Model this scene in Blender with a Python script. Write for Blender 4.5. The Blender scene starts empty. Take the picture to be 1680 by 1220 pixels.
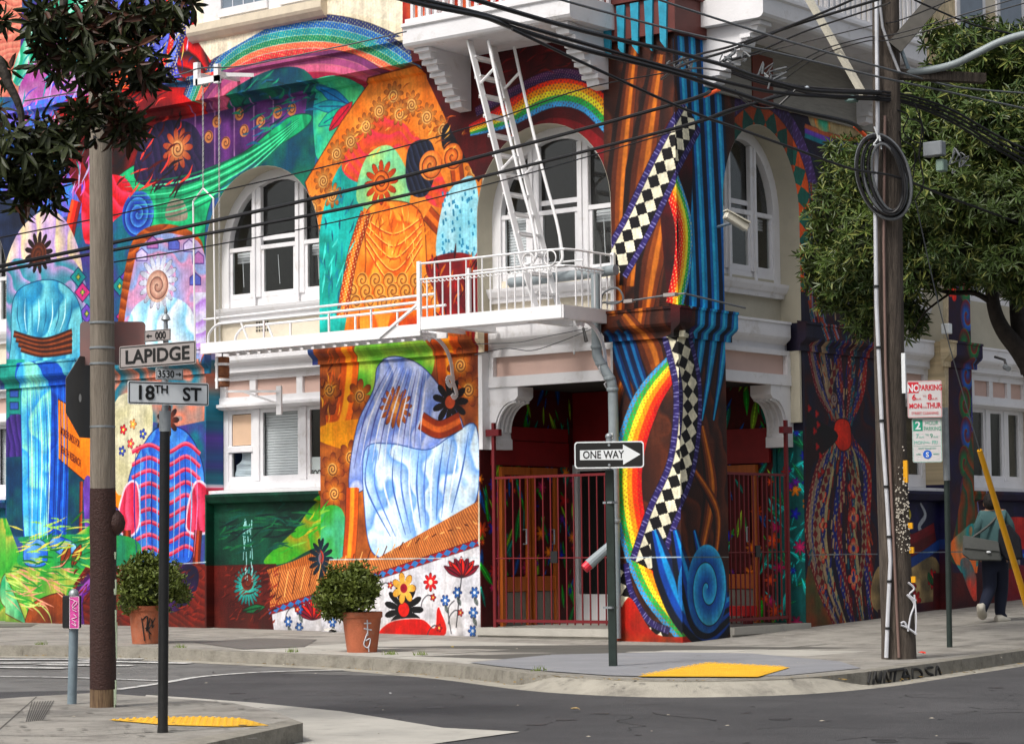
import bpy, bmesh, math, random
import numpy as np
from mathutils import Vector, Matrix
S = bpy.context.scene
COL = S.collection
rng = random.Random(7)
nr = np.random.RandomState(11)

# ------------------------------------------------------------------ camera
CF, CCX, CCY = 3911., 917., 652.          # focal length and principal point, in pixels of the 1680x1220 photograph
PITCH, ROLL, YAW = map(math.radians, (3.67, -.66, -37.70))
cd = np.array([math.sin(YAW)*math.cos(PITCH), math.cos(YAW)*math.cos(PITCH), math.sin(PITCH)])
cr = np.array([math.cos(YAW), -math.sin(YAW), 0.]); cu = np.cross(cr, cd)
CR = cr*math.cos(ROLL)+cu*math.sin(ROLL); CU = -cr*math.sin(ROLL)+cu*math.cos(ROLL)
def ray(x, y): return cd+CR*((x-CCX)/CF)-CU*((y-CCY)/CF)
CAM = -27.*ray(1120, 1055)                # the pier's foot is the origin, 27 m away
cam = bpy.data.cameras.new('camera'); co = bpy.data.objects.new('camera', cam); COL.objects.link(co)
m = Matrix.Identity(4)
for i in range(3):
    m[i][0], m[i][1], m[i][2], m[i][3] = CR[i], CU[i], -cd[i], CAM[i]
co.matrix_world = m
cam.sensor_fit = 'HORIZONTAL'; cam.sensor_width = 36; cam.lens = CF/1680*36
cam.shift_x = -(CCX-840)/1680; cam.shift_y = (CCY-610)/1680
cam.clip_start = .5; cam.clip_end = 800
S.camera = co
# ------------------------------------------------------------------ light
SUN_EL, SUN_AZ = math.radians(52), math.radians(182)   # azimuth measured clockwise from +Y
W = bpy.data.worlds.new('World'); S.world = W; W.use_nodes = True
nt = W.node_tree; nt.nodes.clear()
sky = nt.nodes.new('ShaderNodeTexSky'); sky.sky_type = 'NISHITA'; sky.sun_disc = False
sky.sun_elevation = SUN_EL; sky.sun_rotation = SUN_AZ
sky.air_density = 1.0; sky.dust_density = 6.0; sky.ozone_density = .6
hs = nt.nodes.new('ShaderNodeHueSaturation'); hs.inputs['Saturation'].default_value = .45
bg = nt.nodes.new('ShaderNodeBackground'); bg.inputs[1].default_value = .092
ow = nt.nodes.new('ShaderNodeOutputWorld')
nt.links.new(sky.outputs[0], hs.inputs['Color']); nt.links.new(hs.outputs[0], bg.inputs[0]); nt.links.new(bg.outputs[0], ow.inputs[0])
sl = bpy.data.lights.new('sun', 'SUN'); sl.energy = 1.5; sl.angle = math.radians(11); sl.color = (1, .955, .9)
so = bpy.data.objects.new('sun', sl); COL.objects.link(so)
sdir = Vector((math.sin(SUN_AZ)*math.cos(SUN_EL), math.cos(SUN_AZ)*math.cos(SUN_EL), math.sin(SUN_EL)))
so.rotation_euler = sdir.to_track_quat('Z', 'Y').to_euler()
S.view_settings.view_transform = 'Standard'; S.view_settings.look = 'None'
S.view_settings.exposure = .68; S.view_settings.gamma = 1
S.view_settings.use_curve_mapping = False
S.render.engine = 'CYCLES'; S.cycles.max_bounces = 6; S.cycles.transparent_max_bounces = 12
S.cycles.caustics_reflective = False; S.cycles.caustics_refractive = False

# ------------------------------------------------------------------ measuring helpers (photo pixel -> point on a real plane)
def onX(x, y, c=0.):
    w = ray(x, y); return CAM+w*((c-CAM[1])/w[1])       # plane Y = c (the facade on 18th St)
def onY(x, y, c=0.):
    w = ray(x, y); return CAM+w*((c-CAM[0])/w[0])       # plane X = c (the facade on Lapidge)
def gz(x, y): return .011*max(0., -x)+.034*max(0., y)
def G(x, y, dz=0.):
    w = ray(x, y); z = 0.
    for _ in range(40):
        p = CAM+w*((z+dz-CAM[2])/w[2]); z += .4*(gz(p[0], p[1])-z)
    return p
def D(x, y, d): return CAM+ray(x, y)*d                  # at camera depth d
def DG(x, y, base):                                      # in the depth of a foot point
    return D(x, y, float((np.array(base)-CAM)@cd))
ROAD = -.125

# ------------------------------------------------------------------ materials
MATS = {}
def lin(c):
    c = np.array(c, float); return np.where(c <= .04045, c/12.92, ((c+.055)/1.055)**2.4)
def mat(name, col, rough=.6, var=.12, scale=6., bump=0., bscale=40., metal=0., spec=.4, col2=None, stretch=(1, 1, 1), dirt=None):
    if name in MATS: return MATS[name]
    M = bpy.data.materials.new(name); M.use_nodes = True; MATS[name] = M
    n = M.node_tree; b = n.nodes['Principled BSDF']
    b.inputs['Roughness'].default_value = rough; b.inputs['Metallic'].default_value = metal
    b.inputs['Specular IOR Level'].default_value = spec
    tc = n.nodes.new('ShaderNodeTexCoord'); mp = n.nodes.new('ShaderNodeMapping'); mp.inputs['Scale'].default_value = stretch
    n.links.new(tc.outputs['Object'], mp.inputs[0])
    no = n.nodes.new('ShaderNodeTexNoise'); no.inputs['Scale'].default_value = scale; no.inputs['Detail'].default_value = 6
    no.inputs['Roughness'].default_value = .65
    n.links.new(mp.outputs[0], no.inputs[0])
    mx = n.nodes.new('ShaderNodeMix'); mx.data_type = 'RGBA'
    rp = n.nodes.new('ShaderNodeMapRange'); rp.inputs[1].default_value = .3; rp.inputs[2].default_value = .7
    n.links.new(no.outputs[0], rp.inputs[0]); n.links.new(rp.outputs[0], mx.inputs[0])
    c = np.array(col[:3], float); c2 = np.array(col2[:3], float) if col2 is not None else c*(1+var)
    c1 = c if col2 is not None else c*(1-var)
    mx.inputs[6].default_value = (*c1, 1); mx.inputs[7].default_value = (*np.clip(c2, 0, 1), 1)
    last = mx.outputs[2]
    if dirt:
        dcol, dsc, lo, hi = dirt
        n2 = n.nodes.new('ShaderNodeTexNoise'); n2.inputs['Scale'].default_value = dsc; n2.inputs['Detail'].default_value = 8
        n2.inputs['Roughness'].default_value = .7
        n.links.new(mp.outputs[0], n2.inputs[0])
        r2 = n.nodes.new('ShaderNodeMapRange'); r2.inputs[1].default_value = lo; r2.inputs[2].default_value = hi
        n.links.new(n2.outputs[0], r2.inputs[0])
        m2 = n.nodes.new('ShaderNodeMix'); m2.data_type = 'RGBA'
        n.links.new(r2.outputs[0], m2.inputs[0]); n.links.new(last, m2.inputs[6]); m2.inputs[7].default_value = (*dcol, 1)
        last = m2.outputs[2]
    n.links.new(last, b.inputs['Base Color'])
    if bump:
        nb = n.nodes.new('ShaderNodeTexNoise'); nb.inputs['Scale'].default_value = bscale; nb.inputs['Detail'].default_value = 5
        n.links.new(mp.outputs[0], nb.inputs[0])
        bp = n.nodes.new('ShaderNodeBump'); bp.inputs['Strength'].default_value = bump; bp.inputs['Distance'].default_value = .02
        n.links.new(nb.outputs[0], bp.inputs['Height']); n.links.new(bp.outputs[0], b.inputs['Normal'])
    return M
WHITE = mat('white_paint', (.74, .74, .76), .5, .05, 3, .12, 30, dirt=((.42, .39, .34), 4.5, .56, .86))
WHITEM = mat('white_painted_iron', (.8, .8, .81), .4, .04, 8, dirt=((.36, .24, .15), 13, .64, .8))
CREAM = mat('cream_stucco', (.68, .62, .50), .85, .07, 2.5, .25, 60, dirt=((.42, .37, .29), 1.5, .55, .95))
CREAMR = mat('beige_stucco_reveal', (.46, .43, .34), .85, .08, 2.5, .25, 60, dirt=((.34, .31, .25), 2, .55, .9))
PINK = mat('dusty_pink_panel', (.6, .42, .36), .7, .06, 3, .1, 40, dirt=((.5, .38, .30), 3, .6, .9))
PEACH = mat('peach_board', (.68, .47, .32), .7, .06, 4)
CONC = mat('sidewalk_concrete', (.285, .27, .24), .9, .16, 1.8, .35, 90, dirt=((.11, .10, .088), 2.4, .46, .76))
CONC2 = mat('pale_concrete', (.40, .385, .345), .9, .12, 2.2, .3, 90, dirt=((.22, .21, .185), 3, .55, .85))
RAMPC = mat('blue_grey_ramp_concrete', (.23, .235, .25), .9, .1, 2.5, .25, 90, dirt=((.31, .3, .29), 2, .55, .8))
KERB = mat('kerb_concrete', (.24, .225, .19), .9, .2, 5, .5, 50, dirt=((.09, .08, .06), 6, .5, .8))
ASPH = mat('old_asphalt', (.16, .158, .153), .9, .22, 1.5, .6, 160, dirt=((.085, .083, .08), .9, .5, .72))
ASPHD = mat('new_asphalt', (.062, .061, .064), .82, .22, 60, .9, 150, dirt=((.115, .112, .115), .55, .4, .8))
PAINTW = mat('road_paint_white', (.6, .6, .58), .8, .1, 8, dirt=((.2, .2, .19), 9, .48, .62))
YEL = mat('tactile_yellow', (.72, .40, .02), .6, .12, 3, dirt=((.45, .27, .05), 5, .6, .85))
WOOD = mat('weathered_pole_wood', (.035, .027, .022), .9, .3, 7, 1., 30, stretch=(6, 6, .35), col2=(.15, .122, .098), dirt=((.03, .025, .02), 2.5, .55, .8))
WOOD2 = mat('dark_pole_wood', (.05, .036, .028), .85, .3, 7, .8, 30, stretch=(6, 6, .35), col2=(.15, .105, .075), dirt=((.015, .012, .01), 3, .5, .75))
BROWNP = mat('brown_pole_paint', (.05, .022, .018), .6, .2, 20, .45, 70, spec=.4, dirt=((.2, .17, .15), 90, .7, .78))
BLACKM = mat('black_enamel', (.012, .013, .014), .3, .2, 10, .1, 60, spec=.6, dirt=((.2, .22, .21), 16, .7, .8))
GREENM = mat('dark_green_metal', (.022, .034, .03), .45, .2, 10)
STEEL = mat('galvanised_steel', (.33, .36, .38), .45, .15, 18, metal=.5)
GREYP = mat('grey_drainpipe_paint', (.24, .28, .3), .55, .12, 6, dirt=((.14, .14, .13), 5, .6, .8))
CABLE = mat('black_cable', (.012, .012, .014), .45, .2, 20)
CABLEG = mat('grey_cable', (.12, .13, .14), .5, .2, 20)
REDG = mat('dark_red_gate_paint', (.14, .007, .011), .5, .15, 12)
REDW = mat('deep_red_woodwork', (.22, .006, .008), .55, .15, 5)
ORW = mat('orange_brown_woodwork', (.42, .10, .012), .5, .2, 5, stretch=(4, 4, .5))
TERRA = mat('terracotta', (.42, .12, .055), .8, .16, 7, .4, 60, dirt=((.36, .22, .15), 4, .5, .85))
SOIL = mat('potting_soil', (.03, .022, .016), .95, .3, 20, .6, 60)
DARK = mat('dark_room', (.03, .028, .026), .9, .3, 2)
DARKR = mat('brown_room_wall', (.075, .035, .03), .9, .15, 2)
BLIND = mat('white_blind', (.78, .79, .85), .7, .06, 5)
ALU = mat('sign_back_grey', (.11, .115, .12), .5, .1, 4)
PSIGN = mat('sign_back_dull_red', (.36, .17, .155), .6, .12, 3, col2=(.2, .17, .17))
ORANGE = mat('orange_plastic', (.7, .09, .02), .5)
YELP = mat('yellow_plastic', (.75, .36, .01), .4, .08, 3)
SIGNW = mat('sign_white', (.74, .78, .8), .4, .04, 5)
SIGNG = mat('sign_shaded_grey', (.33, .30, .29), .4, .04, 5)  # grey carries the LAPIDGE plates' shade in its colour; junction boxes reuse it
BLK = mat('sign_black', (.01, .01, .01), .45)
INKR = mat('sign_red', (.62, .02, .04), .45); INKG = mat('sign_green', (.01, .3, .18), .45); INKB = mat('sign_blue', (.02, .13, .6), .45)
INKR2 = mat('faded_red_ink', (.62, .16, .18), .5); INKG2 = mat('faded_green_ink', (.12, .48, .38), .5)
MAGENTA = mat('magenta_sticker', (.55, .02, .28), .5, .2, 18, col2=(.75, .12, .42))
SPRAYK = mat('black_spray_paint', (.015, .015, .015), .7); SPRAYW = mat('white_spray_paint', (.55, .56, .6), .7)
def glass():
    M = bpy.data.materials.new('window_glass'); M.use_nodes = True; n = M.node_tree; n.nodes.clear()
    o = n.nodes.new('ShaderNodeOutputMaterial'); t = n.nodes.new('ShaderNodeBsdfTransparent'); g = n.nodes.new('ShaderNodeBsdfGlossy')
    g.inputs['Roughness'].default_value = .02; t.inputs[0].default_value = (.95, .97, .96, 1)
    lw0 = n.nodes.new('ShaderNodeLayerWeight'); pw = n.nodes.new('ShaderNodeMath'); pw.operation = 'POWER'; pw.inputs[1].default_value = 4; n.links.new(lw0.outputs['Facing'], pw.inputs[0])
    lw = n.nodes.new('ShaderNodeMath'); lw.operation = 'MULTIPLY_ADD'; lw.inputs[1].default_value = .8; lw.inputs[2].default_value = .05; n.links.new(pw.outputs[0], lw.inputs[0])
    x = n.nodes.new('ShaderNodeMixShader'); n.links.new(lw.outputs[0], x.inputs[0])
    n.links.new(t.outputs[0], x.inputs[1]); n.links.new(g.outputs[0], x.inputs[2]); n.links.new(x.outputs[0], o.inputs[0])
    return M
GLASS = glass()

# ------------------------------------------------------------------ object helpers
def tag(o, label=None, cat=None, group=None, kind=None):
    if label: o['label'] = label
    if cat: o['category'] = cat
    if group: o['group'] = group
    if kind: o['kind'] = kind
    return o
def link(name, me, parent=None, loc=None, M=None):
    o = bpy.data.objects.new(name, me); COL.objects.link(o)
    if M is not None: o.matrix_world = M
    elif loc is not None: o.location = loc
    if parent is not None:
        o.parent = parent; o.matrix_parent_inverse = parent_world(parent).inverted()
    return o
def parent_world(p):
    Mx = p.matrix_basis.copy()
    while p.parent: Mx = p.parent.matrix_basis @ (p.matrix_parent_inverse @ Mx); p = p.parent
    return Mx
def thing(name, loc, label, cat, group=None):
    o = bpy.data.objects.new(name, None); COL.objects.link(o); o.location = [float(v) for v in loc]
    o.empty_display_size = .2
    return tag(o, label, cat, group)
class MB:
    def __init__(s): s.v = []; s.f = []
    def add(s, vs, fs):
        k = len(s.v); s.v += [tuple(map(float, p)) for p in vs]; s.f += [tuple(i+k for i in f) for f in fs]; return s
    def box(s, a, b):
        x0, x1 = sorted((a[0], b[0])); y0, y1 = sorted((a[1], b[1])); z0, z1 = sorted((a[2], b[2]))
        return s.add([(x0, y0, z0), (x1, y0, z0), (x1, y1, z0), (x0, y1, z0), (x0, y0, z1), (x1, y0, z1), (x1, y1, z1), (x0, y1, z1)],
                     [(3, 2, 1, 0), (4, 5, 6, 7), (0, 1, 5, 4), (1, 2, 6, 5), (2, 3, 7, 6), (3, 0, 4, 7)])
    def prism(s, poly, d):   # polygon points (3-D) swept by vector d
        n = len(poly); P = [np.array(p, float) for p in poly]; d = np.array(d, float)
        return s.add(P+[p+d for p in P], [tuple(range(n))[::-1], tuple(range(n, 2*n))]+[(i, (i+1) % n, n+(i+1) % n, n+i) for i in range(n)])
    def tube(s, pts, r, n=8, closed=False, caps=True):
        P = [np.array(p, float) for p in pts]; R = r if hasattr(r, '__len__') else [r]*len(P); N = len(P)
        if N < 2: return s
        T = []
        for i in range(N):
            if closed: t = P[(i+1) % N]-P[i-1]
            else: t = P[min(i+1, N-1)]-P[max(i-1, 0)]
            T.append(t/(np.linalg.norm(t)+1e-9))
        u = np.cross(T[0], (0, 0, 1.)); 
        if np.linalg.norm(u) < .1: u = np.cross(T[0], (1., 0, 0))
        u /= np.linalg.norm(u); vs = []
        for i in range(N):
            u = u-T[i]*(u@T[i]); u /= np.linalg.norm(u)+1e-9; w = np.cross(T[i], u)
            for k in range(n):
                a = 2*math.pi*k/n; vs.append(P[i]+(u*math.cos(a)+w*math.sin(a))*R[i])
        fs = []
        for i in range(N if closed else N-1):
            j = (i+1) % N
            for k in range(n): fs.append((i*n+k, i*n+(k+1) % n, j*n+(k+1) % n, j*n+k))
        if caps and not closed: fs += [tuple(range(n))[::-1], tuple(range((N-1)*n, N*n))]
        return s.add(vs, fs)
    def bar(s, a, b, w, h, up=(0, 0, 1)):   # rectangular bar from a to b
        a, b = np.array(a, float), np.array(b, float); t = (b-a)/np.linalg.norm(b-a); u = np.cross(t, up)
        if np.linalg.norm(u) < 1e-3: u = np.cross(t, (1, 0, 0))
        u /= np.linalg.norm(u); v = np.cross(u, t); q = []
        for p in (a, b):
            for i, j in ((-1, -1), (1, -1), (1, 1), (-1, 1)): q.append(p+u*w/2*i+v*h/2*j)
        return s.add(q, [(0, 1, 2, 3), (7, 6, 5, 4), (0, 4, 5, 1), (1, 5, 6, 2), (2, 6, 7, 3), (3, 7, 4, 0)])
    def lathe(s, c, prof, n=24):
        vs = []; N = len(prof)
        for r, z in prof:
            for k in range(n):
                a = 2*math.pi*k/n; vs.append((c[0]+r*math.cos(a), c[1]+r*math.sin(a), c[2]+z))
        fs = [(i*n+k, i*n+(k+1) % n, (i+1)*n+(k+1) % n, (i+1)*n+k) for i in range(N-1) for k in range(n)]
        fs += [tuple(range(n))[::-1], tuple(range((N-1)*n, N*n))]
        return s.add(vs, fs)
    def mesh(s, name, m, smooth=False, bevel=0):
        me = bpy.data.meshes.new(name); me.from_pydata(s.v, [], s.f)
        bm = bmesh.new(); bm.from_mesh(me); bmesh.ops.recalc_face_normals(bm, faces=bm.faces)
        if bevel: bmesh.ops.bevel(bm, geom=bm.edges[:], offset=bevel, segments=1, affect='EDGES', clamp_overlap=True)
        bm.to_mesh(me); bm.free()
        if smooth:
            me.shade_smooth()
            try: me.set_sharp_from_angle(angle=math.radians(45))
            except Exception: pass
        if m: me.materials.append(m)
        return me
    def build(s, name, m, parent=None, smooth=False, bevel=0):
        return link(name, s.mesh(name, m, smooth, bevel), parent)
def spline(pts, n=8, closed=False):
    P = [np.array(p, float) for p in pts]; N = len(P); out = []
    rngN = N if closed else N-1
    for i in range(rngN):
        if closed: a, b, c, d = P[i-1], P[i], P[(i+1) % N], P[(i+2) % N]
        else: a, b, c, d = P[max(i-1, 0)], P[i], P[i+1], P[min(i+2, N-1)]
        for k in range(n):
            t = k/n; out.append(.5*((2*b)+(c-a)*t+(2*a-5*b+4*c-d)*t*t+(3*b-a-3*c+d)*t**3))
    if not closed: out.append(P[-1])
    return out
# ------------------------------------------------------------------ mural painter: fills a colour map in wall metres
PXM = 1/118.                              # roughly one photo pixel in metres on the walls
def vnoise(h, w, cell, seed):
    r = np.random.RandomState(seed); gh, gw = int(h/cell)+3, int(w/cell)+3
    g = r.rand(gh, gw); y = np.arange(h)/cell; x = np.arange(w)/cell
    yi = y.astype(int); xi = x.astype(int); fy = (y-yi)[:, None]; fx = (x-xi)[None, :]
    fy = fy*fy*(3-2*fy); fx = fx*fx*(3-2*fx)
    return (g[np.ix_(yi, xi)]*(1-fy)*(1-fx)+g[np.ix_(yi+1, xi)]*fy*(1-fx)+g[np.ix_(yi, xi+1)]*(1-fy)*fx+g[np.ix_(yi+1, xi+1)]*fy*fx)
class Canvas:
    def __init__(s, plane, c, u0, u1, z0, z1, res=115):
        s.plane, s.c, s.u0, s.z0, s.res = plane, c, u0, z0, res
        s.w = int((u1-u0)*res); s.h = int((z1-z0)*res); s.u1 = u0+s.w/res; s.z1 = z0+s.h/res
        s.img = np.zeros((s.h, s.w, 3), np.float32); s.off = (0., 0.)
    def uv(s, p):
        if s.plane == 'X': q = onX(p[0], p[1], s.c); return ((q[0]-s.u0)*s.res, (q[2]-s.z0)*s.res)
        q = onY(p[0], p[1], s.c); return ((q[1]-s.u0)*s.res, (q[2]-s.z0)*s.res)
    def pts(s, P): return np.array([s.uv(p) for p in P])
    def win(s, T, pad):
        x0, y0 = np.floor(T.min(0)-pad).astype(int); x1, y1 = np.ceil(T.max(0)+pad).astype(int)
        x0, y0, x1, y1 = max(x0, 0), max(y0, 0), min(x1, s.w), min(y1, s.h)
        if x1 <= x0 or y1 <= y0: return None
        return x0, y0, x1, y1
    def blend(s, b, a, col):
        x0, y0, x1, y1 = b; v = s.img[y0:y1, x0:x1]; v += (col-v)*a[..., None]
    def seg(s, X, Y, T, closed=False):      # distance, signed side and arc position to a polyline
        best = np.full(X.shape, 1e9, np.float32); side = np.zeros_like(best); arc = np.zeros_like(best); L = 0
        n = len(T)
        for i in range(n if closed else n-1):
            a, b = T[i], T[(i+1) % n]; d = b-a; l = math.hypot(*d)
            if l < 1e-6: continue
            t = np.clip(((X-a[0])*d[0]+(Y-a[1])*d[1])/(l*l), 0, 1)
            dx = X-a[0]-t*d[0]; dy = Y-a[1]-t*d[1]; q = np.hypot(dx, dy); k = q < best
            best = np.where(k, q, best); side = np.where(k, np.sign(d[0]*dy-d[1]*dx), side); arc = np.where(k, L+t*l, arc); L += l
        return best, side, arc
    def poly(s, P, c, c2=None, smooth=True, line=None, lw=1.6, folds=0, fdir=(1, 0), fseed=1, grad=None):
        T = s.pts(P)
        if smooth: T = np.array(spline(T, 6, True))
        b = s.win(T, 3)
        if b is None: return
        x0, y0, x1, y1 = b; Y, X = np.mgrid[y0:y1, x0:x1].astype(np.float32)
        ins = np.zeros(X.shape, bool); n = len(T)
        for i in range(n):
            ax, ay = T[i]; bx, by = T[(i+1) % n]
            if ay == by: continue
            k = ((ay > Y) != (by > Y)) & (X < (bx-ax)*(Y-ay)/(by-ay)+ax); ins ^= k
        d, _, _ = s.seg(X, Y, T, True)
        a = np.clip(np.where(ins, d, -d)+.5, 0, 1)
        col = np.broadcast_to(np.array(c, np.float32), (*X.shape, 3)).copy()
        if c2 is not None:
            c2 = np.array(c2, np.float32)
            if folds:
                ph = (X*fdir[0]+Y*fdir[1])/s.res*folds; w = (vnoise(s.h, s.w, s.res*.62, fseed)[y0:y1, x0:x1]-.5)*2.2+(vnoise(s.h, s.w, s.res*.2, fseed+1)[y0:y1, x0:x1]-.5)*.7
                f = (ph+w) % 1; f = np.where(f < .82, f/.82, (1-f)/.18)**1.3
            elif grad:
                q = s.pts([grad[0], grad[1]]); dd = q[1]-q[0]; f = np.clip(((X-q[0][0])*dd[0]+(Y-q[0][1])*dd[1])/(dd@dd), 0, 1)
            else: f = np.clip((vnoise(s.h, s.w, s.res*.3, fseed)[y0:y1, x0:x1]*.6+vnoise(s.h, s.w, s.res*.13, fseed+3)[y0:y1, x0:x1]*.4-.25)*2., 0, 1)
            col += (c2-col)*f[..., None]
        s.blend(b, a, col)
        if line is not None:
            s.blend(b, np.clip(lw*.5+.5-d, 0, 1)*.85, np.array(line, np.float32))
    def band(s, P, wpx, cols, lines=None, smooth=True, taper=None, check=None, dots=None):
        T = s.pts(P)
        if smooth: T = np.array(spline(T, 8))
        W = wpx*PXM*s.res; b = s.win(T, W/2+2)
        if b is None: return
        x0, y0, x1, y1 = b; Y, X = np.mgrid[y0:y1, x0:x1].astype(np.float32)
        d, sd, arc = s.seg(X, Y, T); L = np.hypot(*np.diff(T, axis=0).T).sum()
        Wv = W*np.interp(arc/L, [i/(len(taper)-1) for i in range(len(taper))], taper) if taper else np.full(X.shape, W)
        a = np.clip(Wv/2-d+.5, 0, 1); cap = (arc > .01) & (arc < L-.01); a = a*cap
        v = np.clip(.5+sd*d/Wv, 0, .9999)
        n = len(cols); C = np.array(cols, np.float32)
        if check:
            cs = check*PXM*s.res; r = (np.floor(arc/cs*.62+v*check_rows(check, wpx)*.5)+np.floor(arc/cs*.62-v*check_rows(check, wpx)*.5)).astype(int) % 2
            col = np.where(r[..., None] == 0, C[0], C[1])
        else:
            i = np.minimum((v*n).astype(int), n-1); fr = v*n-i; col = C[i].copy()
            j = np.clip(np.where(fr > .5, i+1, i-1), 0, n-1); k = (np.clip(abs(fr-.5)*2-.75, 0, .25)*2)[..., None]
            col += (C[j]-col)*k
            if lines is not None:
                k = np.clip(1-(np.minimum(fr, 1-fr)*Wv/n), 0, 1)*((v*n > .5) & (v*n < n-.5))
                col += (np.array(lines, np.float32)-col)*(k*.8)[..., None]
        if dots:
            dc, per = dots; q = np.sin(arc/(per*PXM*s.res)*2*math.pi)*np.sin(v*n*2*math.pi+arc*.2)
            col += (np.array(dc, np.float32)-col)*np.clip(q*3-1.2, 0, .75)[..., None]
        s.blend(b, a, col)
        if wpx > 7: s.blend(b, np.clip(1.1-abs(d-Wv/2), 0, 1)*.5*cap, np.array((.06, .03, .08), np.float32))
    def spiral(s, x, y, r, c, c2, turns=2.5, line=(.2, .08, .05), asp=1.):
        T = s.uv((x, y)); R = r*PXM*s.res; b = s.win(np.array([T]), R+2)
        if b is None: return
        x0, y0, x1, y1 = b; Y, X = np.mgrid[y0:y1, x0:x1].astype(np.float32)
        dx = (X-T[0])/asp; dy = Y-T[1]; q = np.hypot(dx, dy); th = np.arctan2(dy, dx)
        f = (q/R*turns-th/(2*math.pi)) % 1
        col = np.array(c, np.float32)+(np.array(c2, np.float32)-np.array(c, np.float32))*(f**1.5)[..., None]
        col = col+(np.array(line, np.float32)-col)*np.clip(1-np.minimum(f, 1-f)*R/turns*.8, 0, 1)[..., None]
        s.blend(b, np.clip(R-q+.5, 0, 1), col)
    def petals(s, x, y, r, n, c, c2, core=None, rot=0., line=(.1, .04, .06)):
        T = s.uv((x, y)); R = r*PXM*s.res; b = s.win(np.array([T]), R+2)
        if b is None: return
        x0, y0, x1, y1 = b; Y, X = np.mgrid[y0:y1, x0:x1].astype(np.float32)
        dx = X-T[0]; dy = Y-T[1]; q = np.hypot(dx, dy)/R; th = np.arctan2(dy, dx)+rot
        e = abs(np.cos(th*n/2))**.6; lim = .35+.65*e
        col = np.array(c, np.float32)+(np.array(c2, np.float32)-np.array(c, np.float32))*np.clip(q*1.3-.2, 0, 1)[..., None]
        col = col+(np.array(line, np.float32)-col)*np.clip(1-abs(lim-q)*R*.7, 0, 1)[..., None]
        s.blend(b, np.clip((lim-q)*R+.5, 0, 1), col)
        if core is not None: s.blend(b, np.clip((.28-q)*R+.5, 0, 1), np.array(core, np.float32))
    def leaf(s, x, y, l, w, ang, c, c2=(0, .1, .05)):
        ca, sa = math.cos(ang), math.sin(ang); P = []
        for t, k in ((0, 0), (.3, .8), (.6, 1), (.85, .5), (1, 0), (.85, -.5), (.6, -1), (.3, -.8)):
            P.append((x+l*t*ca-w*k*sa/2, y-l*t*sa-w*k*ca/2))
        s.poly(P, c, line=c2, lw=1.2)
        s.band([(x, y), (x+l*.85*ca, y-l*.85*sa)], 1.6, [c2], smooth=False)
    def hatch(s, P, c, c2, ang, per, line=None):
        s.poly(P, c, c2, smooth=False, folds=1/(per*PXM), fdir=(math.cos(ang), math.sin(ang)), line=line)
    def finish(s, name, coat=True):
        n = vnoise(s.h, s.w, s.res*.12, 5)*.5+vnoise(s.h, s.w, s.res*.03, 6)*.3+vnoise(s.h, s.w, s.res*.8, 7)*.4
        n2 = vnoise(s.h, s.w, 2.2, 9)
        img = s.img*(1+(n-.6)*.32+(n2-.5)*.10)[..., None]
        g = img.mean(2, keepdims=True); img = np.clip(g+(img-g)*1.04, 0, 1)**1.05
        st = vnoise(s.h, s.w, s.res*.035, 15)[:, :]; st = np.stack([vnoise(s.h//14+2, s.w, 2.5, 16)[np.minimum(np.arange(s.h)//14, s.h//14+1)]], 0)[0]
        img = np.clip(img*(1+(st-.5)*.13)[..., None]+((vnoise(s.h, s.w, s.res*.5, 17) > .72)*.03*vnoise(s.h, s.w, 4, 18))[..., None], 0, 1)
        zz = (np.arange(s.h)/s.res+s.z0)[:, None]; gr = np.clip((.42-zz)/.42, 0, 1)*vnoise(s.h, s.w, s.res*.1, 19)*.55; img = img*(1-gr[..., None])+np.array((.2, .17, .13))*gr[..., None]
        im = bpy.data.images.new(name, s.w, s.h, alpha=False)
        px = np.ones((s.h, s.w, 4), np.float32); px[..., :3] = img
        im.pixels.foreach_set(px.ravel()); im.pack()
        M = bpy.data.materials.new(name); M.use_nodes = True; nn = M.node_tree; b = nn.nodes['Principled BSDF']
        t = nn.nodes.new('ShaderNodeTexImage'); t.image = im; t.extension = 'EXTEND'; nn.links.new(t.outputs[0], b.inputs['Base Color'])
        b.inputs['Roughness'].default_value = .62; b.inputs['Specular IOR Level'].default_value = .3
        tc = nn.nodes.new('ShaderNodeTexCoord'); nb = nn.nodes.new('ShaderNodeTexNoise'); nb.inputs['Scale'].default_value = 55; nb.inputs['Detail'].default_value = 5
        bp = nn.nodes.new('ShaderNodeBump'); bp.inputs['Strength'].default_value = .3; bp.inputs['Distance'].default_value = .01
        nn.links.new(tc.outputs['Object'], nb.inputs[0]); nn.links.new(nb.outputs[0], bp.inputs['Height']); nn.links.new(bp.outputs[0], b.inputs['Normal'])
        s.mat = M; return M
    def apply(s, me):                         # world position -> uv
        uv = me.uv_layers.new(name='uv'); co = np.zeros(len(me.vertices)*3, np.float32); me.vertices.foreach_get('co', co); co = co.reshape(-1, 3)
        li = np.zeros(len(me.loops), np.int32); me.loops.foreach_get('vertex_index', li); P = co[li]
        u = P[:, 0] if s.plane == 'X' else P[:, 1]; o = P[:, 1] if s.plane == 'X' else -P[:, 0]
        u = u+np.where(True, (o-(s.c if s.plane == 'X' else -s.c))*-.35, 0)*0
        q = np.stack([(u-s.u0)/(s.u1-s.u0), (P[:, 2]-s.z0)/(s.z1-s.z0)], 1).astype(np.float32)
        uv.data.foreach_set('uv', q.ravel()); me.materials.clear(); me.materials.append(s.mat)
def check_rows(check, wpx): return max(2, round(wpx/check))
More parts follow.
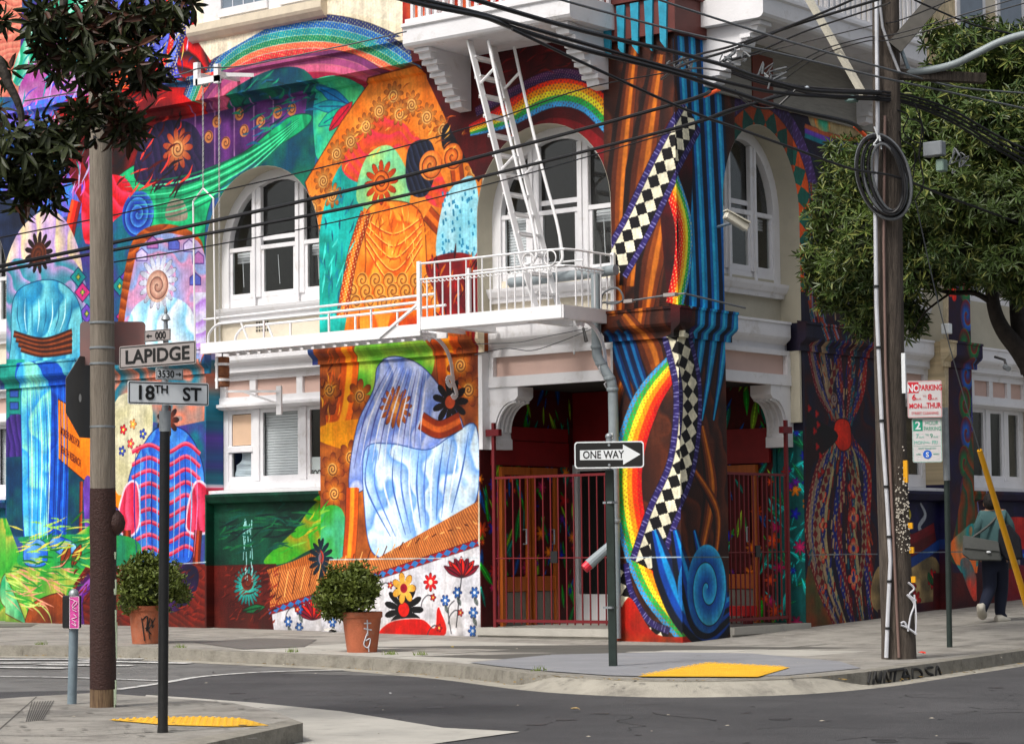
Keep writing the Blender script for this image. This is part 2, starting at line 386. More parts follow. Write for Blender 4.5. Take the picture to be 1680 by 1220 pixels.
BLK3 = (.04, .03, .05); RB = [(.25, .62, .85), (.15, .68, .3), (.98, .9, .2), (.98, .6, .05), (.95, .2, .04), (.78, .04, .08)]
def scatter(cv, P, fn, n, seed):              # motifs strewn in a box of photo coordinates
    r = random.Random(seed); x0, y0, x1, y1 = P
    for _ in range(n): fn(cv, r.uniform(x0, x1), r.uniform(y0, y1), r)

def paint_pier(cv):
    """corner pier: brown folds, a multicoloured ribbon, a chequered ribbon, blue cloth"""
    cv.poly([(990, -20), (1205, -20), (1205, 1080), (990, 1080)], (.16, .07, .05), (.34, .15, .07), smooth=False, folds=3.2, fdir=(1, .12), fseed=3)
    for i, (a, b_, c_, w) in enumerate([((1040, 60), (1014, 300), (1012, 520), 42), ((1080, 90), (1050, 280), (1030, 470), 50), ((1092, 320), (1066, 430), (1052, 540), 46),
                                   ((1030, 520), (1060, 570), (1085, 650), 46), ((1010, 690), (1018, 640), (1040, 590), 18), ((1150, 700), (1165, 800), (1150, 900), 34), ((1130, 760), (1175, 840), (1170, 930), 20)]):
        cv.band([a, b_, c_], w, [(.1, .04, .03), (.3, .12, .05), (.5, .24, .07), (.74, .42, .12), (.42, .18, .05)], taper=(.5, 1, .6))
    for i, x in enumerate((1134, 1152, 1171, 1190)):
        cv.band([(x-18, 60), (x-8, 250), (x, 420), (x+2, 520), (x-6, 600), (x-20, 690)], 30, [(.02, .1, .2), (.04, .38, .66), (.2, .7, .85), (.08, .52, .74), (.02, .1, .18)], taper=(.9, 1, 1, 1.1, .9, .2))
    for dx in (0, 16, 30):
        cv.band([(1000+dx, 545), (1020+dx, 610), (1045+dx, 680)], 15, [(.03, .1, .25), (.05, .4, .62), (.02, .15, .35)], taper=(1, 1, .2))
    cv.poly([(1095, 200), (1135, 240), (1120, 520), (1100, 520), (1080, 300)], (.3, .03, .05), (.12, .03, .04))
    cv.band([(1100, 290), (1122, 360), (1122, 430), (1108, 500)], 34, RB[::-1], dots=((.9, .9, .6), 9))
    cv.band([(1112, 590), (1060, 660), (1030, 760), (1036, 860), (1070, 960), (1130, 1040)], 50, RB, dots=((.75, .4, .1), 6), taper=(.6, .95, 1, 1, .95, .8))
    for w, cc in ((56, [(.16, .12, .36)]), (40, None)):
        for P in ([(1135, 190), (1090, 275), (1045, 370), (1006, 440)], [(1112, 545), (1132, 640), (1122, 760), (1085, 850), (1058, 930)], [(1004, 930), (1016, 985), (1050, 1040), (1090, 1062)]):
            if cc: cv.band(P, w, cc, dots=((.6, .6, .8), 5))
            else: cv.band(P, w*.9, [(.88, .86, .76), BLK3], check=13)
    cv.poly([(1030, 980), (1075, 1040), (1150, 1045), (1120, 1070), (1010, 1070)], (.6, .22, .05), (.72, .1, .04))
    for w, o in ((44, 0), (38, 34), (30, 66)):
        cv.band([(1072+o, 870), (1095+o*.9, 950), (1125+o*.5, 1010+o*.1), (1165, 1040-o*.5), (1205, 1000-o*.3)], w, [(.01, .05, .12), (.02, .25, .6), (.08, .55, .8), (.02, .12, .3)], taper=(.3, .9, 1, 1, .8))
    cv.spiral(1160, 966, 60, (.03, .3, .62), (.25, .75, .9), 2.1, (.01, .03, .08), .8)

def rnd(k): return math.sin(k*12.9898)*.5
def paint_left(cv):
    I = cv.poly; Bn = cv.band
    cv.img[:] = (.9, .85, .74)
    I([(-400, -200), (318, -200), (340, 60), (420, 90), (560, 40), (690, 80), (700, 1100), (-400, 1100)], (.06, .42, .5), (.3, .2, .55), smooth=False)
    # upper left: cloth forms in coral, green, magenta, violet
    I([(-300, -100), (40, -100), (30, 160), (-300, 160)], (.80, .42, .36), (.9, .6, .5), smooth=False, folds=9, fdir=(0, 1))
    I([(20, 120), (60, 30), (130, -30), (140, 30), (90, 80), (40, 140)], (.05, .62, .45), (.75, .92, .85), folds=3, fdir=(1, -1))
    I([(30, 150), (80, 80), (130, 70), (150, 160), (60, 230)], (.66, .28, .6), (.85, .7, .8))
    I([(20, 200), (90, 160), (150, 180), (150, 340), (0, 340)], (.25, .5, .85), (.5, .4, .85), folds=4, fdir=(1, .3))
    I([(180, -30), (320, -30), (320, 110), (200, 180)], (.25, .3, .72), (.45, .5, .9), folds=5, fdir=(1, .2))
    I([(150, 100), (200, 30), (230, 60), (210, 150), (170, 190)], (.85, .4, .15), (.7, .25, .2))
    Bn([(235, 170), (285, 110), (300, 40), (290, -20)], 60, [(.2, .2, .6), (.35, .35, .8), (.15, .15, .4), (.4, .5, .9), (.85, .1, .12)], dots=((.9, .8, .4), 6))
    I([(290, 110), (325, 20), (345, 60), (350, 110), (330, 140)], (.85, .06, .08), (.12, .08, .1), folds=3, fdir=(1, .4))
    I([(-200, 330), (30, 330), (60, 400), (10, 450), (-200, 460)], (.07, .1, .18), (.12, .18, .3))
    I([(110, 190), (230, 150), (420, 150), (520, 130), (500, 190), (300, 260), (200, 320), (130, 330)], (.78, .04, .06), (.4, .03, .07))
    I([(130, 240), (200, 190), (240, 180), (220, 260), (170, 310)], (.07, .04, .05), (.5, .03, .05))
    # flowing arcs
    Bn([(335, 170), (365, 110), (430, 70), (530, 58), (620, 80), (690, 120), (745, 180), (800, 212), (880, 205)], 62,
       [(.84, .2, .24), (.92, .4, .3), (.05, .5, .36), (.05, .55, .6), (.1, .38, .68), (.16, .2, .42)], lines=(.75, .85, .85), dots=((.75, .75, .45), 5), taper=(.7, .9, 1, 1, 1, .9, .75, .5, .3))
    Bn([(350, 200), (400, 140), (520, 112), (600, 120), (660, 160)], 44, [(.62, .1, .25), (.85, .4, .55), (.65, .3, .5), (.45, .2, .4)], lines=(.8, .5, .5))
    I([(370, 190), (440, 130), (520, 120), (560, 200), (520, 250), (505, 310), (420, 270)], (.03, .42, .33), (.02, .25, .35))
    I([(520, 150), (575, 130), (600, 170), (530, 260), (515, 230)], (.3, .78, .5), (.06, .62, .62))
    for k in range(3):
        cv.leaf(575, 175, 62, 20, 2.6+k*.55, (.06, .5+.1*k, .75-.1*k), (.02, .25, .45))
    cv.leaf(540, 215, 60, 18, .9, (.78, .08, .2), (.35, .03, .15))
    # violet panel of upright bars and sun discs
    I([(285, 200), (505, 150), (500, 190), (430, 240), (340, 285), (290, 260)], (.2, .12, .3), (.42, .2, .5), smooth=False)
    for i in range(6):
        x = 320+i*32; Bn([(x, 285-i*14), (x, 175-i*4)], 3, [(.6, .42, .62)], smooth=False)
    for i, (x, y) in enumerate([(342, 225), (370, 235), (355, 200), (400, 215), (392, 188), (427, 200), (455, 185), (478, 180)]):
        cv.spiral(x, y, 10, (.72, .42, .25), (.85, .6, .35), 1.5, (.2, .08, .12)); 
    # green sweep with medallion
    I([(183, 300), (240, 265), (320, 285), (400, 250), (470, 195), (510, 190), (495, 215), (420, 262), (360, 310), (338, 360), (325, 470), (250, 400), (230, 340), (190, 320)],
      (.03, .55, .36), (.12, .78, .5), folds=1.6, fdir=(1, .8), line=(.02, .25, .2))
    I([(225, 300), (232, 230), (265, 200), (315, 205), (335, 250), (320, 300)], (.1, .09, .22), (.2, .14, .3), folds=8, fdir=(1, .3))
    cv.petals(291, 245, 36, 11, (.85, .55, .3), (.62, .22, .14), (.9, .68, .4)); cv.spiral(291, 245, 14, (.9, .7, .45), (.8, .45, .25), 2)
    cv.poly([(278, 330), (300, 330), (306, 360), (272, 360)], (.72, .68, .6), (.5, .45, .4))
    I([(140, 300), (200, 290), (220, 330), (190, 360), (140, 400)], (.8, .04, .1), (.95, .25, .4), folds=4, fdir=(.5, 1))
    cv.spiral(226, 352, 38, (.08, .2, .62), (.35, .65, .92), 3, (.05, .1, .4))
    Bn([(118, 470), (112, 400), (125, 330)], 26, [(.55, .05, .04), (.92, .16, .08), (.98, .35, .15)])
    # pale dome, dark rosette and blue-green drapery column
    I([(10, 480), (25, 390), (75, 345), (115, 375), (135, 460), (100, 560)], (.92, .84, .66), (.72, .6, .85), folds=2.5, fdir=(1, .1))
    I([(12, 440), (60, 430), (130, 440), (150, 600), (12, 600)], (.2, .55, .62), (.72, .6, .8), folds=3, fdir=(.8, 1))
    for i, (x, y) in enumerate([(128, 455), (135, 480), (142, 515), (196, 470), (203, 520), (210, 455), (190, 545)]):
        cv.poly([(x, y-16), (x+13, y), (x, y+16), (x-13, y)], ((.05, .55, .55), (.8, .2, .5), (.45, .3, .75))[i % 3], smooth=False, line=(.1, .05, .3)); cv.petals(x, y, 6, 4, (.9, .8, .3), (.1, .5, .3))
    I([(18, 560), (22, 490), (50, 465), (95, 462), (130, 500), (135, 590), (110, 620), (22, 610)], (.45, .8, .85), (.12, .5, .68), folds=2.2, fdir=(1, -.3), line=(.04, .2, .35), fseed=4)
    cv.petals(63, 415, 36, 13, (.22, .1, .06), (.06, .03, .04), (.4, .2, .1)); cv.spiral(63, 418, 20, (.42, .2, .1), (.2, .08, .05), 2.4)
    for k in range(4): Bn([(22+k*4, 548+k*8), (70, 560+k*7), (118, 545+k*10)], 11, [(.3, .12, .06), (.55, .26, .12), (.25, .1, .05)])
    I([(10, 590), (40, 590), (40, 790), (10, 800)], (.08, .5, .48), (.12, .62, .55), smooth=False)
    for y in (640, 660, 680): cv.poly([(16, y), (30, y), (30, y+12), (16, y+12)], (.2, .35, .7), smooth=False, line=(.02, .2, .25))
    I([(10, 690), (40, 685), (40, 745), (10, 755)], (.3, .2, .55), (.15, .1, .35), folds=9, fdir=(1, 0))
    I([(10, 750), (150, 745), (150, 880), (10, 880)], (.02, .2, .35), (.02, .35, .35), smooth=False)
    # tall light-blue pleats
    I([(36, 610), (60, 600), (112, 605), (112, 720), (108, 880), (80, 890), (70, 900), (40, 900), (38, 760)], (.08, .35, .8), (.03, .22, .62), folds=3, fdir=(1, .05), fseed=8)
    I([(38, 610), (78, 606), (84, 700), (78, 800), (74, 892), (42, 892), (36, 760)], (.55, .9, .82), (.2, .65, .92), folds=2.2, fdir=(1, .1), line=(.05, .3, .75), fseed=6)
    I([(42, 925), (40, 895), (60, 880), (76, 895), (74, 926)], (.6, .85, .95), (.1, .35, .8), line=(.04, .15, .5))
    I([(80, 890), (95, 878), (122, 892), (122, 905), (100, 910)], (.6, .85, .95), (.1, .35, .8), line=(.04, .15, .5))
    # orange board and its post
    Bn([(133, 790), (131, 930)], 8, [(.5, .14, .05), (.7, .28, .1)], smooth=False)
    cv.poly([(95, 655), (200, 715), (200, 840), (95, 752)], (.96, .47, .03), (.98, .52, .06), smooth=False, line=(.25, .08, .02))
    I([(136, 800), (150, 790), (155, 900), (145, 925)], (.55, .35, .8), (.35, .2, .6))
    # orange-rimmed niche with pale rosette
    I([(190, 560), (205, 440), (225, 385), (270, 368), (320, 385), (336, 430), (338, 600), (190, 600)], (.5, .2, .06), (.8, .4, .12), folds=7, fdir=(0, 1))
    I([(210, 590), (218, 440), (245, 392), (290, 385), (336, 420), (337, 600)], (.55, .65, .85), (.85, .6, .75), folds=2, fdir=(.3, 1))
    for i, (x, y) in enumerate([(232, 420), (250, 400), (285, 402), (310, 405), (325, 425), (320, 460), (328, 500)]):
        cv.poly([(x-9, y+8), (x-9, y-4), (x, y-12), (x+9, y-4), (x+9, y+8)], ((.8, .75, .9), (.7, .45, .7), (.35, .4, .75))[i % 3], smooth=False, line=(.2, .1, .4))
    I([(206, 590), (212, 520), (240, 490), (290, 490), (318, 520), (325, 600)], (.9, .92, .95), (.55, .8, .92), folds=2, fdir=(1, -.2))
    cv.petals(259, 462, 46, 16, (.93, .93, .95), (.7, .72, .8), (.8, .6, .5)); cv.spiral(258, 470, 26, (.85, .7, .62), (.62, .42, .36), 2.2, (.3, .18, .18))
    I([(318, 480), (338, 480), (338, 580), (318, 580)], (.85, .85, .92), (.7, .5, .85), smooth=False, folds=4, fdir=(0, 1))
    I([(185, 590), (338, 590), (338, 690), (290, 700), (185, 680)], (.1, .45, .55), (.85, .5, .4), folds=1.6, fdir=(1, .5), smooth=False)
    # flowered white cloth, striped blue cloth, pink frills
    I([(188, 660), (245, 655), (245, 740), (215, 800), (188, 800)], (.86, .84, .72), (.78, .76, .6))
    for x, y, c in ((202, 705, (.8, .1, .2)), (218, 696, (.9, .6, .3)), (234, 712, (.2, .3, .7)), (214, 728, (.85, .3, .3)), (200, 740, (.2, .3, .7)), (228, 738, (.8, .1, .2))): cv.petals(x, y, 9, 5, c, c, (.95, .9, .4))
    I([(210, 790), (235, 730), (262, 700), (300, 705), (325, 740), (335, 800), (318, 900), (300, 925), (225, 925), (218, 850)], (.12, .35, .78), (.3, .6, .9), folds=2, fdir=(1, 0), line=(.05, .05, .3))
    for k in range(9): Bn([(216, 742+k*21), (245, 730+k*21), (275, 742+k*21), (305, 728+k*21), (328, 745+k*21)], 7, [(.75, .1, .28), (.92, .4, .5)])
    cv.petals(275, 690, 26, 9, (.5, .2, .1), (.12, .06, .08), (.62, .3, .15))
    I([(192, 860), (205, 800), (225, 795), (228, 860), (210, 880)], (.92, .35, .5), (.8, .1, .25), folds=6, fdir=(1, 0), line=(.95, .9, .95), lw=4)
    I([(305, 865), (318, 795), (340, 800), (362, 855), (335, 875)], (.92, .3, .45), (.75, .08, .22), folds=6, fdir=(1, .2), line=(.95, .9, .95), lw=4)
    Bn([(208, 870), (208, 930)], 18, [(.4, .1, .04), (.72, .25, .1), (.4, .1, .04)]); Bn([(325, 870), (322, 930), (328, 960)], 17, [(.4, .1, .04), (.72, .25, .1), (.4, .1, .04)])
    # meadow and brown ground
    I([(10, 850), (40, 930), (150, 860), (150, 1030), (-300, 1030), (-300, 850)], (.2, .62, .2), (.72, .72, .3), folds=1.6, fdir=(.35, 1), smooth=False)
    I([(38, 895), (42, 880), (210, 880), (210, 925), (40, 930)], (.1, .5, .35), (.15, .65, .25))
    I([(42, 926), (40, 895), (60, 884), (76, 895), (74, 926)], (.6, .85, .95), (.1, .35, .8), line=(.04, .15, .5))
    I([(80, 892), (95, 880), (122, 892), (122, 905), (100, 910)], (.6, .85, .95), (.1, .35, .8), line=(.04, .15, .5))
    I([(95, 1040), (120, 960), (140, 930), (345, 925), (345, 1045)], (.33, .07, .04), (.5, .12, .06), smooth=False, folds=9, fdir=(.5, 1))
    I([(45, 1005), (60, 985), (105, 975), (110, 1030), (45, 1035)], (.62, .28, .1), (.4, .14, .05), line=(.2, .06, .03))
    I([(-10, 950), (8, 945), (40, 1015), (30, 1018), (-10, 990)], (.12, .6, .4), (.6, .85, .6), line=(.4, .15, .05))
    I([(200, 1000), (215, 940), (260, 925), (320, 930), (318, 975), (280, 1005)], (.3, .08, .4), (.08, .05, .18), line=(.1, .02, .2))
    Bn([(130, 1030), (128, 980), (150, 950)], 26, [(.35, .1, .5), (.6, .3, .7), (.25, .05, .3)])
    for X in (100, 118): cv.leaf(X, 930, 40, 14, 1.2, (.55, .2, .06))
    # recessed bay below window: dark green with yellow-green light and a turquoise bowl
    I([(336, 812), (530, 800), (530, 1060), (336, 1060)], (.01, .17, .13), (.02, .28, .2), smooth=False)
    I([(420, 920), (470, 870), (500, 830), (530, 815), (530, 880), (490, 905), (450, 925)], (.2, .6, .12), (.62, .55, .1), folds=2, fdir=(.6, 1))
    I([(336, 928), (440, 925), (470, 1050), (336, 1050)], (.34, .08, .05), (.24, .05, .04), smooth=False)
    I([(425, 935), (470, 920), (535, 890), (535, 965), (445, 985)], (.8, .45, .18), (.45, .2, .08), folds=1/(5*PXM), fdir=(1, .3), smooth=False)
    cv.petals(393, 962, 32, 22, (.3, .8, .72), (.04, .4, .4)); cv.spiral(393, 955, 13, (.35, .12, .08), (.5, .2, .1), 1.4)
    scatter(cv, (386, 845, 402, 940), lambda c, x, y, r: c.band([(x, y), (x+r.uniform(-1, 1), y+r.uniform(8, 20))], 1.8, [(.6, .8, .8)], smooth=False), 34, 4)
    cv.leaf(385, 1003, 38, 13, .2, (.05, .4, .22))
    # orange pilaster
    I([(500, 300), (560, 200), (610, 130), (690, 110), (800, 200), (790, 300), (784, 560), (524, 560), (524, 380)], (.82, .42, .08), (.9, .55, .2), smooth=False, line=(.3, .1, .05))
    I([(524, 560), (524, 380), (560, 270), (600, 300), (580, 420), (560, 560)], (.03, .55, .5), (.1, .75, .72))
    I([(560, 270), (620, 190), (690, 230), (740, 330), (700, 330), (660, 240), (600, 300)], (.8, .32, .1), (.85, .2, .3), folds=5, fdir=(.6, 1))
    I([(585, 330), (600, 260), (640, 240), (670, 290), (668, 340), (630, 350)], (.75, .85, .45), (.4, .75, .6))
    for i, (x, y) in enumerate([(645, 150), (622, 175), (600, 200), (575, 225), (552, 245), (530, 290), (545, 315), (675, 165), (700, 185), (727, 205), (745, 225), (770, 215), (780, 270), (512, 335), (655, 180)]):
        cv.petals(x, y+6, 20, 9, (.86, .62, .3), (.6, .32, .1), rot=.5*i, line=(.35, .15, .05)); cv.spiral(x, y+8, 10, (.92, .75, .45), (.75, .45, .18), 2.2, (.4, .18, .06))
    I([(595, 560), (600, 430), (600, 350), (640, 330), (690, 350), (700, 440), (705, 560)], (.96, .62, .2), (.88, .36, .06), folds=1.3, fdir=(1, .1), line=(.35, .1, .02), fseed=12)
    for k in range(5): Bn([(600, 360+k*11), (645, 385+k*20), (692, 358+k*11)], 4, [(.75, .25, .06), (.95, .75, .35)])
    cv.petals(625, 300, 34, 12, (.85, .4, .08), (.7, .2, .04), (.95, .6, .2)); cv.spiral(625, 300, 18, (.92, .5, .15), (.72, .25, .06), 2.3)
    for i in range(7):
        for j in range(3): cv.spiral(572+i*22+j*6, 460+j*18, 12, (.9, .66, .3), (.7, .4, .12), 1.6, (.35, .15, .05))
    Bn([(560, 520), (578, 420), (600, 350)], 22, [(.6, .2, .04), (.92, .5, .15), (.7, .25, .05)], dots=((.95, .85, .6), 8))
    Bn([(700, 350), (735, 380), (752, 330), (748, 270)], 24, [(.55, .2, .05), (.9, .45, .12), (.65, .25, .06)])
    I([(665, 290), (672, 240), (705, 232), (715, 275), (700, 320), (675, 320)], (.05, .06, .12), (.16, .2, .3), folds=9, fdir=(1, .6))
    I([(725, 240), (730, 205), (765, 203), (783, 225), (775, 265), (745, 262)], (.04, .04, .07), (.1, .1, .16), folds=8, fdir=(.5, 1))
    cv.spiral(706, 272, 22, (.93, .58, .25), (.75, .32, .1), 2); cv.spiral(742, 258, 20, (.9, .52, .2), (.7, .28, .08), 2)
    I([(718, 430), (725, 340), (750, 300), (781, 300), (781, 430)], (.72, .88, .92), (.5, .78, .85)); 
    scatter(cv, (725, 310, 778, 420), lambda c, x, y, r: c.band([(x, y), (x+1, y+6)], 3, [(.15, .5, .65)], smooth=False), 60, 5)
    I([(700, 430), (783, 430), (783, 600), (740, 600), (720, 500)], (.35, .03, .08), (.6, .08, .08))
    I([(640, 560), (650, 500), (700, 490), (720, 560)], (.9, .5, .05), (.75, .25, .04))
    # below the belt: green and orange field, flame motifs, pale blue drapery
    I([(524, 562), (784, 545), (784, 1060), (524, 1060)], (.45, .2, .1), (.75, .4, .12), smooth=False)
    I([(590, 640), (600, 560), (700, 550), (705, 620), (640, 660)], (.35, .68, .2), (.72, .82, .3))
    Bn([(575, 560), (572, 620), (560, 690), (535, 700)], 36, [(.75, .3, .04), (.97, .6, .1), (.9, .4, .05)]); Bn([(740, 552), (738, 590), (742, 640)], 52, [(.7, .28, .03), (.97, .6, .1), (.85, .35, .05)])
    I([(526, 700), (600, 690), (600, 740), (526, 725)], (.95, .65, .05), (.85, .5, .04))
    for x, y in ((545, 770), (575, 750), (540, 640), (590, 650), (755, 600), (768, 640), (548, 810)):
        cv.petals(x, y, 26, 7, (.9, .55, .12), (.5, .2, .08), rot=1.2, line=(.25, .1, .04)); cv.spiral(x, y, 10, (.95, .75, .4), (.7, .35, .12), 2)
    I([(526, 840), (560, 835), (570, 900), (540, 925), (526, 920)], (.2, .6, .15), (.3, .7, .6))
    I([(612, 640), (620, 600), (650, 585), (690, 600), (725, 640), (760, 700), (740, 745), (640, 740), (600, 800), (572, 800), (585, 700)], (.72, .76, .9), (.42, .52, .8), folds=2.6, fdir=(1, -.6), line=(.15, .18, .4), fseed=21)
    I([(598, 740), (640, 728), (700, 738), (740, 715), (781, 700), (781, 820), (730, 860), (680, 890), (645, 915), (610, 905), (598, 840)], (.86, .93, .97), (.45, .65, .92), folds=1.9, fdir=(1, -.15), line=(.12, .25, .55), fseed=22)
    cv.petals(649, 668, 32, 14, (.82, .5, .22), (.62, .3, .12), (.9, .62, .3)); cv.petals(738, 660, 34, 11, (.12, .07, .08), (.05, .03, .05), (.75, .3, .15)); 
    Bn([(690, 690), (720, 705), (755, 690)], 26, [(.55, .18, .05), (.85, .4, .15), (.6, .2, .06)]); Bn([(578, 800), (576, 860), (572, 915)], 26, [(.7, .26, .04), (.97, .58, .14), (.8, .34, .06)])
    cv.hatch([(430, 1000), (430, 940), (520, 920), (620, 915), (784, 822), (784, 895), (640, 935), (480, 990)], (.86, .55, .28), (.5, .22, .1), .5, 4.2)
    cv.petals(520, 917, 34, 16, (.05, .2, .28), (.02, .08, .12)); cv.spiral(520, 915, 14, (.75, .2, .12), (.3, .5, .6), 1.5)
    I([(600, 1060), (440, 1060), (432, 1000), (480, 985), (640, 940), (784, 893), (815, 900), (815, 1060)], (.88, .87, .88), (.82, .82, .85), smooth=False)
    P = [(428, 1004), (560, 962), (650, 935), (784, 890)]; Bn(P, 10, [(.6, .04, .1), (.2, .45, .7)], check=10, smooth=False)
    for x, y in ((500, 1005), (757, 935)):
        for k in range(7): cv.leaf(x, y+12, 34, 11, .6+k*.33, (.85, .12, .08) if k % 2 else (.5, .02, .15), (.15, .02, .05))
    cv.petals(706, 955, 14, 8, (.85, .1, .1), (.7, .05, .08), (.95, .8, .7))
    cv.petals(662, 1000, 38, 13, (.06, .05, .06), (.03, .03, .04), (.85, .1, .05)); cv.petals(662, 965, 24, 7, (.9, .75, .35), (.85, .6, .2), (.6, .03, .15))
    I([(625, 1045), (640, 1020), (690, 1015), (712, 1030), (716, 1000), (722, 1000), (726, 1045)], (.88, .1, .06), (.8, .07, .05), line=(.95, .9, .9))
    for x, y in ((750, 972), (778, 972), (776, 1005), (775, 1035), (460, 1020), (478, 1000), (545, 1020), (478, 1030), (600, 1010), (730, 985)):
        cv.petals(x, y, 9, 6, (.15, .42, .72), (.1, .3, .6), (.9, .9, .9)); cv.leaf(x, y+8, 14, 5, -1.2, (.6, .62, .6), (.2, .25, .25))
    Bn([(757, 945), (752, 990), (748, 1030)], 1.8, [(.2, .2, .22)]); Bn([(740, 1040), (735, 1000), (745, 985)], 1.8, [(.3, .3, .32)])
    # around the second arch
    I([(690, 60), (1120, -40), (1120, 560), (1003, 560), (1003, 300), (960, 230), (900, 205), (840, 220), (800, 280), (784, 300), (740, 215), (700, 130)], (.33, .01, .03), (.22, .01, .03), smooth=False)
    I([(830, 235), (900, 195), (970, 215), (1010, 290), (1012, 560), (990, 560), (990, 300), (940, 220), (890, 210)], (.5, .04, .08), (.35, .02, .05))
    Bn([(770, 215), (830, 190), (880, 158), (925, 147), (970, 160), (1015, 205)], 50, RB, dots=((.4, .2, .3), 6), taper=(.35, .7, 1, 1, 1, 1))
    Bn([(780, 185), (840, 152), (890, 128), (935, 122), (985, 140), (1018, 172)], 14, [(.2, .1, .3), (.32, .15, .35)], dots=((.6, .5, .5), 4))
    I([(1005, -60), (1120, -60), (1120, 40), (1005, 40)], (.16, .05, .05), (.08, .03, .04), smooth=False); I([(1020, 0), (1110, -20), (1110, 40), (1030, 60)], (.05, .4, .6), (.02, .1, .2), folds=5, fdir=(1, 0))
    # red pier seen behind the balcony
    I([(660, -60), (1010, -120), (1010, 10), (660, 60)], (.55, .03, .05), (.8, .4, .2), smooth=False, folds=1.5, fdir=(1, 0))
    I([(318, -100), (660, -200), (660, 40), (560, 20), (450, 40), (345, 100), (318, 60)], (.92, .88, .79), smooth=False)
    def dashes(box, n, cols, ln, wd, ang, sd, bend=.3, poly=None):
        r = random.Random(sd)
        for _ in range(n):
            x, y = r.uniform(box[0], box[2]), r.uniform(box[1], box[3])
            if poly and not pin(x, y, poly): continue
            a = ang+r.gauss(0, .25); l = ln*r.uniform(.5, 1.3); b_ = a+r.gauss(0, bend); q = (x+l*.5*math.cos(a), y-l*.5*math.sin(a))
            Bn([(x, y), q, (q[0]+l*.5*math.cos(b_), q[1]-l*.5*math.sin(b_))], wd*r.uniform(.5, 1.2), [r.choice(cols)], taper=(.3, 1, .2))
    def pin(x, y, P):
        c = False
        for i in range(len(P)):
            (ax, ay), (bx, by) = P[i], P[i-1]
            if (ay > y) != (by > y) and x < (bx-ax)*(y-ay)/(by-ay)+ax: c = not c
        return c
    dashes((600, 345, 695, 440), 70, [(1, .75, .35), (.75, .3, .05), (.98, .55, .15)], 22, 3, 1.5, 31, poly=[(605, 440), (602, 352), (690, 352), (698, 440)])
    dashes((528, 300, 600, 540), 70, [(.05, .35, .45), (.3, .85, .8), (.02, .5, .6)], 34, 4, 1.4, 32, poly=[(526, 540), (526, 400), (560, 290), (590, 310), (572, 420), (556, 540)])
    dashes((560, 140, 770, 340), 150, [(.95, .7, .3), (.6, .25, .05), (.9, .45, .1)], 14, 3, .8, 33, poly=[(535, 330), (600, 180), (640, 140), (690, 150), (770, 220), (740, 260), (650, 215), (580, 300)])
    dashes((15, 850, 150, 930), 60, [(.6, .8, .3), (.05, .4, .15), (.85, .8, .35)], 30, 4, .15, 34)
    dashes((0, 925, 110, 1010), 90, [(.75, .85, .45), (.15, .55, .2), (.9, .6, .5)], 34, 3.5, -.3, 35, poly=[(-5, 930), (110, 930), (90, 980), (50, 1000), (10, 985), (-5, 960)])
    dashes((345, 835, 525, 915), 120, [(.02, .3, .25), (.0, .12, .12), (.05, .38, .22)], 30, 4, .25, 36, poly=[(340, 835), (480, 830), (430, 905), (340, 915)])
    dashes((430, 830, 528, 920), 60, [(.75, .7, .15), (.15, .65, .15), (.5, .75, .25)], 30, 4, .8, 37, poly=[(440, 915), (490, 850), (526, 828), (526, 880)])
    dashes((350, 935, 440, 1025), 110, [(.5, .13, .07), (.22, .03, .03)], 12, 3, .7, 38); dashes((110, 935, 330, 1020), 160, [(.55, .15, .08), (.25, .03, .03)], 12, 3, .7, 39)
    for k in range(13):
        x = 606+k*13.5; y0 = 738-max(0, (x-700))*.42; Bn([(x, y0), (x-6+rnd(k)*8, y0+60), (640+(x-606)*.62, 880-max(0, x-640)*.3)], 3.4, [((.25, .4, .7), (.35, .5, .82), (.95, .98, 1.))[k % 3]], taper=(.2, 1, .3))
    for k in range(12):
        a = k/11; Bn([(640+a*60, 600+a*10), (600+a*90, 680+a*20), (580+a*110, 770-a*40)], 3, [((.3, .32, .6), (.9, .9, .97))[k % 2]], taper=(.2, 1, .2))
    for k in range(8): Bn([(44+k*4.6, 625), (46+k*5+rnd(k)*5, 740), (48+k*4.2, 885)], 3, [((.1, .4, .8), (.85, .98, .9), (.2, .6, .9))[k % 3]], taper=(.2, 1, .4))
    for k in range(5): Bn([(88+k*5, 625), (90+k*5, 740), (86+k*5, 880)], 3, [((.02, .15, .5), (.2, .55, .95))[k % 2]], taper=(.2, 1, .4))
    for k in range(9): Bn([(30+k*11, 490), (28+k*11+rnd(k)*6, 520), (34+k*9, 545)], 3, [((.1, .4, .55), (.8, .97, .97))[k % 2]], taper=(.2, 1, .3))
    for k in range(12): Bn([(222+k*9, 745), (220+k*9.4, 830), (224+k*8.5, 915)], 2.6, [((.05, .1, .5), (.55, .8, .98), (.9, .5, .7))[k % 3]], taper=(.4, 1, .4))
    for k in range(9):
        t = k/8; Bn([(200+t*30, 300+t*60), (300, 290+t*60), (400, 252+t*42), (490, 195+t*12)], 3, [((.02, .4, .28), (.35, .9, .65))[k % 2]], taper=(.2, 1, 1, .2))
    dashes((150, 160, 300, 330), 70, [(.95, .25, .2), (.3, .02, .05), (.1, .05, .1)], 30, 5, .9, 41)
    dashes((15, 80, 150, 330), 110, [(.8, .75, .95), (.3, .3, .8), (.85, .4, .75), (.1, .6, .6)], 34, 5, 1.2, 42)
    dashes((190, 30, 310, 120), 60, [(.8, .8, .98), (.15, .15, .45), (.9, .8, .4)], 24, 3, 1.3, 43)
    dashes((370, 130, 510, 260), 90, [(.08, .55, .42), (.01, .2, .25), (.1, .4, .55)], 28, 4, .5, 44, poly=[(375, 185), (440, 135), (515, 125), (515, 190), (400, 245)])
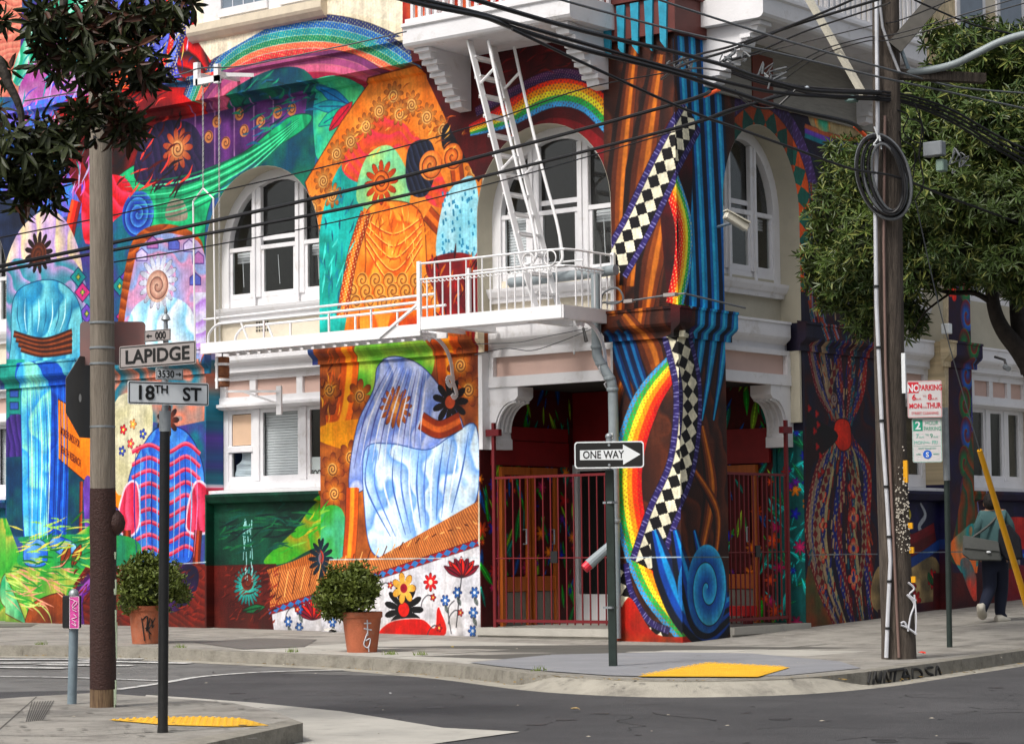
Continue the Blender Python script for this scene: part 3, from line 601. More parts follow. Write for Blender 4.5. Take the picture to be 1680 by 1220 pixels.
    dashes((700, 430, 782, 560), 60, [(.65, .1, .1), (.2, .01, .04), (.75, .4, .1)], 26, 4, 1.5, 45); dashes((525, 565, 610, 700), 70, [(.95, .65, .2), (.35, .12, .05), (.8, .35, .1)], 18, 3.5, 1.2, 46, poly=[(526, 565), (560, 565), (555, 700), (526, 700)])
    dashes((720, 60, 1000, 200), 90, [(.5, .05, .07), (.2, .0, .02)], 26, 4, .4, 47, poly=[(700, 80), (1000, 30), (1000, 120), (900, 110), (790, 170), (740, 180)])
    for k in range(26): Bn([(440+k*13.4, 985-k*5.2), (447+k*13.4, 940-k*3.2)], 1.8, [((.3, .12, .05), (.95, .7, .4))[k % 2]], smooth=False)
    for x, y in ((620, 965), (690, 985), (735, 1010), (515, 985), (455, 1005), (590, 1025), (560, 985), (700, 1035)):
        Bn([(x, y+14), (x+3, y), (x+12, y-9), (x+20, y-4)], 1.6, [(.25, .25, .28)]); cv.petals(x+20, y-5, 6, 5, (.85, .15, .12), (.6, .05, .1), (.95, .85, .4))
    # painted anti-graffiti coat edge
    paint_pier(cv)
    for P in ([(1005, 915), (1120, 914)], [(540, 918), (784, 915)], [(190, 932), (338, 922)]): Bn(P, 1.6, [(.75, .8, .82)], smooth=False)

def paint_right(cv):
    I = cv.poly; Bn = cv.band
    cv.img[:] = (.76, .70, .58)
    I([(1100, 90), (1500, 90), (1500, 230), (1440, 560), (1440, 1100), (1100, 1100)], (.07, .09, .16), (.1, .04, .08), smooth=False)
    I([(1120, 20), (1180, 20), (1260, 200), (1120, 200)], (.18, .06, .03), (.1, .03, .03), smooth=False)
    Bn([(1120, 205), (1180, 178), (1240, 160), (1310, 150)], 60, [(.72, .68, .52), (.06, .06, .07)], check=15)
    for w, c in ((92, [(.09, .12, .3), (.1, .3, .38), (.22, .14, .3)]), (44, [(.5, .2, .06), (.08, .26, .2)])):
        P = [(1172, 420), (1178, 320), (1200, 235), (1245, 198), (1290, 240), (1318, 330), (1325, 480)]
        if w > 50: Bn(P, w, c, dots=((.35, .3, .5), 6))
        else: Bn(P, w, [(.62, .25, .07), (.07, .28, .24)], check=20)
    I([(1330, 170), (1400, 165), (1480, 190), (1480, 280), (1380, 250), (1335, 215)], (.72, .66, .5), (.6, .5, .35))
    Bn([(1320, 215), (1380, 235), (1460, 240)], 22, [(.08, .35, .4), (.3, .2, .5), (.5, .25, .15)])
    I([(1385, 150), (1430, 140), (1440, 200), (1405, 215)], (.6, .1, .12), (.45, .25, .2))
    I([(1335, 180), (1352, 178), (1362, 215), (1340, 210)], (.85, .35, .1), (.2, .5, .4))
    # second pier: gathered dark cloth
    I([(1320, 400), (1445, 400), (1445, 1060), (1320, 1060)], (.05, .05, .12), (.16, .02, .04), smooth=False, folds=3, fdir=(1, .1))
    for x in (1335, 1350): Bn([(x-5, 300), (x, 400), (x-5, 500), (x+10, 560)], 14, [(.05, .2, .3), (.4, .1, .1), (.3, .3, .4)], dots=((.8, .6, .2), 9))
    for y in (470, 510): cv.petals(1343, y, 13, 8, (.62, .5, .12), (.15, .35, .4))
    for i, (o, cs) in enumerate([(0, [(.3, .05, .08), (.5, .42, .36), (.1, .12, .3)]), (20, [(.42, .36, .28), (.38, .32, .25), (.08, .1, .25)]), (44, [(.04, .08, .3), (.3, .04, .1)]), (68, [(.32, .02, .04), (.06, .2, .25)]), (90, [(.1, .1, .3), (.4, .05, .05)])]):
        Bn([(1328+o, 560), (1345+o*.75, 640), (1378+o*.15, 700)], 22, cs, dots=((.6, .5, .45), 10), taper=(1, 1, .4))
        Bn([(1380+o*.1, 712), (1345+o*.85, 770), (1328+o*1.02, 870), (1345+o*.9, 960), (1375+o*.6, 1030)], 24, [cs[0], cs[-1], (.62, .56, .4)] if i % 2 else cs, check=None, dots=((.7, .62, .45), 14), taper=(.4, 1, 1.1, 1, .5))
    for y in (800, 850, 900, 950): cv.petals(1400, y, 17, 4, (.62, .55, .4), (.5, .05, .05), (.1, .1, .3)); cv.petals(1350, y+12, 12, 4, (.62, .52, .35), (.5, .05, .05))
    rr = random.Random(77)
    for k in range(420):
        x, y = rr.uniform(1325, 1438), rr.uniform(440, 1030); q = abs(y-705)/300; c_ = 1380+(x-1380)*(.35+min(1, q)*.9)
        Bn([(c_, y), (c_+(x-1380)*.08, y+rr.uniform(8, 20)*(1 if y > 705 else -1))], rr.uniform(2, 5), [rr.choice([(.05, .08, .28), (.3, .03, .05), (.03, .22, .26), (.45, .38, .28), (.12, .05, .2), (.4, .14, .04)])], smooth=False)
    for o, y0, y1 in ((-34, 760, 960), (30, 760, 980), (-14, 600, 670)):
        Bn([(1380+o*.5, y0), (1380+o*1.25, (y0+y1)/2), (1380+o*.9, y1)], 13, [(.55, .48, .36), (.28, .03, .05)], check=9)
    I([(1372, 690), (1392, 692), (1396, 730), (1380, 740), (1368, 720)], (.6, .12, .03), (.42, .07, .02), line=(.1, .02, .02))
    cv.spiral(1368, 655, 9, (.5, .42, .35), (.2, .2, .3), 1.5)
    I([(1325, 640), (1330, 680), (1375, 715), (1335, 760), (1322, 800)], (.05, .04, .05), (.1, .02, .03)); scatter(cv, (1326, 660, 1350, 780), lambda c, x, y, r: c.petals(x, y, 7, 3, (.5, .04, .04), (.3, .02, .02)), 8, 2)
    I([(1323, 1060), (1325, 930), (1345, 980), (1370, 1045)], (.35, .15, .06), (.2, .2, .1))
    # low wall beyond: navy, dark red, cream with red blossoms
    I([(1440, 795), (1700, 795), (1900, 800), (1900, 1040), (1440, 1040)], (.03, .035, .12), (.06, .05, .18), smooth=False)
    for i, x in enumerate((1500, 1525, 1700)):
        Bn([(x, 825), (x+8, 845), (x-2, 865), (x+12, 880)], 9, [(.5, .45, .15) if i % 2 == 0 else (.6, .62, .65)], taper=(.5, 1, 1, .4))
    for w, c in ((90, [(.28, .03, .06), (.2, .02, .04), (.28, .03, .06)]), (16, [(.05, .15, .32)])):
        P = [(1445, 860), (1500, 900), (1550, 880)] if w > 50 else [(1445, 900), (1500, 925), (1560, 890)]
        Bn(P, w*.5 if w > 50 else w, c)
    I([(1440, 930), (1500, 935), (1550, 915), (1560, 1000), (1440, 1005)], (.5, .42, .28), (.25, .22, .16))
    for x, y in ((1465, 960), (1510, 962), (1518, 985), (1480, 990), (1545, 950)): cv.petals(x, y, 17, 7, (.55, .04, .06), (.35, .02, .05), (.7, .3, .2)); cv.leaf(x, y+10, 22, 8, 1.9, (.05, .22, .12))
    I([(1440, 1000), (1560, 985), (1700, 960), (1700, 1040), (1440, 1040)], (.1, .03, .1), (.2, .03, .05), smooth=False)
    I([(1630, 860), (1700, 850), (1720, 900), (1640, 905)], (.45, .05, .06), (.6, .2, .15)); Bn([(1620, 905), (1660, 915), (1720, 900)], 14, [(.06, .3, .55), (.1, .1, .4)])
    cv.spiral(1678, 925, 24, (.8, .8, .8), (.1, .1, .12), 3); I([(1630, 935), (1700, 930), (1700, 985), (1640, 985)], (.35, .02, .05), (.25, .1, .2))
    # third pier
    I([(1556, 430), (1645, 430), (1645, 1010), (1556, 1010)], (.07, .04, .16), (.14, .03, .08), smooth=False)
    I([(1615, 570), (1645, 570), (1645, 800), (1605, 800)], (.3, .02, .03), (.18, .02, .03), smooth=False)
    for i in range(9):
        y = 470+i*48; x = 1583+(3 if i % 2 else 0)
        cv.spiral(x, y, 27, ((.04, .3, .16), (.05, .25, .5))[i % 2], (.35, .03, .05), 1.3, (.3, .3, .15), .8)
    for y in (515, 545, 575): cv.spiral(1603, y, 13, (.75, .6, .2), (.5, .15, .08), 2.5, asp=.7)
    for y in (455, 480): cv.petals(1563, y, 16, 3, (.8, .2, .05), (.6, .05, .05), rot=1)
    Bn([(1600, 590), (1596, 700), (1612, 790), (1620, 850)], 12, [(.1, .12, .35), (.3, .3, .45)], dots=((.6, .6, .6), 8))
    I([(1570, 850), (1592, 720), (1602, 720), (1620, 860), (1600, 920), (1560, 920)], (.35, .15, .05), (.05, .2, .15), folds=5, fdir=(1, .2))
    I([(1558, 900), (1580, 870), (1600, 860), (1620, 900), (1610, 980), (1590, 960)], (.75, .32, .12), (.05, .4, .42), folds=1.4, fdir=(1, .4))
    I([(1546, 940), (1660, 940), (1660, 1010), (1546, 1010)], (.22, .02, .02), (.15, .02, .05), smooth=False)
    I([(1575, 925), (1590, 918), (1606, 965), (1597, 985)], (.05, .35, .38), (.6, .2, .15))
    paint_pier(cv)
    for P in ([(1120, 914), (1197, 914)], [(1325, 910), (1440, 909)], [(1490, 906), (1640, 905)]): Bn(P, 1.5, [(.45, .5, .5)], smooth=False)

def paint_porch(cv, seed):
    cv.img[:] = (.28, .02, .03)
    r = random.Random(seed)
    for _ in range(230):
        x, z = r.uniform(0, cv.w), r.uniform(0, cv.h); l = r.uniform(.12, .5)*cv.res; a = r.uniform(.9, 2.3)+(math.pi if r.random() < .25 else 0)
        c = r.choice([(.05, .5, .2), (.12, .62, .15), (.04, .48, .42), (.5, .68, .15), (.05, .3, .6)])
        leaf_tex(cv, x, z, l, l*.22, a, c)
    if seed == 8:
        k0 = int((cv.w-.62*cv.res)); cv.img[:, k0:] = (.03, .33, .33)
        for i in range(80):
            l = r.uniform(.15, .35)*cv.res; leaf_tex(cv, r.uniform(k0, cv.w), r.uniform(0, cv.h*.8), l, l*.25, r.uniform(.3, 2.8), r.choice([(.05, .6, .6), (.1, .75, .72), (.05, .45, .3)]))
    for _ in range(90):
        x, z = r.uniform(0, cv.w), r.uniform(0, cv.h*.75); R = r.uniform(.05, .12)*cv.res
        c = r.choice([(.8, .1, .1), (.75, .12, .4), (.1, .15, .7), (.9, .5, .1), (.4, .1, .6), (.85, .3, .1)])
        petals_tex(cv, x, z, R, r.choice((5, 6, 8)), c)
def leaf_tex(cv, x, z, l, w, a, c):
    n = 9; T = []
    for i in range(n): t = i/(n-1); T.append((t, math.sin(math.pi*t**.8)))
    ca, sa = math.cos(a), math.sin(a); P = np.array([(x+l*t*ca-w*k/2*sa, z+l*t*sa+w*k/2*ca) for t, k in T]+[(x+l*t*ca+w*k/2*sa, z+l*t*sa-w*k/2*ca) for t, k in T[::-1]])
    b = cv.win(P, 2)
    if b is None: return
    x0, y0, x1, y1 = b; Y, X = np.mgrid[y0:y1, x0:x1].astype(np.float32); s = ((X-x)*ca+(Y-z)*sa)/l; v = abs(-(X-x)*sa+(Y-z)*ca)/(w/2)
    lim = np.sin(math.pi*np.clip(s, 0, 1)**.8); al = np.clip((lim-v)*w*.5, 0, 1)*((s > 0) & (s < 1))
    cv.blend(b, al, np.array(c, np.float32)*(.6+.6*(v < .12)+.5*s)[..., None])
def petals_tex(cv, x, z, R, n, c):
    b = cv.win(np.array([(x, z)]), R+1)
    if b is None: return
    x0, y0, x1, y1 = b; Y, X = np.mgrid[y0:y1, x0:x1].astype(np.float32); q = np.hypot(X-x, Y-z)/R; th = np.arctan2(Y-z, X-x)
    lim = .3+.7*abs(np.cos(th*n/2)); cv.blend(b, np.clip((lim-q)*R, 0, 1), np.array(c, np.float32)*(1.2-.6*q)[..., None])

CL = Canvas('X', 0., -16., .06, -.1, 9.8); paint_left(CL); CL.finish('painted_facade_left')
CRt = Canvas('Y', 0., -.06, 13., -.1, 8.6); paint_right(CRt); CRt.img[:, int(2.6*CRt.res):] = np.clip(CRt.img[:, int(2.6*CRt.res):]*np.where(CRt.img[:, int(2.6*CRt.res):].mean(2, keepdims=True) < .42, 1.45, 1.), 0, 1); CRt.finish('painted_facade_right')
CP1 = Canvas('Y', -3., 0., 3., 0., 3.3, 110); paint_porch(CP1, 3); CP1.finish('painted_porch_side')
CP2 = Canvas('X', 2.7, -3.2, .2, 0., 3.3, 110); paint_porch(CP2, 8); CP2.finish('painted_porch_back')
# ------------------------------------------------------------------ the mural building
B = thing('mural_building', (0, 0, 0), 'large corner building covered in bright murals, with arched windows and white balconies', 'building')
def LW(u, n, z): return (u, -n, z)        # facade on 18th St : u -> X, outward n -> -Y
def RW(u, n, z): return (n, u, z)         # facade on Lapidge : u -> Y, outward n -> +X
def wbox(mb, F, u0, u1, n0, n1, z0, z1):
    return mb.box(F(u0, n0, z0), F(u1, n1, z1))
def part(mb, name, m, parent=None, canvas=None, smooth=False, bevel=0, label=None):
    o = mb.build(name, m, parent or B, smooth, bevel)
    if canvas is not None: canvas.apply(o.data)
    if label: o['label'] = label
    return o
ZB0, ZB1 = 3.58, 3.83                     # belt course
ZC0, ZC1 = 7.13, 7.46                     # cornice
SPR, RZ = 5.12, 1.05                      # arch springing, rise
REC = .38
LOP = [(-16.6, -15.9), (-13.9, -11.82), (-7.70, -5.61), (-2.97, -.93)]     # openings of the left facade
ROP = [(.96, 2.66), (4.62, 6.28), (7.05, 9.2), (9.9, 12.)]
def piers(ops, a, b):
    e = [a]+[x for o in ops for x in o]+[b]; return [(e[i], e[i+1]) for i in range(0, len(e), 2) if e[i+1]-e[i] > .02]
def facade(F, ops, a, b, cv, zt, deep=REC, arched=None):
    for i, (u0, u1) in enumerate(piers(ops, a, b)):
        part(wbox(MB(), F, u0, u1, 0, -deep, -.4, SPR), 'pilaster', None, canvas=cv)
    mb = MB(); NS = 26                     # spandrels with real arched openings
    for (u0, u1) in piers(ops, a, b): wbox(mb, F, u0, u1, 0, -deep, SPR, ZC0)
    for i, (u0, u1) in enumerate(ops):
        if arched and not arched[i]: wbox(mb, F, u0, u1, 0, -deep, 6.1, ZC0); continue
        c, r = (u0+u1)/2, (u1-u0)/2
        P = [(c-r*math.cos(math.pi*k/NS), SPR+RZ*math.sin(math.pi*k/NS)) for k in range(NS+1)]
        for k in range(NS):
            (x0, z0), (x1, z1) = P[k], P[k+1]
            mb.prism([F(x0, 0, z0), F(x1, 0, z1), F(x1, 0, ZC0), F(x0, 0, ZC0)], np.array(F(0, -deep, 0)))
    part(mb, 'arcade_wall', None, canvas=cv)
    part(wbox(MB(), F, a, b, 0, -deep, ZC0, zt), 'upper_wall', None, canvas=cv)
    for i, (u0, u1) in enumerate(ops):     # plastered reveals, 3 mm proud of the jambs
        c, r = (u0+u1)/2, (u1-u0)/2; t = .006; mb = MB()
        if arched and not arched[i]:
            P = [(u0, 1.85), (u0, 6.1), (u1, 6.1), (u1, 1.85)]
        else: P = [(u0, ZB1)]+[(c-r*math.cos(math.pi*k/NS), SPR+RZ*math.sin(math.pi*k/NS)) for k in range(NS+1)]+[(u1, ZB1)]
        for k in range(len(P)-1):
            (x0, z0), (x1, z1) = P[k], P[k+1]; mx, mz = c, SPR-.2
            q = [(x+(mx-x)/max(.01, math.hypot(mx-x, mz-z))*t, z+(mz-z)/max(.01, math.hypot(mx-x, mz-z))*t*(z > SPR-.1)) for x, z in P[k:k+2]]
            mb.prism([F(x0, -.003, z0), F(x1, -.003, z1), F(q[1][0], -.003, q[1][1]), F(q[0][0], -.003, q[0][1])], np.array(F(0, -deep+.01, 0)))
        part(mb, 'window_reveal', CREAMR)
facade(LW, LOP, -17., 0., CL, 9.75)
facade(RW, ROP, .004+REC, 13., CRt, 8.6, arched=[1, 1, 0, 0])
part(wbox(MB(), RW, .003, .963, .002, -.1, -.4, SPR+2.6), 'pier_side', None, canvas=CRt)
def belt(F, u0, u1, n, m=None, cv=None, name='belt_course', ends=True):
    """moulded band: fascia, cove and fillet"""
    prof = [(0, ZB0-.10), (.035, ZB0-.10), (.035, ZB0-.03), (.07, ZB0), (.11, ZB0+.03), (.125, ZB0+.06), (.125, ZB1-.03), (.14, ZB1-.03), (.14, ZB1), (0, ZB1+.02)]
    mb = MB().prism([F(u0, n+p, z) for p, z in prof], np.array(F(u1, 0, 0))-np.array(F(u0, 0, 0)))
    part(mb, name, m, canvas=cv)
for (a, b) in piers(LOP, -17., 0.): belt(LW, a-.1*(a > -16.9), b+.1, -.002, cv=CL)
for (a, b) in piers(ROP, -.14, 13.): belt(RW, a if a < 0 else a-.1, b+.1, -.001, cv=CRt)
for (a, b) in LOP[1:]: belt(LW, a+.1, b-.1, -.20, WHITE)
for (a, b) in ROP: belt(RW, a+.1, b-.1, -.22, WHITE)
for (a, b) in LOP: part(wbox(MB(), LW, a, b, -.20, -.5, ZB0-.12, ZB1+.004), 'belt_backing', WHITE)
for (a, b) in ROP: part(wbox(MB(), RW, a, b, -.22, -.5, ZB0-.12, ZB1+.004), 'belt_backing', WHITE)
def cornice(F, u0, u1, cv):
    prof = [(0, ZC0-.12), (.05, ZC0-.10), (.10, ZC0-.02), (.24, ZC0), (.24, ZC1-.08), (.29, ZC1-.05), (.29, ZC1), (0, ZC1+.07)]
    part(MB().prism([F(u0, p, z) for p, z in prof], np.array(F(u1, 0, 0))-np.array(F(u0, 0, 0))), 'cornice', None, canvas=cv)
cornice(LW, -17., -3.32, CL); cornice(RW, 4.5, 13., CRt)
# body behind the walls: closes the rooms off from the sky
part(MB().box((-17, 5., 0), (-.4, 13, 9.6)), 'building_core', DARK)
part(MB().box((-17, REC, 9.3), (-REC, 13, 9.4)), 'flat_roof', DARK)
part(MB().box((-17, REC+.02, ZB1-.2), (-REC-.02, 5, ZB1-.05)), 'upper_floor_slab', DARK)

# ---- windows
def arch_z(u, c, r, rz=RZ): return SPR+rz*math.sqrt(max(0., 1-((u-c)/r)**2))
def pane(F, parent, u0, u1, n, z0, z1, c=None, r=None, name='pane', m=GLASS):
    if c is None: P = [(u0, z0), (u1, z0), (u1, z1), (u0, z1)]
    else:
        P = [(u0, z0), (u1, z0)]+[(u, arch_z(u, c, r, r/(r+.001)*(RZ-.14))) for u in np.linspace(u1, u0, 10)]
    mb = MB().prism([F(u, n, z) for u, z in P], np.array(F(0, -.008, 0))); return link(name, mb.mesh(name, m), parent)
def arched_window(F, u0, u1, zs, blind=None, mull=.17, side=.42, inner=DARK, sill=True):
    c, r = (u0+u1)/2, (u1-u0)/2; n = -REC+.06; fr = .14; w = link('arched_window', wbox(MB(), F, u0, u1, n-.005, n-.05, zs, zs+.13).mesh('window_rail', WHITE), B)
    mb = MB(); NS = 24
    for s_ in (u0, u1-fr): wbox(mb, F, s_, s_+fr, n+.03, n-.06, zs, SPR)
    ri, rzi = r-fr, RZ-fr
    for k in range(NS):
        a0, a1 = math.pi*k/NS, math.pi*(k+1)/NS
        q = [(c-r*math.cos(a0), SPR+RZ*math.sin(a0)), (c-r*math.cos(a1), SPR+RZ*math.sin(a1)), (c-ri*math.cos(a1), SPR+rzi*math.sin(a1)), (c-ri*math.cos(a0), SPR+rzi*math.sin(a0))]
        mb.prism([F(x, n+.03, z) for x, z in q], np.array(F(0, -.09, 0)))
    link('frame', mb.mesh('frame', WHITE), w)
    ml, mr = u0+fr+side, u1-fr-side-mull
    for m0 in (ml, mr):
        link('mullion', wbox(MB(), F, m0, m0+mull, n+.02, n-.05, zs+.13, arch_z(m0+mull/2, c, ri, rzi)+.02).mesh('mullion', WHITE, bevel=.008), w)
        link('mullion_bead', wbox(MB(), F, m0+.05, m0+.09, n+.045, n+.021, zs+.02, arch_z(m0+.07, c, ri, rzi)).mesh('bead', WHITE), w)
    lights = [(u0+fr, ml, 0), (ml+mull, mr, 1), (mr+mull, u1-fr, 0)]
    zr = SPR+.02
    for a, b, mid in lights:
        z1 = min(arch_z(a, c, ri, rzi), arch_z(b, c, ri, rzi))
        mb = MB(); wbox(mb, F, a, b, n+.01, n-.03, zr-.02, zr+.035)
        if mid: wbox(mb, F, a, b, n-.032, n-.06, zr+.1, zr+.16)
        wbox(mb, F, a, a+.045, n-.002, n-.04, zs+.13, zr-.02); wbox(mb, F, b-.045, b, n-.002, n-.04, zs+.13, zr-.02); wbox(mb, F, a+.045, b-.045, n-.002, n-.04, zs+.13, zs+.2)
        link('sash', mb.mesh('sash', WHITE), w)
        pane(F, w, a+.045, b-.045, n-.02, zs+.2, zr-.02); pane(F, w, a, b, n-.05, zr+.035, 0, c, ri)
        if blind and blind == 'all' or (blind == 'side' and not mid and a < c):
            blind_mesh(F, w, a+.02, b-.02, n-.10, zs+.16, zr if blind == 'side' else zr+.4)
        elif not mid: blind_mesh(F, w, a+.02, b-.02, n-.12, zr-.16, zr-.02)
        link('blind_cord', MB().tube([F(a+(b-a)*.35, n-.09, zr-.1), F(a+(b-a)*.4, n-.09, zs+.3)], .005, 4).mesh('cord', BLIND), w)
    if sill:
        prof = [(-REC, zs-.17), (-.06, zs-.17), (-.05, zs-.12), (-.02, zs-.1), (.01, zs-.04), (.02, zs), (-REC, zs+.015)]
        link('sill', MB().prism([F(u0+.005, p-.18, z) for p, z in prof], np.array(F(u1-u0-.01, 0, 0))-np.array(F(0, 0, 0))).mesh('sill', WHITE), w)
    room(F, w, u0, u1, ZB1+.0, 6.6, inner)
    return w
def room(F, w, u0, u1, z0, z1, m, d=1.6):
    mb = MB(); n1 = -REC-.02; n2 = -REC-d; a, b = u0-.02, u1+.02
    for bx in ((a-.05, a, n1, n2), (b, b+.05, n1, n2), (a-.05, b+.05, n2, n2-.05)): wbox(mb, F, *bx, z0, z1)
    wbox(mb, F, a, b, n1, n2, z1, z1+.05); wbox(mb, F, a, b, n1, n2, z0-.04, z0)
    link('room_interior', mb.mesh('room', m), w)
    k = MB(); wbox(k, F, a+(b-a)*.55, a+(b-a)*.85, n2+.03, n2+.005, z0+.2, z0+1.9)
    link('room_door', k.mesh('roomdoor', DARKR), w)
def blind_mesh(F, w, a, b, n, z0, z1):
    mb = MB(); z = z0
    while z < z1-.02:
        mb.prism([F(a, n, z), F(a, n-.018, z+.012), F(a, n-.018, z+.037), F(a, n, z+.025)], np.array(F(b-a, 0, 0))-np.array(F(0, 0, 0))); z += .036
    o = link('venetian_blind', mb.mesh('venetian_blind', BLIND), w); o['kind'] = 'stuff'; return o
arched_window(LW, -13.9, -11.82, 4.35, 'all')
arched_window(LW, -7.70, -5.61, 4.35)
arched_window(LW, -2.97, -.93, 4.26, 'side', inner=DARKR)
arched_window(RW, .96, 2.66, 4.30, mull=.13, side=.36)
arched_window(RW, 4.62, 6.28, 4.30, mull=.13, side=.36)
for F, ops in ((LW, LOP[1:]), (RW, ROP)):
    for (a, b) in ops:                     # apron wall between belt and window
        arch = True
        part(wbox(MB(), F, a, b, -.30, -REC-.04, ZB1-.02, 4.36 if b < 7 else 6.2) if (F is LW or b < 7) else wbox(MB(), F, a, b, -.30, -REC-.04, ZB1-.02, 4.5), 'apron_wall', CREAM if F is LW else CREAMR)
def rect_window(F, u0, u1, z0, z1, cols, blinds=None, name='window', rec=-REC+.04, top=True):
    w = link(name, wbox(MB(), F, u0, u1, rec+.02, rec-.05, z1-.08, z1).mesh('head', WHITE), B); mb = MB()
    wbox(mb, F, u0, u0+.09, rec+.02, rec-.05, z0, z1-.08); wbox(mb, F, u1-.09, u1, rec+.02, rec-.05, z0, z1-.08); wbox(mb, F, u0+.09, u1-.09, rec+.02, rec-.05, z0, z0+.1)
    link('frame', mb.mesh('frame', WHITE), w)
    e = [u0+.09]+[x for c in cols for x in (c-.06, c+.06)]+[u1-.09]
    for c in cols: link('mullion', wbox(MB(), F, c-.06, c+.06, rec+.03, rec-.045, z0+.1, z1-.08).mesh('mullion', WHITE, bevel=.006), w)
    for i in range(0, len(e), 2):
        a, b = e[i], e[i+1]; mb = MB(); s = .05
        wbox(mb, F, a, a+s, rec+.005, rec-.03, z0+.1, z1-.08); wbox(mb, F, b-s, b, rec+.005, rec-.03, z0+.1, z1-.08)
        wbox(mb, F, a+s, b-s, rec+.005, rec-.03, z0+.1, z0+.17); wbox(mb, F, a+s, b-s, rec+.005, rec-.03, z1-.13, z1-.08)
        link('sash', mb.mesh('sash', WHITE), w); pane(F, w, a+s, b-s, rec-.02, z0+.17, z1-.13)
        if blinds and blinds[i//2]: blind_mesh(F, w, a+.02, b-.02, rec-.08, z0+.12, z1-.1)
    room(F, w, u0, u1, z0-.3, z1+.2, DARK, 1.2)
    return w
def lower_bay(F, a, b, z0, cols, blinds, cv, lowm=None):
    w = rect_window(F, a+.005, b-.005, z0, 3.07, cols, blinds, 'ground_floor_window')
    part(wbox(MB(), F, a, b, -.30, -REC-.03, 3.072, ZB0-.1), 'transom_panel', PINK)
    mb = MB(); wbox(mb, F, a+.003, b-.003, -.24, -.298, 3.07, 3.16); wbox(mb, F, a+.003, b-.003, -.25, -.298, ZB0-.2, ZB0-.102)
    for u in [a+.06]+cols+[b-.06]: wbox(mb, F, u-.055, u+.055, -.255, -.297, 3.161, ZB0-.201)
    part(mb, 'transom_frame', WHITE)
    part(MB().prism([F(a+.003, n, z) for n, z in ((-.18, 3.03), (-.18, 3.068), (-.27, 3.075), (-.35, 3.068), (-.35, 2.99), (-.24, 3.0))], np.array(F(b-a-.006, 0, 0))-np.array(F(0, 0, 0))), 'window_hood', WHITE)
    part(MB().prism([F(a+.003, n, z) for n, z in ((-.04, z0-.06), (-.04, z0-.02), (-.36, z0+.0), (-.36, z0-.06))], np.array(F(b-a-.006, 0, 0))-np.array(F(0, 0, 0))), 'window_sill', WHITE)
    part(MB().prism([F(a-.0, n, z) for n, z in ((.02, z0-.1), (.02, z0-.062), (-.36, z0-.062), (-.36, z0-.3), (-.13, z0-.2), (-.03, z0-.18))], np.array(F(b-a, 0, 0))-np.array(F(0, 0, 0))), 'painted_ledge', None, canvas=cv)
    part(wbox(MB(), F, a, b, -.14, -REC-.03, -.4, z0-.065), 'dado_wall', None, canvas=cv)
    return w
w = lower_bay(LW, -7.70, -5.61, 1.93, [-7.08, -6.22], [0, 1, 0], CL)
# left light: peach board over a small pane with a gathered curtain
link('transom_board', wbox(MB(), LW, -7.55, -7.19, -REC+.028, -REC-.0, 2.52, 2.93).mesh('board', PEACH), w)
link('lock_rail', wbox(MB(), LW, -7.61, -7.14, -REC+.07, -REC+.02, 2.42, 2.51).mesh('rail', WHITE, bevel=.01), w)
mb = MB(); vs = []
for i in range(17):
    t = i/16; z = 2.42-.32*t*1.35; xl = -7.50-.08*math.sin(t*1.5)*(t > .3)+(.06 if t < .35 else 0)
    vs += [(xl, REC+.03+.01*math.sin(i), z), (-7.18, REC+.03+.01*math.cos(i*1.7), z)]
mb.add(vs, [(2*i, 2*i+1, 2*i+3, 2*i+2) for i in range(16)]); link('curtain', mb.mesh('curtain', mat('pale_curtain', (.52, .58, .66), .8)), w)
fs = link('paper_notice', wbox(MB(), LW, -6.14, -5.75, -REC+.012, -REC+.006, 2.06, 2.32).mesh('paper', SIGNW), w)
lower_bay(LW, -13.9, -11.82, 1.95, [-13.2, -12.5], [1, 1, 1], CL)
lower_bay(RW, 4.62, 6.28, 1.86, [5.45], [0, 0], CRt)
part(wbox(MB(), RW, 5.02, 5.5, -REC-.02, -REC-.04, 1.95, 2.6), 'green_curtain', mat('olive_curtain', (.2, .22, .02), .8))
lower_bay(RW, 7.05, 9.2, 1.88, [7.55, 8.1, 8.65], [0, 0, 0, 0], CRt)
lower_bay(RW, 9.9, 12., 1.9, [10.6, 11.3], [0, 0, 0], CRt)
for a, b in ROP[2:]: rect_window(RW, a+.01, b-.01, 4.45, 6.08, [(a+b)/2], None, 'upper_window')
# cream upper storey windows above the cornice on 18th St
part(MB().prism([LW(-7.95, n, z) for n, z in ((0, 7.98), (.05, 8.0), (.1, 8.06), (.12, 8.1), (.12, 8.2), (0, 8.22))], (2.5, 0, 0)), 'window_sill', mat('cream_sill', (.66, .58, .45), .7))
part(wbox(MB(), LW, -7.72, -5.42, .012, -.1, 8.22, 9.7), 'window_surround', WHITE)
for a in (-7.35, -6.2):
    w = link('upper_window', wbox(MB(), LW, a-.06, a+.86, .05, .014, 8.25, 8.36).mesh('rail', WHITE), B)
    mb = MB(); wbox(mb, LW, a-.06, a, .05, .014, 8.362, 9.7); wbox(mb, LW, a+.8, a+.86, .05, .014, 8.362, 9.7); link('frame', mb.mesh('frame', WHITE), w)
    wbox2 = wbox(MB(), LW, a, a+.8, .018, .014, 8.362, 9.7); link('pane', wbox2.mesh('pane', mat('leaded_glass', (.16, .2, .25), .15, spec=.6)), w)
    mb = MB()
    for k in range(1, 4): wbox(mb, LW, a+k*.2-.006, a+k*.2+.006, .026, .02, 8.362, 9.7)
    wbox(mb, LW, a, a+.8, .026, .02, 8.7, 8.712); link('muntins', mb.mesh('muntins', BLIND), w)
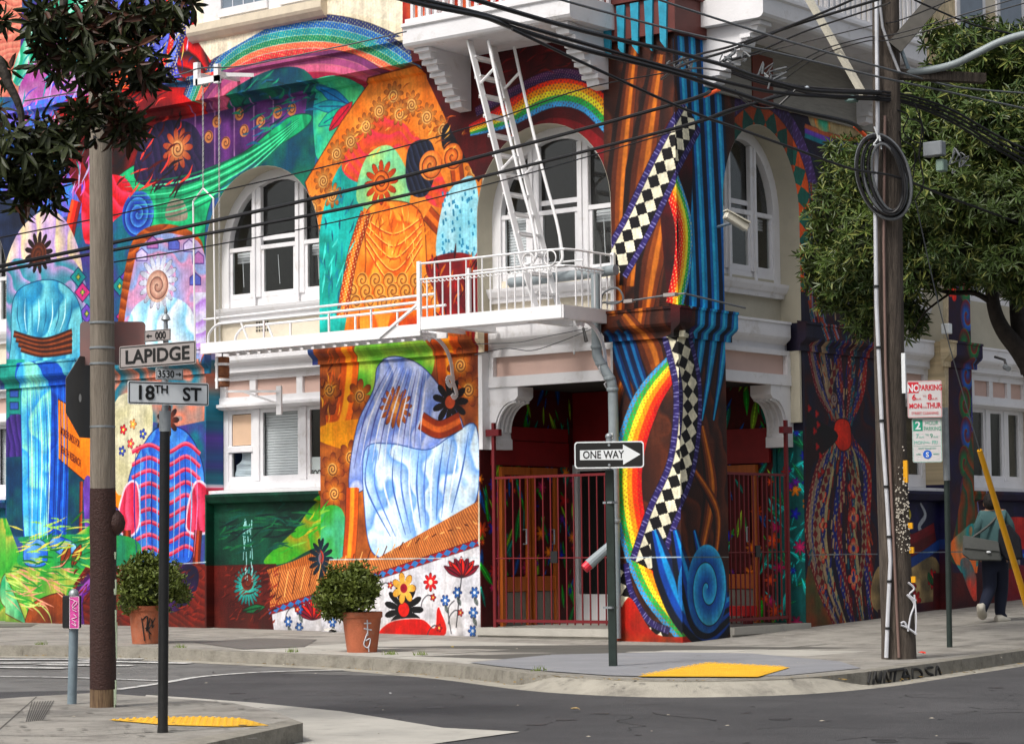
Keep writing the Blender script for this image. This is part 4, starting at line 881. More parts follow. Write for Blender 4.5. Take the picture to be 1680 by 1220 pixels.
# ---- corner porch
ZF = .15
part(MB().box((-2.975, .03, -.4), (-.94, 2.66, ZF-.03)).box((-.94, .39, -.4), (-.02, 2.66, ZF-.031)).box((-2.965, -.001, ZF-.028), (-.935, 2.65, ZF)).box((-.934, .965, ZF-.028), (-.001, 2.65, ZF)), 'porch_floor', CONC)
part(MB().box((-2.99, -.06, ZF-.09), (-.93, -.002, ZF+.002)).box((-2.985, -.03, -.4), (-.93, -.004, ZF-.091)), 'step', CONC2)
part(MB().box((.002, .97, ZF-.09), (.06, 2.66, ZF+.0)).box((.004, .97, -.4), (.03, 2.66, ZF-.091)), 'step', CONC2)
part(MB().box((-3.3, .385, ZF), (-2.98, 2.9, 3.4)), 'porch_side_wall', None, canvas=CP1)
part(MB().box((-3.0, 2.62, ZF), (-REC-.002, 2.9, 3.4)), 'porch_back_wall', None, canvas=CP2)
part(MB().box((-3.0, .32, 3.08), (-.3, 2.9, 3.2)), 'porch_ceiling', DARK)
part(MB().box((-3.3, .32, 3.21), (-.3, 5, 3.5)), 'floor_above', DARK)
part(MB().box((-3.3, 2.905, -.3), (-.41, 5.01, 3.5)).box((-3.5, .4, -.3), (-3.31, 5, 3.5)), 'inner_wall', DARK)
for F, a, b in ((LW, -2.97, -.93), (RW, .96, 2.66)):    # white beam and pink panel over each entrance
    part(wbox(MB(), F, a, b, -.20, -REC+.0, 3.07, ZB0-.1), 'pink_panel', PINK)
    mb = MB(); wbox(mb, F, a+.002, b-.002, -.12, -.198, 3.05, 3.18); wbox(mb, F, a+.002, b-.002, -.14, -.197, ZB0-.16, ZB0-.1)
    wbox(mb, F, a+.002, a+.13, -.13, -.198, 3.181, ZB0-.161); wbox(mb, F, b-.13, b-.002, -.13, -.198, 3.181, ZB0-.161)
    part(mb, 'beam_frame', WHITE)
    for s, (u, sg) in enumerate(((a+.002, 1), (b-.002, -1))):     # scrolled consoles
        prof = [(0, 3.048), (.50, 3.048), (.50, 2.93), (.47, 2.90)]+[(.44-.30*math.sin(math.pi/2*k/8), 2.88-.36*(1-math.cos(math.pi/2*k/8))) for k in range(9)]+[(.15, 2.44), (.17, 2.42), (.17, 2.30), (0, 2.30)]
        if F is LW and s == 1: prof = [(p*.3, z if z > 2.9 else 2.9-(2.9-z)*.35) for p, z in prof]
        if F is RW and s == 0: prof = [(p*.3, z if z > 2.9 else 2.9-(2.9-z)*.35) for p, z in prof]
        c = part(MB().prism([F(u+sg*p, -.14, z) for p, z in prof], np.array(F(0, -.30, 0))), 'console', WHITE)
        mb = MB()
        for k in range(4):
            q = [(.455-.30*math.sin(math.pi/2*j/8), 2.87-.36*(1-math.cos(math.pi/2*j/8))) for j in range(9)]
            if (F is LW and s == 1) or (F is RW and s == 0): continue
            mb.tube([F(u+sg*p, -.17-.08*k, z) for p, z in q], .018, 5)
        if mb.v: link('fluting', mb.mesh('fluting', WHITE, True), c)
    if F is LW: part(wbox(MB(), F, a+.001, a+.06, -.001, -.2, 2.3, ZB0-.1), 'white_jamb', WHITE)
part(MB().box((-2.969, .004, ZF+.003), (-2.955, .378, 2.42)), 'painted_jamb', None, canvas=CP1)
part(MB().box((-.37, 2.64, ZF+.003), (-.004, 2.655, 2.5)), 'painted_jamb', None, canvas=CP2)
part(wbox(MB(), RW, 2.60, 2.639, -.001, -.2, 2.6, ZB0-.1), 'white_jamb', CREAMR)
def door(F0, u0, u1, z1, mfr, mpan, name, panels=None):
    w = part(wbox(MB(), F0, u0, u1, .03, .002, ZF+.62, z1), name, mpan, canvas=CP1 if F0 is SW else CP2)
    mb = MB(); wbox(mb, F0, u0-.06, u0, .07, .002, ZF, z1+.1); wbox(mb, F0, u1, u1+.06, .07, .002, ZF, z1+.1); wbox(mb, F0, u0, u1, .07, .002, z1, z1+.1)
    wbox(mb, F0, u0, u1, .055, .002, ZF+.42, ZF+.60)
    link('door_frame', mb.mesh('door_frame', mfr), w)
    link('kick_panel', wbox(MB(), F0, u0, u1, .03, .002, ZF, ZF+.41).mesh('kick', mat('grey_kickplate', (.2, .19, .16), .6)), w)
    link('handle', MB().tube([F0(u1-.06, .05, ZF+1.0), F0(u1-.06, .1, ZF+1.0), F0(u1-.06, .1, ZF+1.18), F0(u1-.06, .05, ZF+1.18)], .012, 6).mesh('handle', STEEL), w)
    return w
SW = lambda u, n, z: (-2.98+n, u, z); BW = lambda u, n, z: (u, 2.62-n, z)
def plant_panel(F0, o, u0, u1, z0, z1, cvs):
    mb = wbox(MB(), F0, u0, u1, .05, .031, z0, z1); q = link('painted_panel', mb.mesh('pp', None), o); cvs.apply(q.data); return q
d1 = door(SW, .42, .86, 2.0, ORW, REDW, 'orange_framed_door'); plant_panel(SW, d1, .48, .80, ZF+.85, 1.95, CP1)
d2 = door(SW, 1.04, 1.42, 2.0, ORW, REDW, 'orange_framed_door'); plant_panel(SW, d2, 1.10, 1.36, ZF+.85, 1.95, CP1)
part(wbox(MB(), SW, .2, 1.75, .045, .002, 2.12, 2.42), 'red_lintel', REDW)
part(wbox(MB(), SW, .2, 1.75, .035, .002, 2.43, 2.6), 'red_lintel', REDW)
dw = part(MB().box((-2.99, 1.88, ZF), (-2.90, 1.95, 2.15)).box((-2.18, 1.88, ZF), (-2.08, 1.95, 2.15)).box((-2.90, 1.88, ZF), (-2.18, 1.94, ZF+.36)).box((-2.90, 1.88, 2.07), (-2.18, 1.95, 2.15)), 'white_door_frame', WHITE)
link('dark_doorway', MB().box((-2.9, 1.935, ZF+.361), (-2.18, 1.95, 2.07)).mesh('dd', mat('black_doorway', (.004, .004, .004), .9)), dw)
part(MB().box((-2.99, 1.9, 2.16), (-2.08, 1.98, 3.07)), 'dark_overdoor', REDW)
d3 = door(BW, -2.05, -1.45, 2.0, ORW, REDW, 'orange_framed_door'); plant_panel(BW, d3, -1.98, -1.5, ZF+.8, 1.95, CP2)
d4 = door(BW, -1.25, -.7, 2.0, ORW, REDW, 'orange_framed_door'); plant_panel(BW, d4, -1.2, -.75, ZF+.8, 1.95, CP2)
part(wbox(MB(), BW, -2.08, -.45, .045, .002, 2.12, 2.55), 'red_lintel', REDW)

# ---- white upper balconies
def stepped_bracket(F, u, w, d, ztop, parent):
    prof = [(0, ztop)]; n = 5
    for k in range(n):
        p = d*(1-k/(n+.6)); z = ztop-.13*k
        prof += [(p, z-.001), (p, z-.055), (p-.03, z-.06), (p-.05, z-.125)]
    prof += [(0, ztop-.13*n-.02)]
    b = link('bracket', MB().prism([F(u, p, z) for p, z in prof], np.array(F(u+w, 0, 0))-np.array(F(u, 0, 0))).mesh('bracket', WHITE), parent)
    mb = MB()
    for k in range(n):
        p = d*(1-k/(n+.6)); z = ztop-.13*k
        wbox(mb, F, u-.03, u+w+.03, p+.02, p-.12, z-.052, z-.003)
    link('block', mb.mesh('blocks', WHITE), b)
def balcony(F, u0, u1, d, name, ends, zt=7.34, brk=()):
    mb = MB(); z0 = ZC0
    prof = [(0, z0), (d-.06, z0), (d-.02, z0+.02), (d, z0+.05), (d, z0+.23), (d+.03, z0+.25), (d+.03, z0+.29), (0, z0+.30)]
    b = part(MB().prism([F(u0, p, z) for p, z in prof], np.array(F(u1, 0, 0))-np.array(F(u0, 0, 0))), name, WHITE)
    zr = z0+.30
    r = MB(); wbox(r, F, u0+.02, u1-.02, d-.02, d-.08, zr+.0, zr+.05); wbox(r, F, u0+.02, u1-.02, d-.01, d-.09, zr+.78, zr+.84)
    for e in ends: wbox(r, F, e-.02, e+.04, d-.09, .03, zr+.78, zr+.84)
    link('rail', r.mesh('rail', WHITE), b)
    me = wbox(MB(), F, -.02, .02, d-.03, d-.07, zr+.05, zr+.78).mesh('baluster', WHITE)
    u = u0+.12
    while u < u1-.05:
        o = link('baluster', me, b); o.location = Vector(F(u, 0, 0))-Vector(F(0, 0, 0)); u += .125
    for e in ends:
        me2 = wbox(MB(), F, e-.01, e+.03, -.02, .02, zr, zr+.78).mesh('baluster', WHITE)
        for k in range(1, 7):
            o = link('baluster', me2, b); o.location = Vector(F(0, d*k/7, 0))
    for u in brk: stepped_bracket(F, u, .18, d-.12, z0-.002, b)
    return b
balcony(LW, -3.34, -.80, .92, 'balcony', (-3.30, -.84), brk=(-3.22, -1.12))
Y0 = float(onY(1252, 28, .92)[1])
balcony(RW, Y0, 4.3, .92, 'balcony', (Y0+.02, 4.26), brk=(Y0+.12, 4.0))
# painted wall behind the balconies, panelled soffit wall
part(wbox(MB(), RW, Y0+.32, 4.5, .05, .003, 6.42, ZC0-.004), 'soffit_boards', mat('weathered_grey_boards', (.30, .29, .26), .8, .15, 4, .3, 30, stretch=(1, 1, 8)))
part(wbox(MB(), RW, 1.55, 2.0, .07, .052, 6.40, 7.0), 'red_pier_head', mat('rust_red_paint', (.16, .035, .02), .6))
# pier head above the corner
part(MB().box((-.98, -.06, 7.0), (.06, .9, 7.42)).box((-1.0, -.1, 7.422), (.1, .92, 7.8)), 'pier_capital', mat('brown_red_paint', (.12, .03, .025), .55, .2, 3))
mb = MB()
for i in range(5): mb.prism([(-.95+i*.2, -.061, 7.4), (-.83+i*.2, -.061, 7.4), (-.85+i*.2, -.061, 6.8), (-.93+i*.2, -.061, 6.9)], (0, -.03, 0))
part(mb, 'capital_leaves', mat('capital_blue', (.02, .28, .42), .5, .3, 8))
part(MB().box((-17, .02, 9.4), (-.4, 13, 9.75)), 'parapet', CREAM)
part(wbox(MB(), RW, .0, 13., .0, -.2, 8.6, 10.6), 'upper_wall', CREAM)
for u in (2.0, 3.3, 6.8, 8.0, 9.4, 10.8):   # upper windows beyond the pole
    w = part(wbox(MB(), RW, u, u+.85, .03, .002, 7.75, 9.3), 'upper_window', WHITE)
    link('pane', wbox(MB(), RW, u+.1, u+.75, .036, .031, 7.87, 9.2).mesh('pane', mat('leaded_glass', (.16, .2, .25))), w)
    link('sill', wbox(MB(), RW, u-.1, u+.95, .10, .004, 7.63, 7.745).mesh('sill', WHITE), w)
mb = MB()                                  # small air vents
for u0, z0 in ((-7.05, 4.02), (-5.78, 4.0), (-12.0, 4.0)):
    for i in range(5):
        for j in range(4): wbox(mb, LW, u0+i*.05, u0+i*.05+.028, -.292, -.299, z0+j*.05, z0+j*.05+.03)
part(mb, 'vent_holes', mat('vent_dark', (.08, .07, .06), .8))

# ------------------------------------------------------------------ ground, roads, kerbs
def sheet(name, pts, m, parent=None, thick=0., kind=None):
    mb = MB()
    if thick: mb.prism([np.array(p, float) for p in pts], (0, 0, -thick))
    else: mb.add(pts, [tuple(range(len(pts)))])
    o = mb.build(name, m, parent)
    if kind: o['kind'] = kind
    return o
N = 44; vs = []; xs = [-260, -120, -60, -30, -20, -16, -12, -9, -6, -3, 0, 3, 6, 9, 12, 20, 40, 90, 200, 300]; ys = [-260, -120, -60, -30, -20, -14, -10, -7, -4, -2, 0, 2, 4, 6, 8, 11, 15, 25, 60, 140, 260]
for y in ys:
    for x in xs: vs.append((x, y, gz(max(x, -25), min(y, 25))+ROAD))
nx = len(xs); MB().add(vs, [(j*nx+i, j*nx+i+1, (j+1)*nx+i+1, (j+1)*nx+i) for j in range(len(ys)-1) for i in range(nx-1)]).build('road', ASPH)['kind'] = 'structure'
def gp(x, y, dz=0.): return (float(x), float(y), gz(x, y)+dz)
def gpx(P, dz=0.): return [tuple(G(x, y, dz)) for x, y in P]
kerbpx = [(-260, 1050), (-60, 1056), (0, 1058), (190, 1060), (427, 1070), (560, 1076), (660, 1083), (760, 1091), (893, 1106), (1000, 1113), (1120, 1116), (1287, 1112), (1420, 1101), (1503, 1090), (1600, 1077), (1680, 1066), (1760, 1052), (1900, 1030)]
KE = [G(x, y) for x, y in kerbpx]
KE = [np.array(p) for p in spline(KE, 4)]
KE = [np.array(gp(p[0], p[1])) for p in KE]
KE = [np.array(gp(-30, KE[0][1]-.5))]+KE+[np.array(gp(KE[-1][0]-.6, 24.))]
# inset line (back of kerb)
def offset(P, d):
    out = []
    for i, p in enumerate(P):
        t = P[min(i+1, len(P)-1)]-P[max(i-1, 0)]; t = t[:2]/np.hypot(*t[:2]); q = p[:2]+np.array((-t[1], t[0]))*d; out.append(np.array(gp(*q)))
    return out
KB = offset(KE, .16)
# pavement flags: 1.15 m squares clipped to the pavement outline
outline = [(p[0], p[1]) for p in KB]+[(-.2, 24.), (-.2, .3), (-30, .3)]
def clip(poly, ax, v, keep_lo):
    out = []
    for i in range(len(poly)):
        a, b = poly[i], poly[(i+1) % len(poly)]; ia = (a[ax] <= v) == keep_lo or a[ax] == v; ib = (b[ax] <= v) == keep_lo or b[ax] == v
        if ia: out.append(a)
        if ia != ib:
            t = (v-a[ax])/(b[ax]-a[ax]); out.append(tuple(a[k]+(b[k]-a[k])*t for k in range(2)))
    return out
SWK = thing('sidewalk', (0, 0, 0), None, None); SWK['kind'] = 'structure'
def inpoly(x, y, P):
    c = False
    for i in range(len(P)):
        (ax, ay), (bx, by) = P[i], P[i-1]
        if (ay > y) != (by > y) and x < (bx-ax)*(y-ay)/(by-ay)+ax: c = not c
    return c
sheet('sidewalk_bed', [gp(x, y, -.02) for x, y in outline], mat('joint_dirt', (.09, .085, .075), .95), SWK)
NX = [-30, -20, -14]+[-12.9+1.22*k for k in range(16)]; NY = [-8.0+1.18*k for k in range(18)]+[16, 20, 24]
for i in range(len(NX)-1):
    for j in range(len(NY)-1):
        q = outline
        g = .004
        q = clip(q, 0, NX[i]+g, False); 
        if len(q) > 2: q = clip(q, 0, NX[i+1]-g, True)
        if len(q) > 2: q = clip(q, 1, NY[j]+g, False)
        if len(q) > 2: q = clip(q, 1, NY[j+1]-g, True)
        if len(q) < 3: continue
        A = abs(sum(q[k][0]*q[k-1][1]-q[k-1][0]*q[k][1] for k in range(len(q))))/2
        if A < .01: continue
        h = rng.uniform(-.002, .002)
        cx, cy = sum(p[0] for p in q)/len(q), sum(p[1] for p in q)/len(q)
        sheet('concrete_flag', [gp(x, y, h) for x, y in q], CONC if cy > -1.2 or cx < -3.5 or cx > 4.2 or rng.random() < .3 else CONC2, SWK, .06)
# kerb stones
KRB = thing('kerb', (0, 0, 0), None, None); KRB['kind'] = 'structure'
def strip(mb, A, Bq, za, zb):
    for i in range(len(A)-1):
        mb.add([A[i]+np.array((0, 0, za)), A[i+1]+np.array((0, 0, za)), Bq[i+1]+np.array((0, 0, zb)), Bq[i]+np.array((0, 0, zb))], [(0, 1, 2, 3)])
def resample(P, d):
    out = [P[0]]; acc = 0
    for i in range(1, len(P)):
        seg_ = P[i]-P[i-1]; l = np.linalg.norm(seg_); n = max(1, int(math.ceil(l/d)))
        out += [P[i-1]+seg_*k/n for k in range(1, n+1)]
    return out
KE2 = resample(KE, .3); KB2 = offset(KE2, .155)
i = 0
while i < len(KE2)-1:
    j = min(i+6, len(KE2)-1); mb = MB(); A = KE2[i:j+1]; Bk = KB2[i:j+1]; zt = .003
    sh = .02                                # slight slope of the face
    out_ = offset(KE2, -sh)[i:j+1] if j-i > 0 else A
    gap = (A[1]-A[0])*.02
    A = [A[0]+gap]+A[1:]; Bk = [Bk[0]+gap]+Bk[1:]; out_ = [out_[0]+gap]+out_[1:]
    strip(mb, Bk, A, zt, zt-.006); strip(mb, A, out_, zt-.006, ROAD-.1); strip(mb, out_, Bk, ROAD-.1, ROAD-.1)
    for k in (0, -1): mb.add([A[k]+np.array((0, 0, zt-.006)), out_[k]+np.array((0, 0, ROAD-.1)), Bk[k]+np.array((0, 0, ROAD-.1)), Bk[k]+np.array((0, 0, zt))], [(0, 1, 2, 3)])
    mb.build('kerb_stone', KERB, KRB); i = j
# gutter apron: rises to the ramp where the kerb is dropped
mb = MB(); A = offset(KE2, .01); O = offset(KE2, -.25); r0 = G(1090, 1115)
def rise(p): 
    d = math.hypot(p[0]-r0[0], p[1]-r0[1]); t = max(0, min(1, (2.1-d)/.9)); return ROAD+.006+(.112)*t*t*(3-2*t)
for i in range(len(A)-1):
    mb.add([A[i]+np.array((0, 0, rise(A[i]))), O[i]+np.array((0, 0, ROAD+.003)), O[i+1]+np.array((0, 0, ROAD+.003)), A[i+1]+np.array((0, 0, rise(A[i+1])))], [(0, 1, 2, 3)])
mb.build('gutter', mat('gutter_concrete', (.33, .31, .26), .9, .15, 3, .3, 80, dirt=((.12, .11, .095), 2.5, .5, .8)))['kind'] = 'structure'
for nm, P, m_ in (('ramp', [(770, 1086), (905, 1073), (1090, 1069), (1232, 1071), (1378, 1084), (1412, 1095), (1290, 1107), (1120, 1110), (1000, 1107), (900, 1100), (820, 1092)], RAMPC),):
    sheet(nm, gpx(P, .007), m_)['kind'] = 'structure'
def tactile(P, dz, name):
    o = sheet(name, gpx(P, dz), YEL); q = [G(x, y) for x, y in P]; xs_ = [p[0] for p in q]; ys_ = [p[1] for p in q]; pl = [(p[0], p[1]) for p in q]; mb = MB()
    y = min(ys_)
    while y < max(ys_):
        x = min(xs_)
        while x < max(xs_):
            if inpoly(x, y, pl) and inpoly(x+.02, y+.02, pl): mb.lathe(gp(x, y, dz-.001), [(.013, 0), (.011, .003), (.006, .0045)], 6)
            x += .06
        y += .06
    d = mb.build('truncated_domes', YEL, o); d['kind'] = 'stuff'; o['kind'] = 'structure'; return o
tactile([(1046, 1108.5), (1162, 1087), (1296, 1094), (1243, 1109.5)], .013, 'tactile_paving')
# near pavement corner
near = [(-300, 1165), (-60, 1150), (33, 1143), (147, 1136), (193, 1138), (290, 1145), (380, 1152), (450, 1166), (497, 1186), (420, 1203), (330, 1222), (230, 1250), (60, 1300), (-300, 1400)]
NR = [np.array(gp(*G(x, y, 0)[:2])) for x, y in near]
nsw = sheet('sidewalk_corner', [tuple(p) for p in NR], CONC, None, .35, 'structure')
mb = MB(); ke = [G(x, y) for x, y in [(497, 1186), (420, 1203), (330, 1222), (230, 1250), (60, 1300)]]; kb = [G(x, y) for x, y in [(480, 1180), (400, 1197), (310, 1214), (210, 1240), (40, 1288)]]
A = [np.array(p) for p in ke]; Bk = [np.array(p) for p in kb]
strip(mb, Bk, A, .006, .004); A2 = [p+np.array((.012, -.015, 0)) for p in A]; strip(mb, A, A2, .004, ROAD-.05)
mb.build('corner_kerb', KERB, nsw)
for P in ([(-60, 1178), (200, 1172), (420, 1163)], [(60, 1142), (-40, 1230)], [(-30, 1205), (140, 1207), (310, 1196)]):
    mb = MB(); Q = [G(x, y, .0015) for x, y in P]
    for a, b in zip(Q[:-1], Q[1:]):
        t = (b-a); t[2] = 0; t /= np.linalg.norm(t); nn_ = np.array((-t[1], t[0], 0))*.006; mb.add([a-nn_, b-nn_, b+nn_, a+nn_], [(0, 1, 2, 3)])
    mb.build('joint', mat('joint_dirt', (.09, .085, .075), .95), nsw)
tactile([(178, 1180), (240, 1176.5), (330, 1175), (400, 1178), (441, 1189), (370, 1191), (270, 1188)], .006, 'tactile_paving')
mb = MB(); P = [G(x, y, .004) for x, y in [(52, 1150), (92, 1148), (72, 1180), (42, 1183)]]
for k in range(9):
    t = k/9; a = P[0]+(P[1]-P[0])*t; b = P[3]+(P[2]-P[3])*t; w_ = (P[1]-P[0])*.035; mb.add([a, a+w_, b+w_, b], [(0, 1, 2, 3)])
mb.build('grate_grooves', mat('groove_dark', (.07, .065, .06), .9), nsw)
ua = [np.array(p) for p in gpx([(240, 1139), (300, 1143), (420, 1152), (560, 1166), (643, 1179), (727, 1193), (852, 1199)], ROAD+.012)]; la = [np.array(p) for p in gpx([(150, 1250), (250, 1280), (350, 1280), (470, 1270), (600, 1250), (690, 1222), (850, 1200)], ROAD+.012)]; mb = MB(); strip(mb, ua, la, 0, 0)
mb.build('kerb_apron', CONC2)['kind'] = 'structure'
mb = MB()
# resurfaced carriageway
_rp = [q[:2] for q in gpx([(193, 1131), (230, 1125), (262, 1120), (330, 1109), (420, 1102)], ROAD+.006)+[gp(p[0], p[1], ROAD+.006) for p in O if p[0] > G(500, 1098)[0] and p[1] < 6]+[gp(14, 6), gp(30, 6), gp(30, -40), gp(-3, -40), gp(-3, -11.)]]
_rx = [-4, -2, 0, 1, 2, 3, 4, 5, 6, 8, 10, 14, 30]; _ry = [-40, -20, -14, -12, -10, -9, -8, -7, -6, -5, -4, -3, -2, -1, 0, 1, 2, 3, 4, 6]; mb = MB()
for i in range(len(_rx)-1):
    for j in range(len(_ry)-1):
        q = [tuple(p) for p in _rp]
        for ax, v, lo in ((0, _rx[i], False), (0, _rx[i+1], True), (1, _ry[j], False), (1, _ry[j+1], True)):
            if len(q) > 2: q = clip(q, ax, v, lo)
        if len(q) > 2: mb.add([gp(x, y, ROAD+.006) for x, y in q], [tuple(range(len(q)))])
mb.build('resurfaced_road', ASPHD)['kind'] = 'structure'
def stripe(P, w, dz=ROAD+.011, name='road_marking'):
    Q = [G(x, y, dz) for x, y in P]; Q = spline(Q, 5) if len(Q) > 2 else Q; mb = MB()
    for i in range(len(Q)-1):
        a, b = Q[i], Q[i+1]; t = b-a; t = t/np.linalg.norm(t); n_ = np.array((-t[1], t[0], 0))*w/2; mb.add([a-n_, b-n_, b+n_, a+n_], [(0, 1, 2, 3)])
    o = mb.build(name, PAINTW); o['kind'] = 'structure'; return o
stripe([(193, 1130), (262, 1120), (330, 1109), (420, 1102), (490, 1099.5), (565, 1098)], .1)
for a, b in (([-60, 1081], [235, 1080]), ([-60, 1087], [180, 1086]), ([-60, 1093], [110, 1095]), ([130, 1083], [312, 1087]), ([60, 1089], [215, 1091])): stripe([a, b], .22)
stripe([(-60, 1108), (100, 1110), (262, 1115.5)], .07)
# road wear: crack lines, tar seams, oil spots, gum
def blotch(mb, x, y, r_, z, n=9):
    a0 = rng.random()*6; mb.add([(x+r_*rng.uniform(.6, 1.1)*math.cos(a0+k*6.283/n), y+r_*rng.uniform(.6, 1.1)*math.sin(a0+k*6.283/n), z) for k in range(n)], [tuple(range(n))])
mb = MB()
for k in range(30):
    x, y = rng.uniform(-40, 900), rng.uniform(1078, 1112)
    if k > 15: x, y = rng.uniform(500, 1680), rng.uniform(1135, 1215)
    p = G(x, y, ROAD+.0095); a = rng.uniform(0, 6.28); w_ = rng.uniform(.004, .009)
    for _ in range(rng.randrange(5, 16)):
        a += rng.gauss(0, .5); q = p+np.array((math.cos(a), math.sin(a), 0))*rng.uniform(.06, .2); nn_ = np.array((-math.sin(a), math.cos(a), 0))*w_
        mb.add([p-nn_, q-nn_, q+nn_, p+nn_], [(0, 1, 2, 3)]); p = q
tag(mb.build('road_cracks', mat('crack_tar', (.035, .034, .034), .7)), kind='stuff')
mb = MB()
for k in range(120):
    x, y = rng.uniform(200, 1800), rng.uniform(1125, 1220); p = G(x, y, ROAD+.0085); blotch(mb, p[0], p[1], rng.choice((.012, .02, .03, .09)), p[2])
tag(mb.build('oil_spots', mat('oil_stain', (.04, .039, .041), .55)), kind='stuff')
mb = MB()
for k in range(260):
    if k % 3 == 0: x, y = rng.uniform(-20, 460), rng.uniform(1148, 1215)
    else: x, y = rng.uniform(0, 1680), rng.uniform(1022, 1100)
    p = G(x, y, .0085)
    if k % 3 and not (inpoly(p[0], p[1], outline)): continue
    blotch(mb, p[0], p[1], rng.choice((.012, .016, .022, .035)), p[2], 7)
tag(mb.build('gum_spots', mat('old_gum', (.1, .095, .085), .8)), kind='stuff')
mb = MB()
for k in range(60):
    x, y = rng.uniform(0, 1680), rng.uniform(1025, 1215); p = G(x, y, .012 if y < 1090 else (ROAD+.015 if x > 500 else .01)); s_ = rng.uniform(.008, .022); a = rng.uniform(0, 3)
    mb.add([p+np.array((s_*math.cos(a), s_*math.sin(a), 0)), p+np.array((-s_*.4*math.sin(a), s_*.4*math.cos(a), .004)), p-np.array((s_*math.cos(a), s_*math.sin(a), 0)), p-np.array((-s_*.4*math.sin(a), s_*.4*math.cos(a), 0))], [(0, 1, 2, 3)])
tag(mb.build('scattered_grit', mat('pale_grit', (.42, .38, .3), .8, .4, 20)), kind='stuff')
# sidewalk details: utility covers, joints, stains, litter
for P, nm in (([(318, 1053), (420, 1046), (520, 1048), (500, 1060), (400, 1064)], 'cellar_grate'), ([(-20, 1022), (62, 1022), (50, 1027), (-20, 1028)], 'utility_cover')):
    o = sheet(nm, gpx(P, .006), mat('grate_iron', (.13, .12, .11), .7, .2, 30)); tag(o, 'flat grey metal grate set into the sidewalk before the dark green wall' if 'grate' in nm else 'small flat utility cover in the sidewalk at the left edge', 'grate' if 'grate' in nm else 'cover')
mb = MB()
for k in range(420):
    x, y = rng.uniform(0, 1640), 0
    i = rng.randrange(8, len(KE2)-1) if k < 330 else rng.randrange(len(KE2)-1)
    p = KE2[i]+(KE2[min(i+1, len(KE2)-1)]-KE2[i])*rng.random(); o_ = rng.gauss(.1, .07)
    t = KE2[min(i+1, len(KE2)-1)]-KE2[max(i-1, 0)]; t /= np.linalg.norm(t); p = p+np.array((t[1], -t[0], 0))*abs(o_); s_ = rng.uniform(.012, .035); a = rng.uniform(0, 6.3)
    z = gz(p[0], p[1])+max(ROAD, rise(p))+.012
    q = [(p[0]+s_*math.cos(a+u)*k_, p[1]+s_*math.sin(a+u)*k_, z+rng.uniform(0, .012)) for u, k_ in ((0, 1), (1.57, .4), (3.14, 1), (4.71, .4))]
    mb.add(q, [(0, 1, 2, 3)])
o = mb.build('fallen_leaves', mat('dry_leaf', (.25, .16, .04), .8, .4, 30)); tag(o, kind='stuff')
mb = MB()
for x, y in ((68, 1057), (885, 1100), (295, 1062), (480, 1069), (640, 1073), (690, 1074)):
    p = G(x, y)
    for _ in range(26):
        a, r_ = rng.uniform(0, 6.3), rng.uniform(0, .09); b = (p[0]+r_*math.cos(a), p[1]+r_*math.sin(a), p[2]); h = rng.uniform(.02, .06); w_ = .006
        mb.add([(b[0]-w_, b[1], b[2]), (b[0]+w_, b[1], b[2]), (b[0]+rng.uniform(-.03, .03), b[1]+rng.uniform(-.03, .03), b[2]+h)], [(0, 1, 2)])
tag(mb.build('weed_tufts', mat('weed_green', (.12, .17, .03), .7, .3, 20)), kind='stuff')
for k, (x, y, c, s_) in enumerate([(540, 1036, (.5, .48, .44), .12), (1512, 1072, (.7, .05, .03), .06), (742, 1061, (.4, .3, .06), .03), (945, 1164, (.4, .28, .12), .05), (1085, 1052, (.2, .17, .14), .04), (640, 1137, (.6, .6, .6), .02)]):
    p = G(x, y, .01 if y < 1100 else ROAD+.02); q = []
    for a in range(9): q.append((p[0]+s_*math.cos(a*.7)*rng.uniform(.5, 1), p[1]+s_*.7*math.sin(a*.7)*rng.uniform(.5, 1), p[2]+rng.uniform(.0, .35*s_)))
    mb = MB().add(q+[(p[0], p[1], p[2]+s_*.45)], [(i, (i+1) % 9, 9) for i in range(9)])
    o = mb.build('litter', mat('litter_%s' % ('cloth', 'orange_plastic', 'leaf', 'paper', 'twig', 'cup')[k], c, .8), None)
    tag(o, ['crumpled whitish bag on the sidewalk at the foot of the flower panel', 'small orange-red scrap at the foot of the right utility pole', 'tiny yellowish leaf on the sidewalk before the porch step', 'small tan scrap lying in the dark roadway', 'dark twig on the sidewalk before the corner pier', 'tiny white scrap on the road left of centre'][k], 'litter')
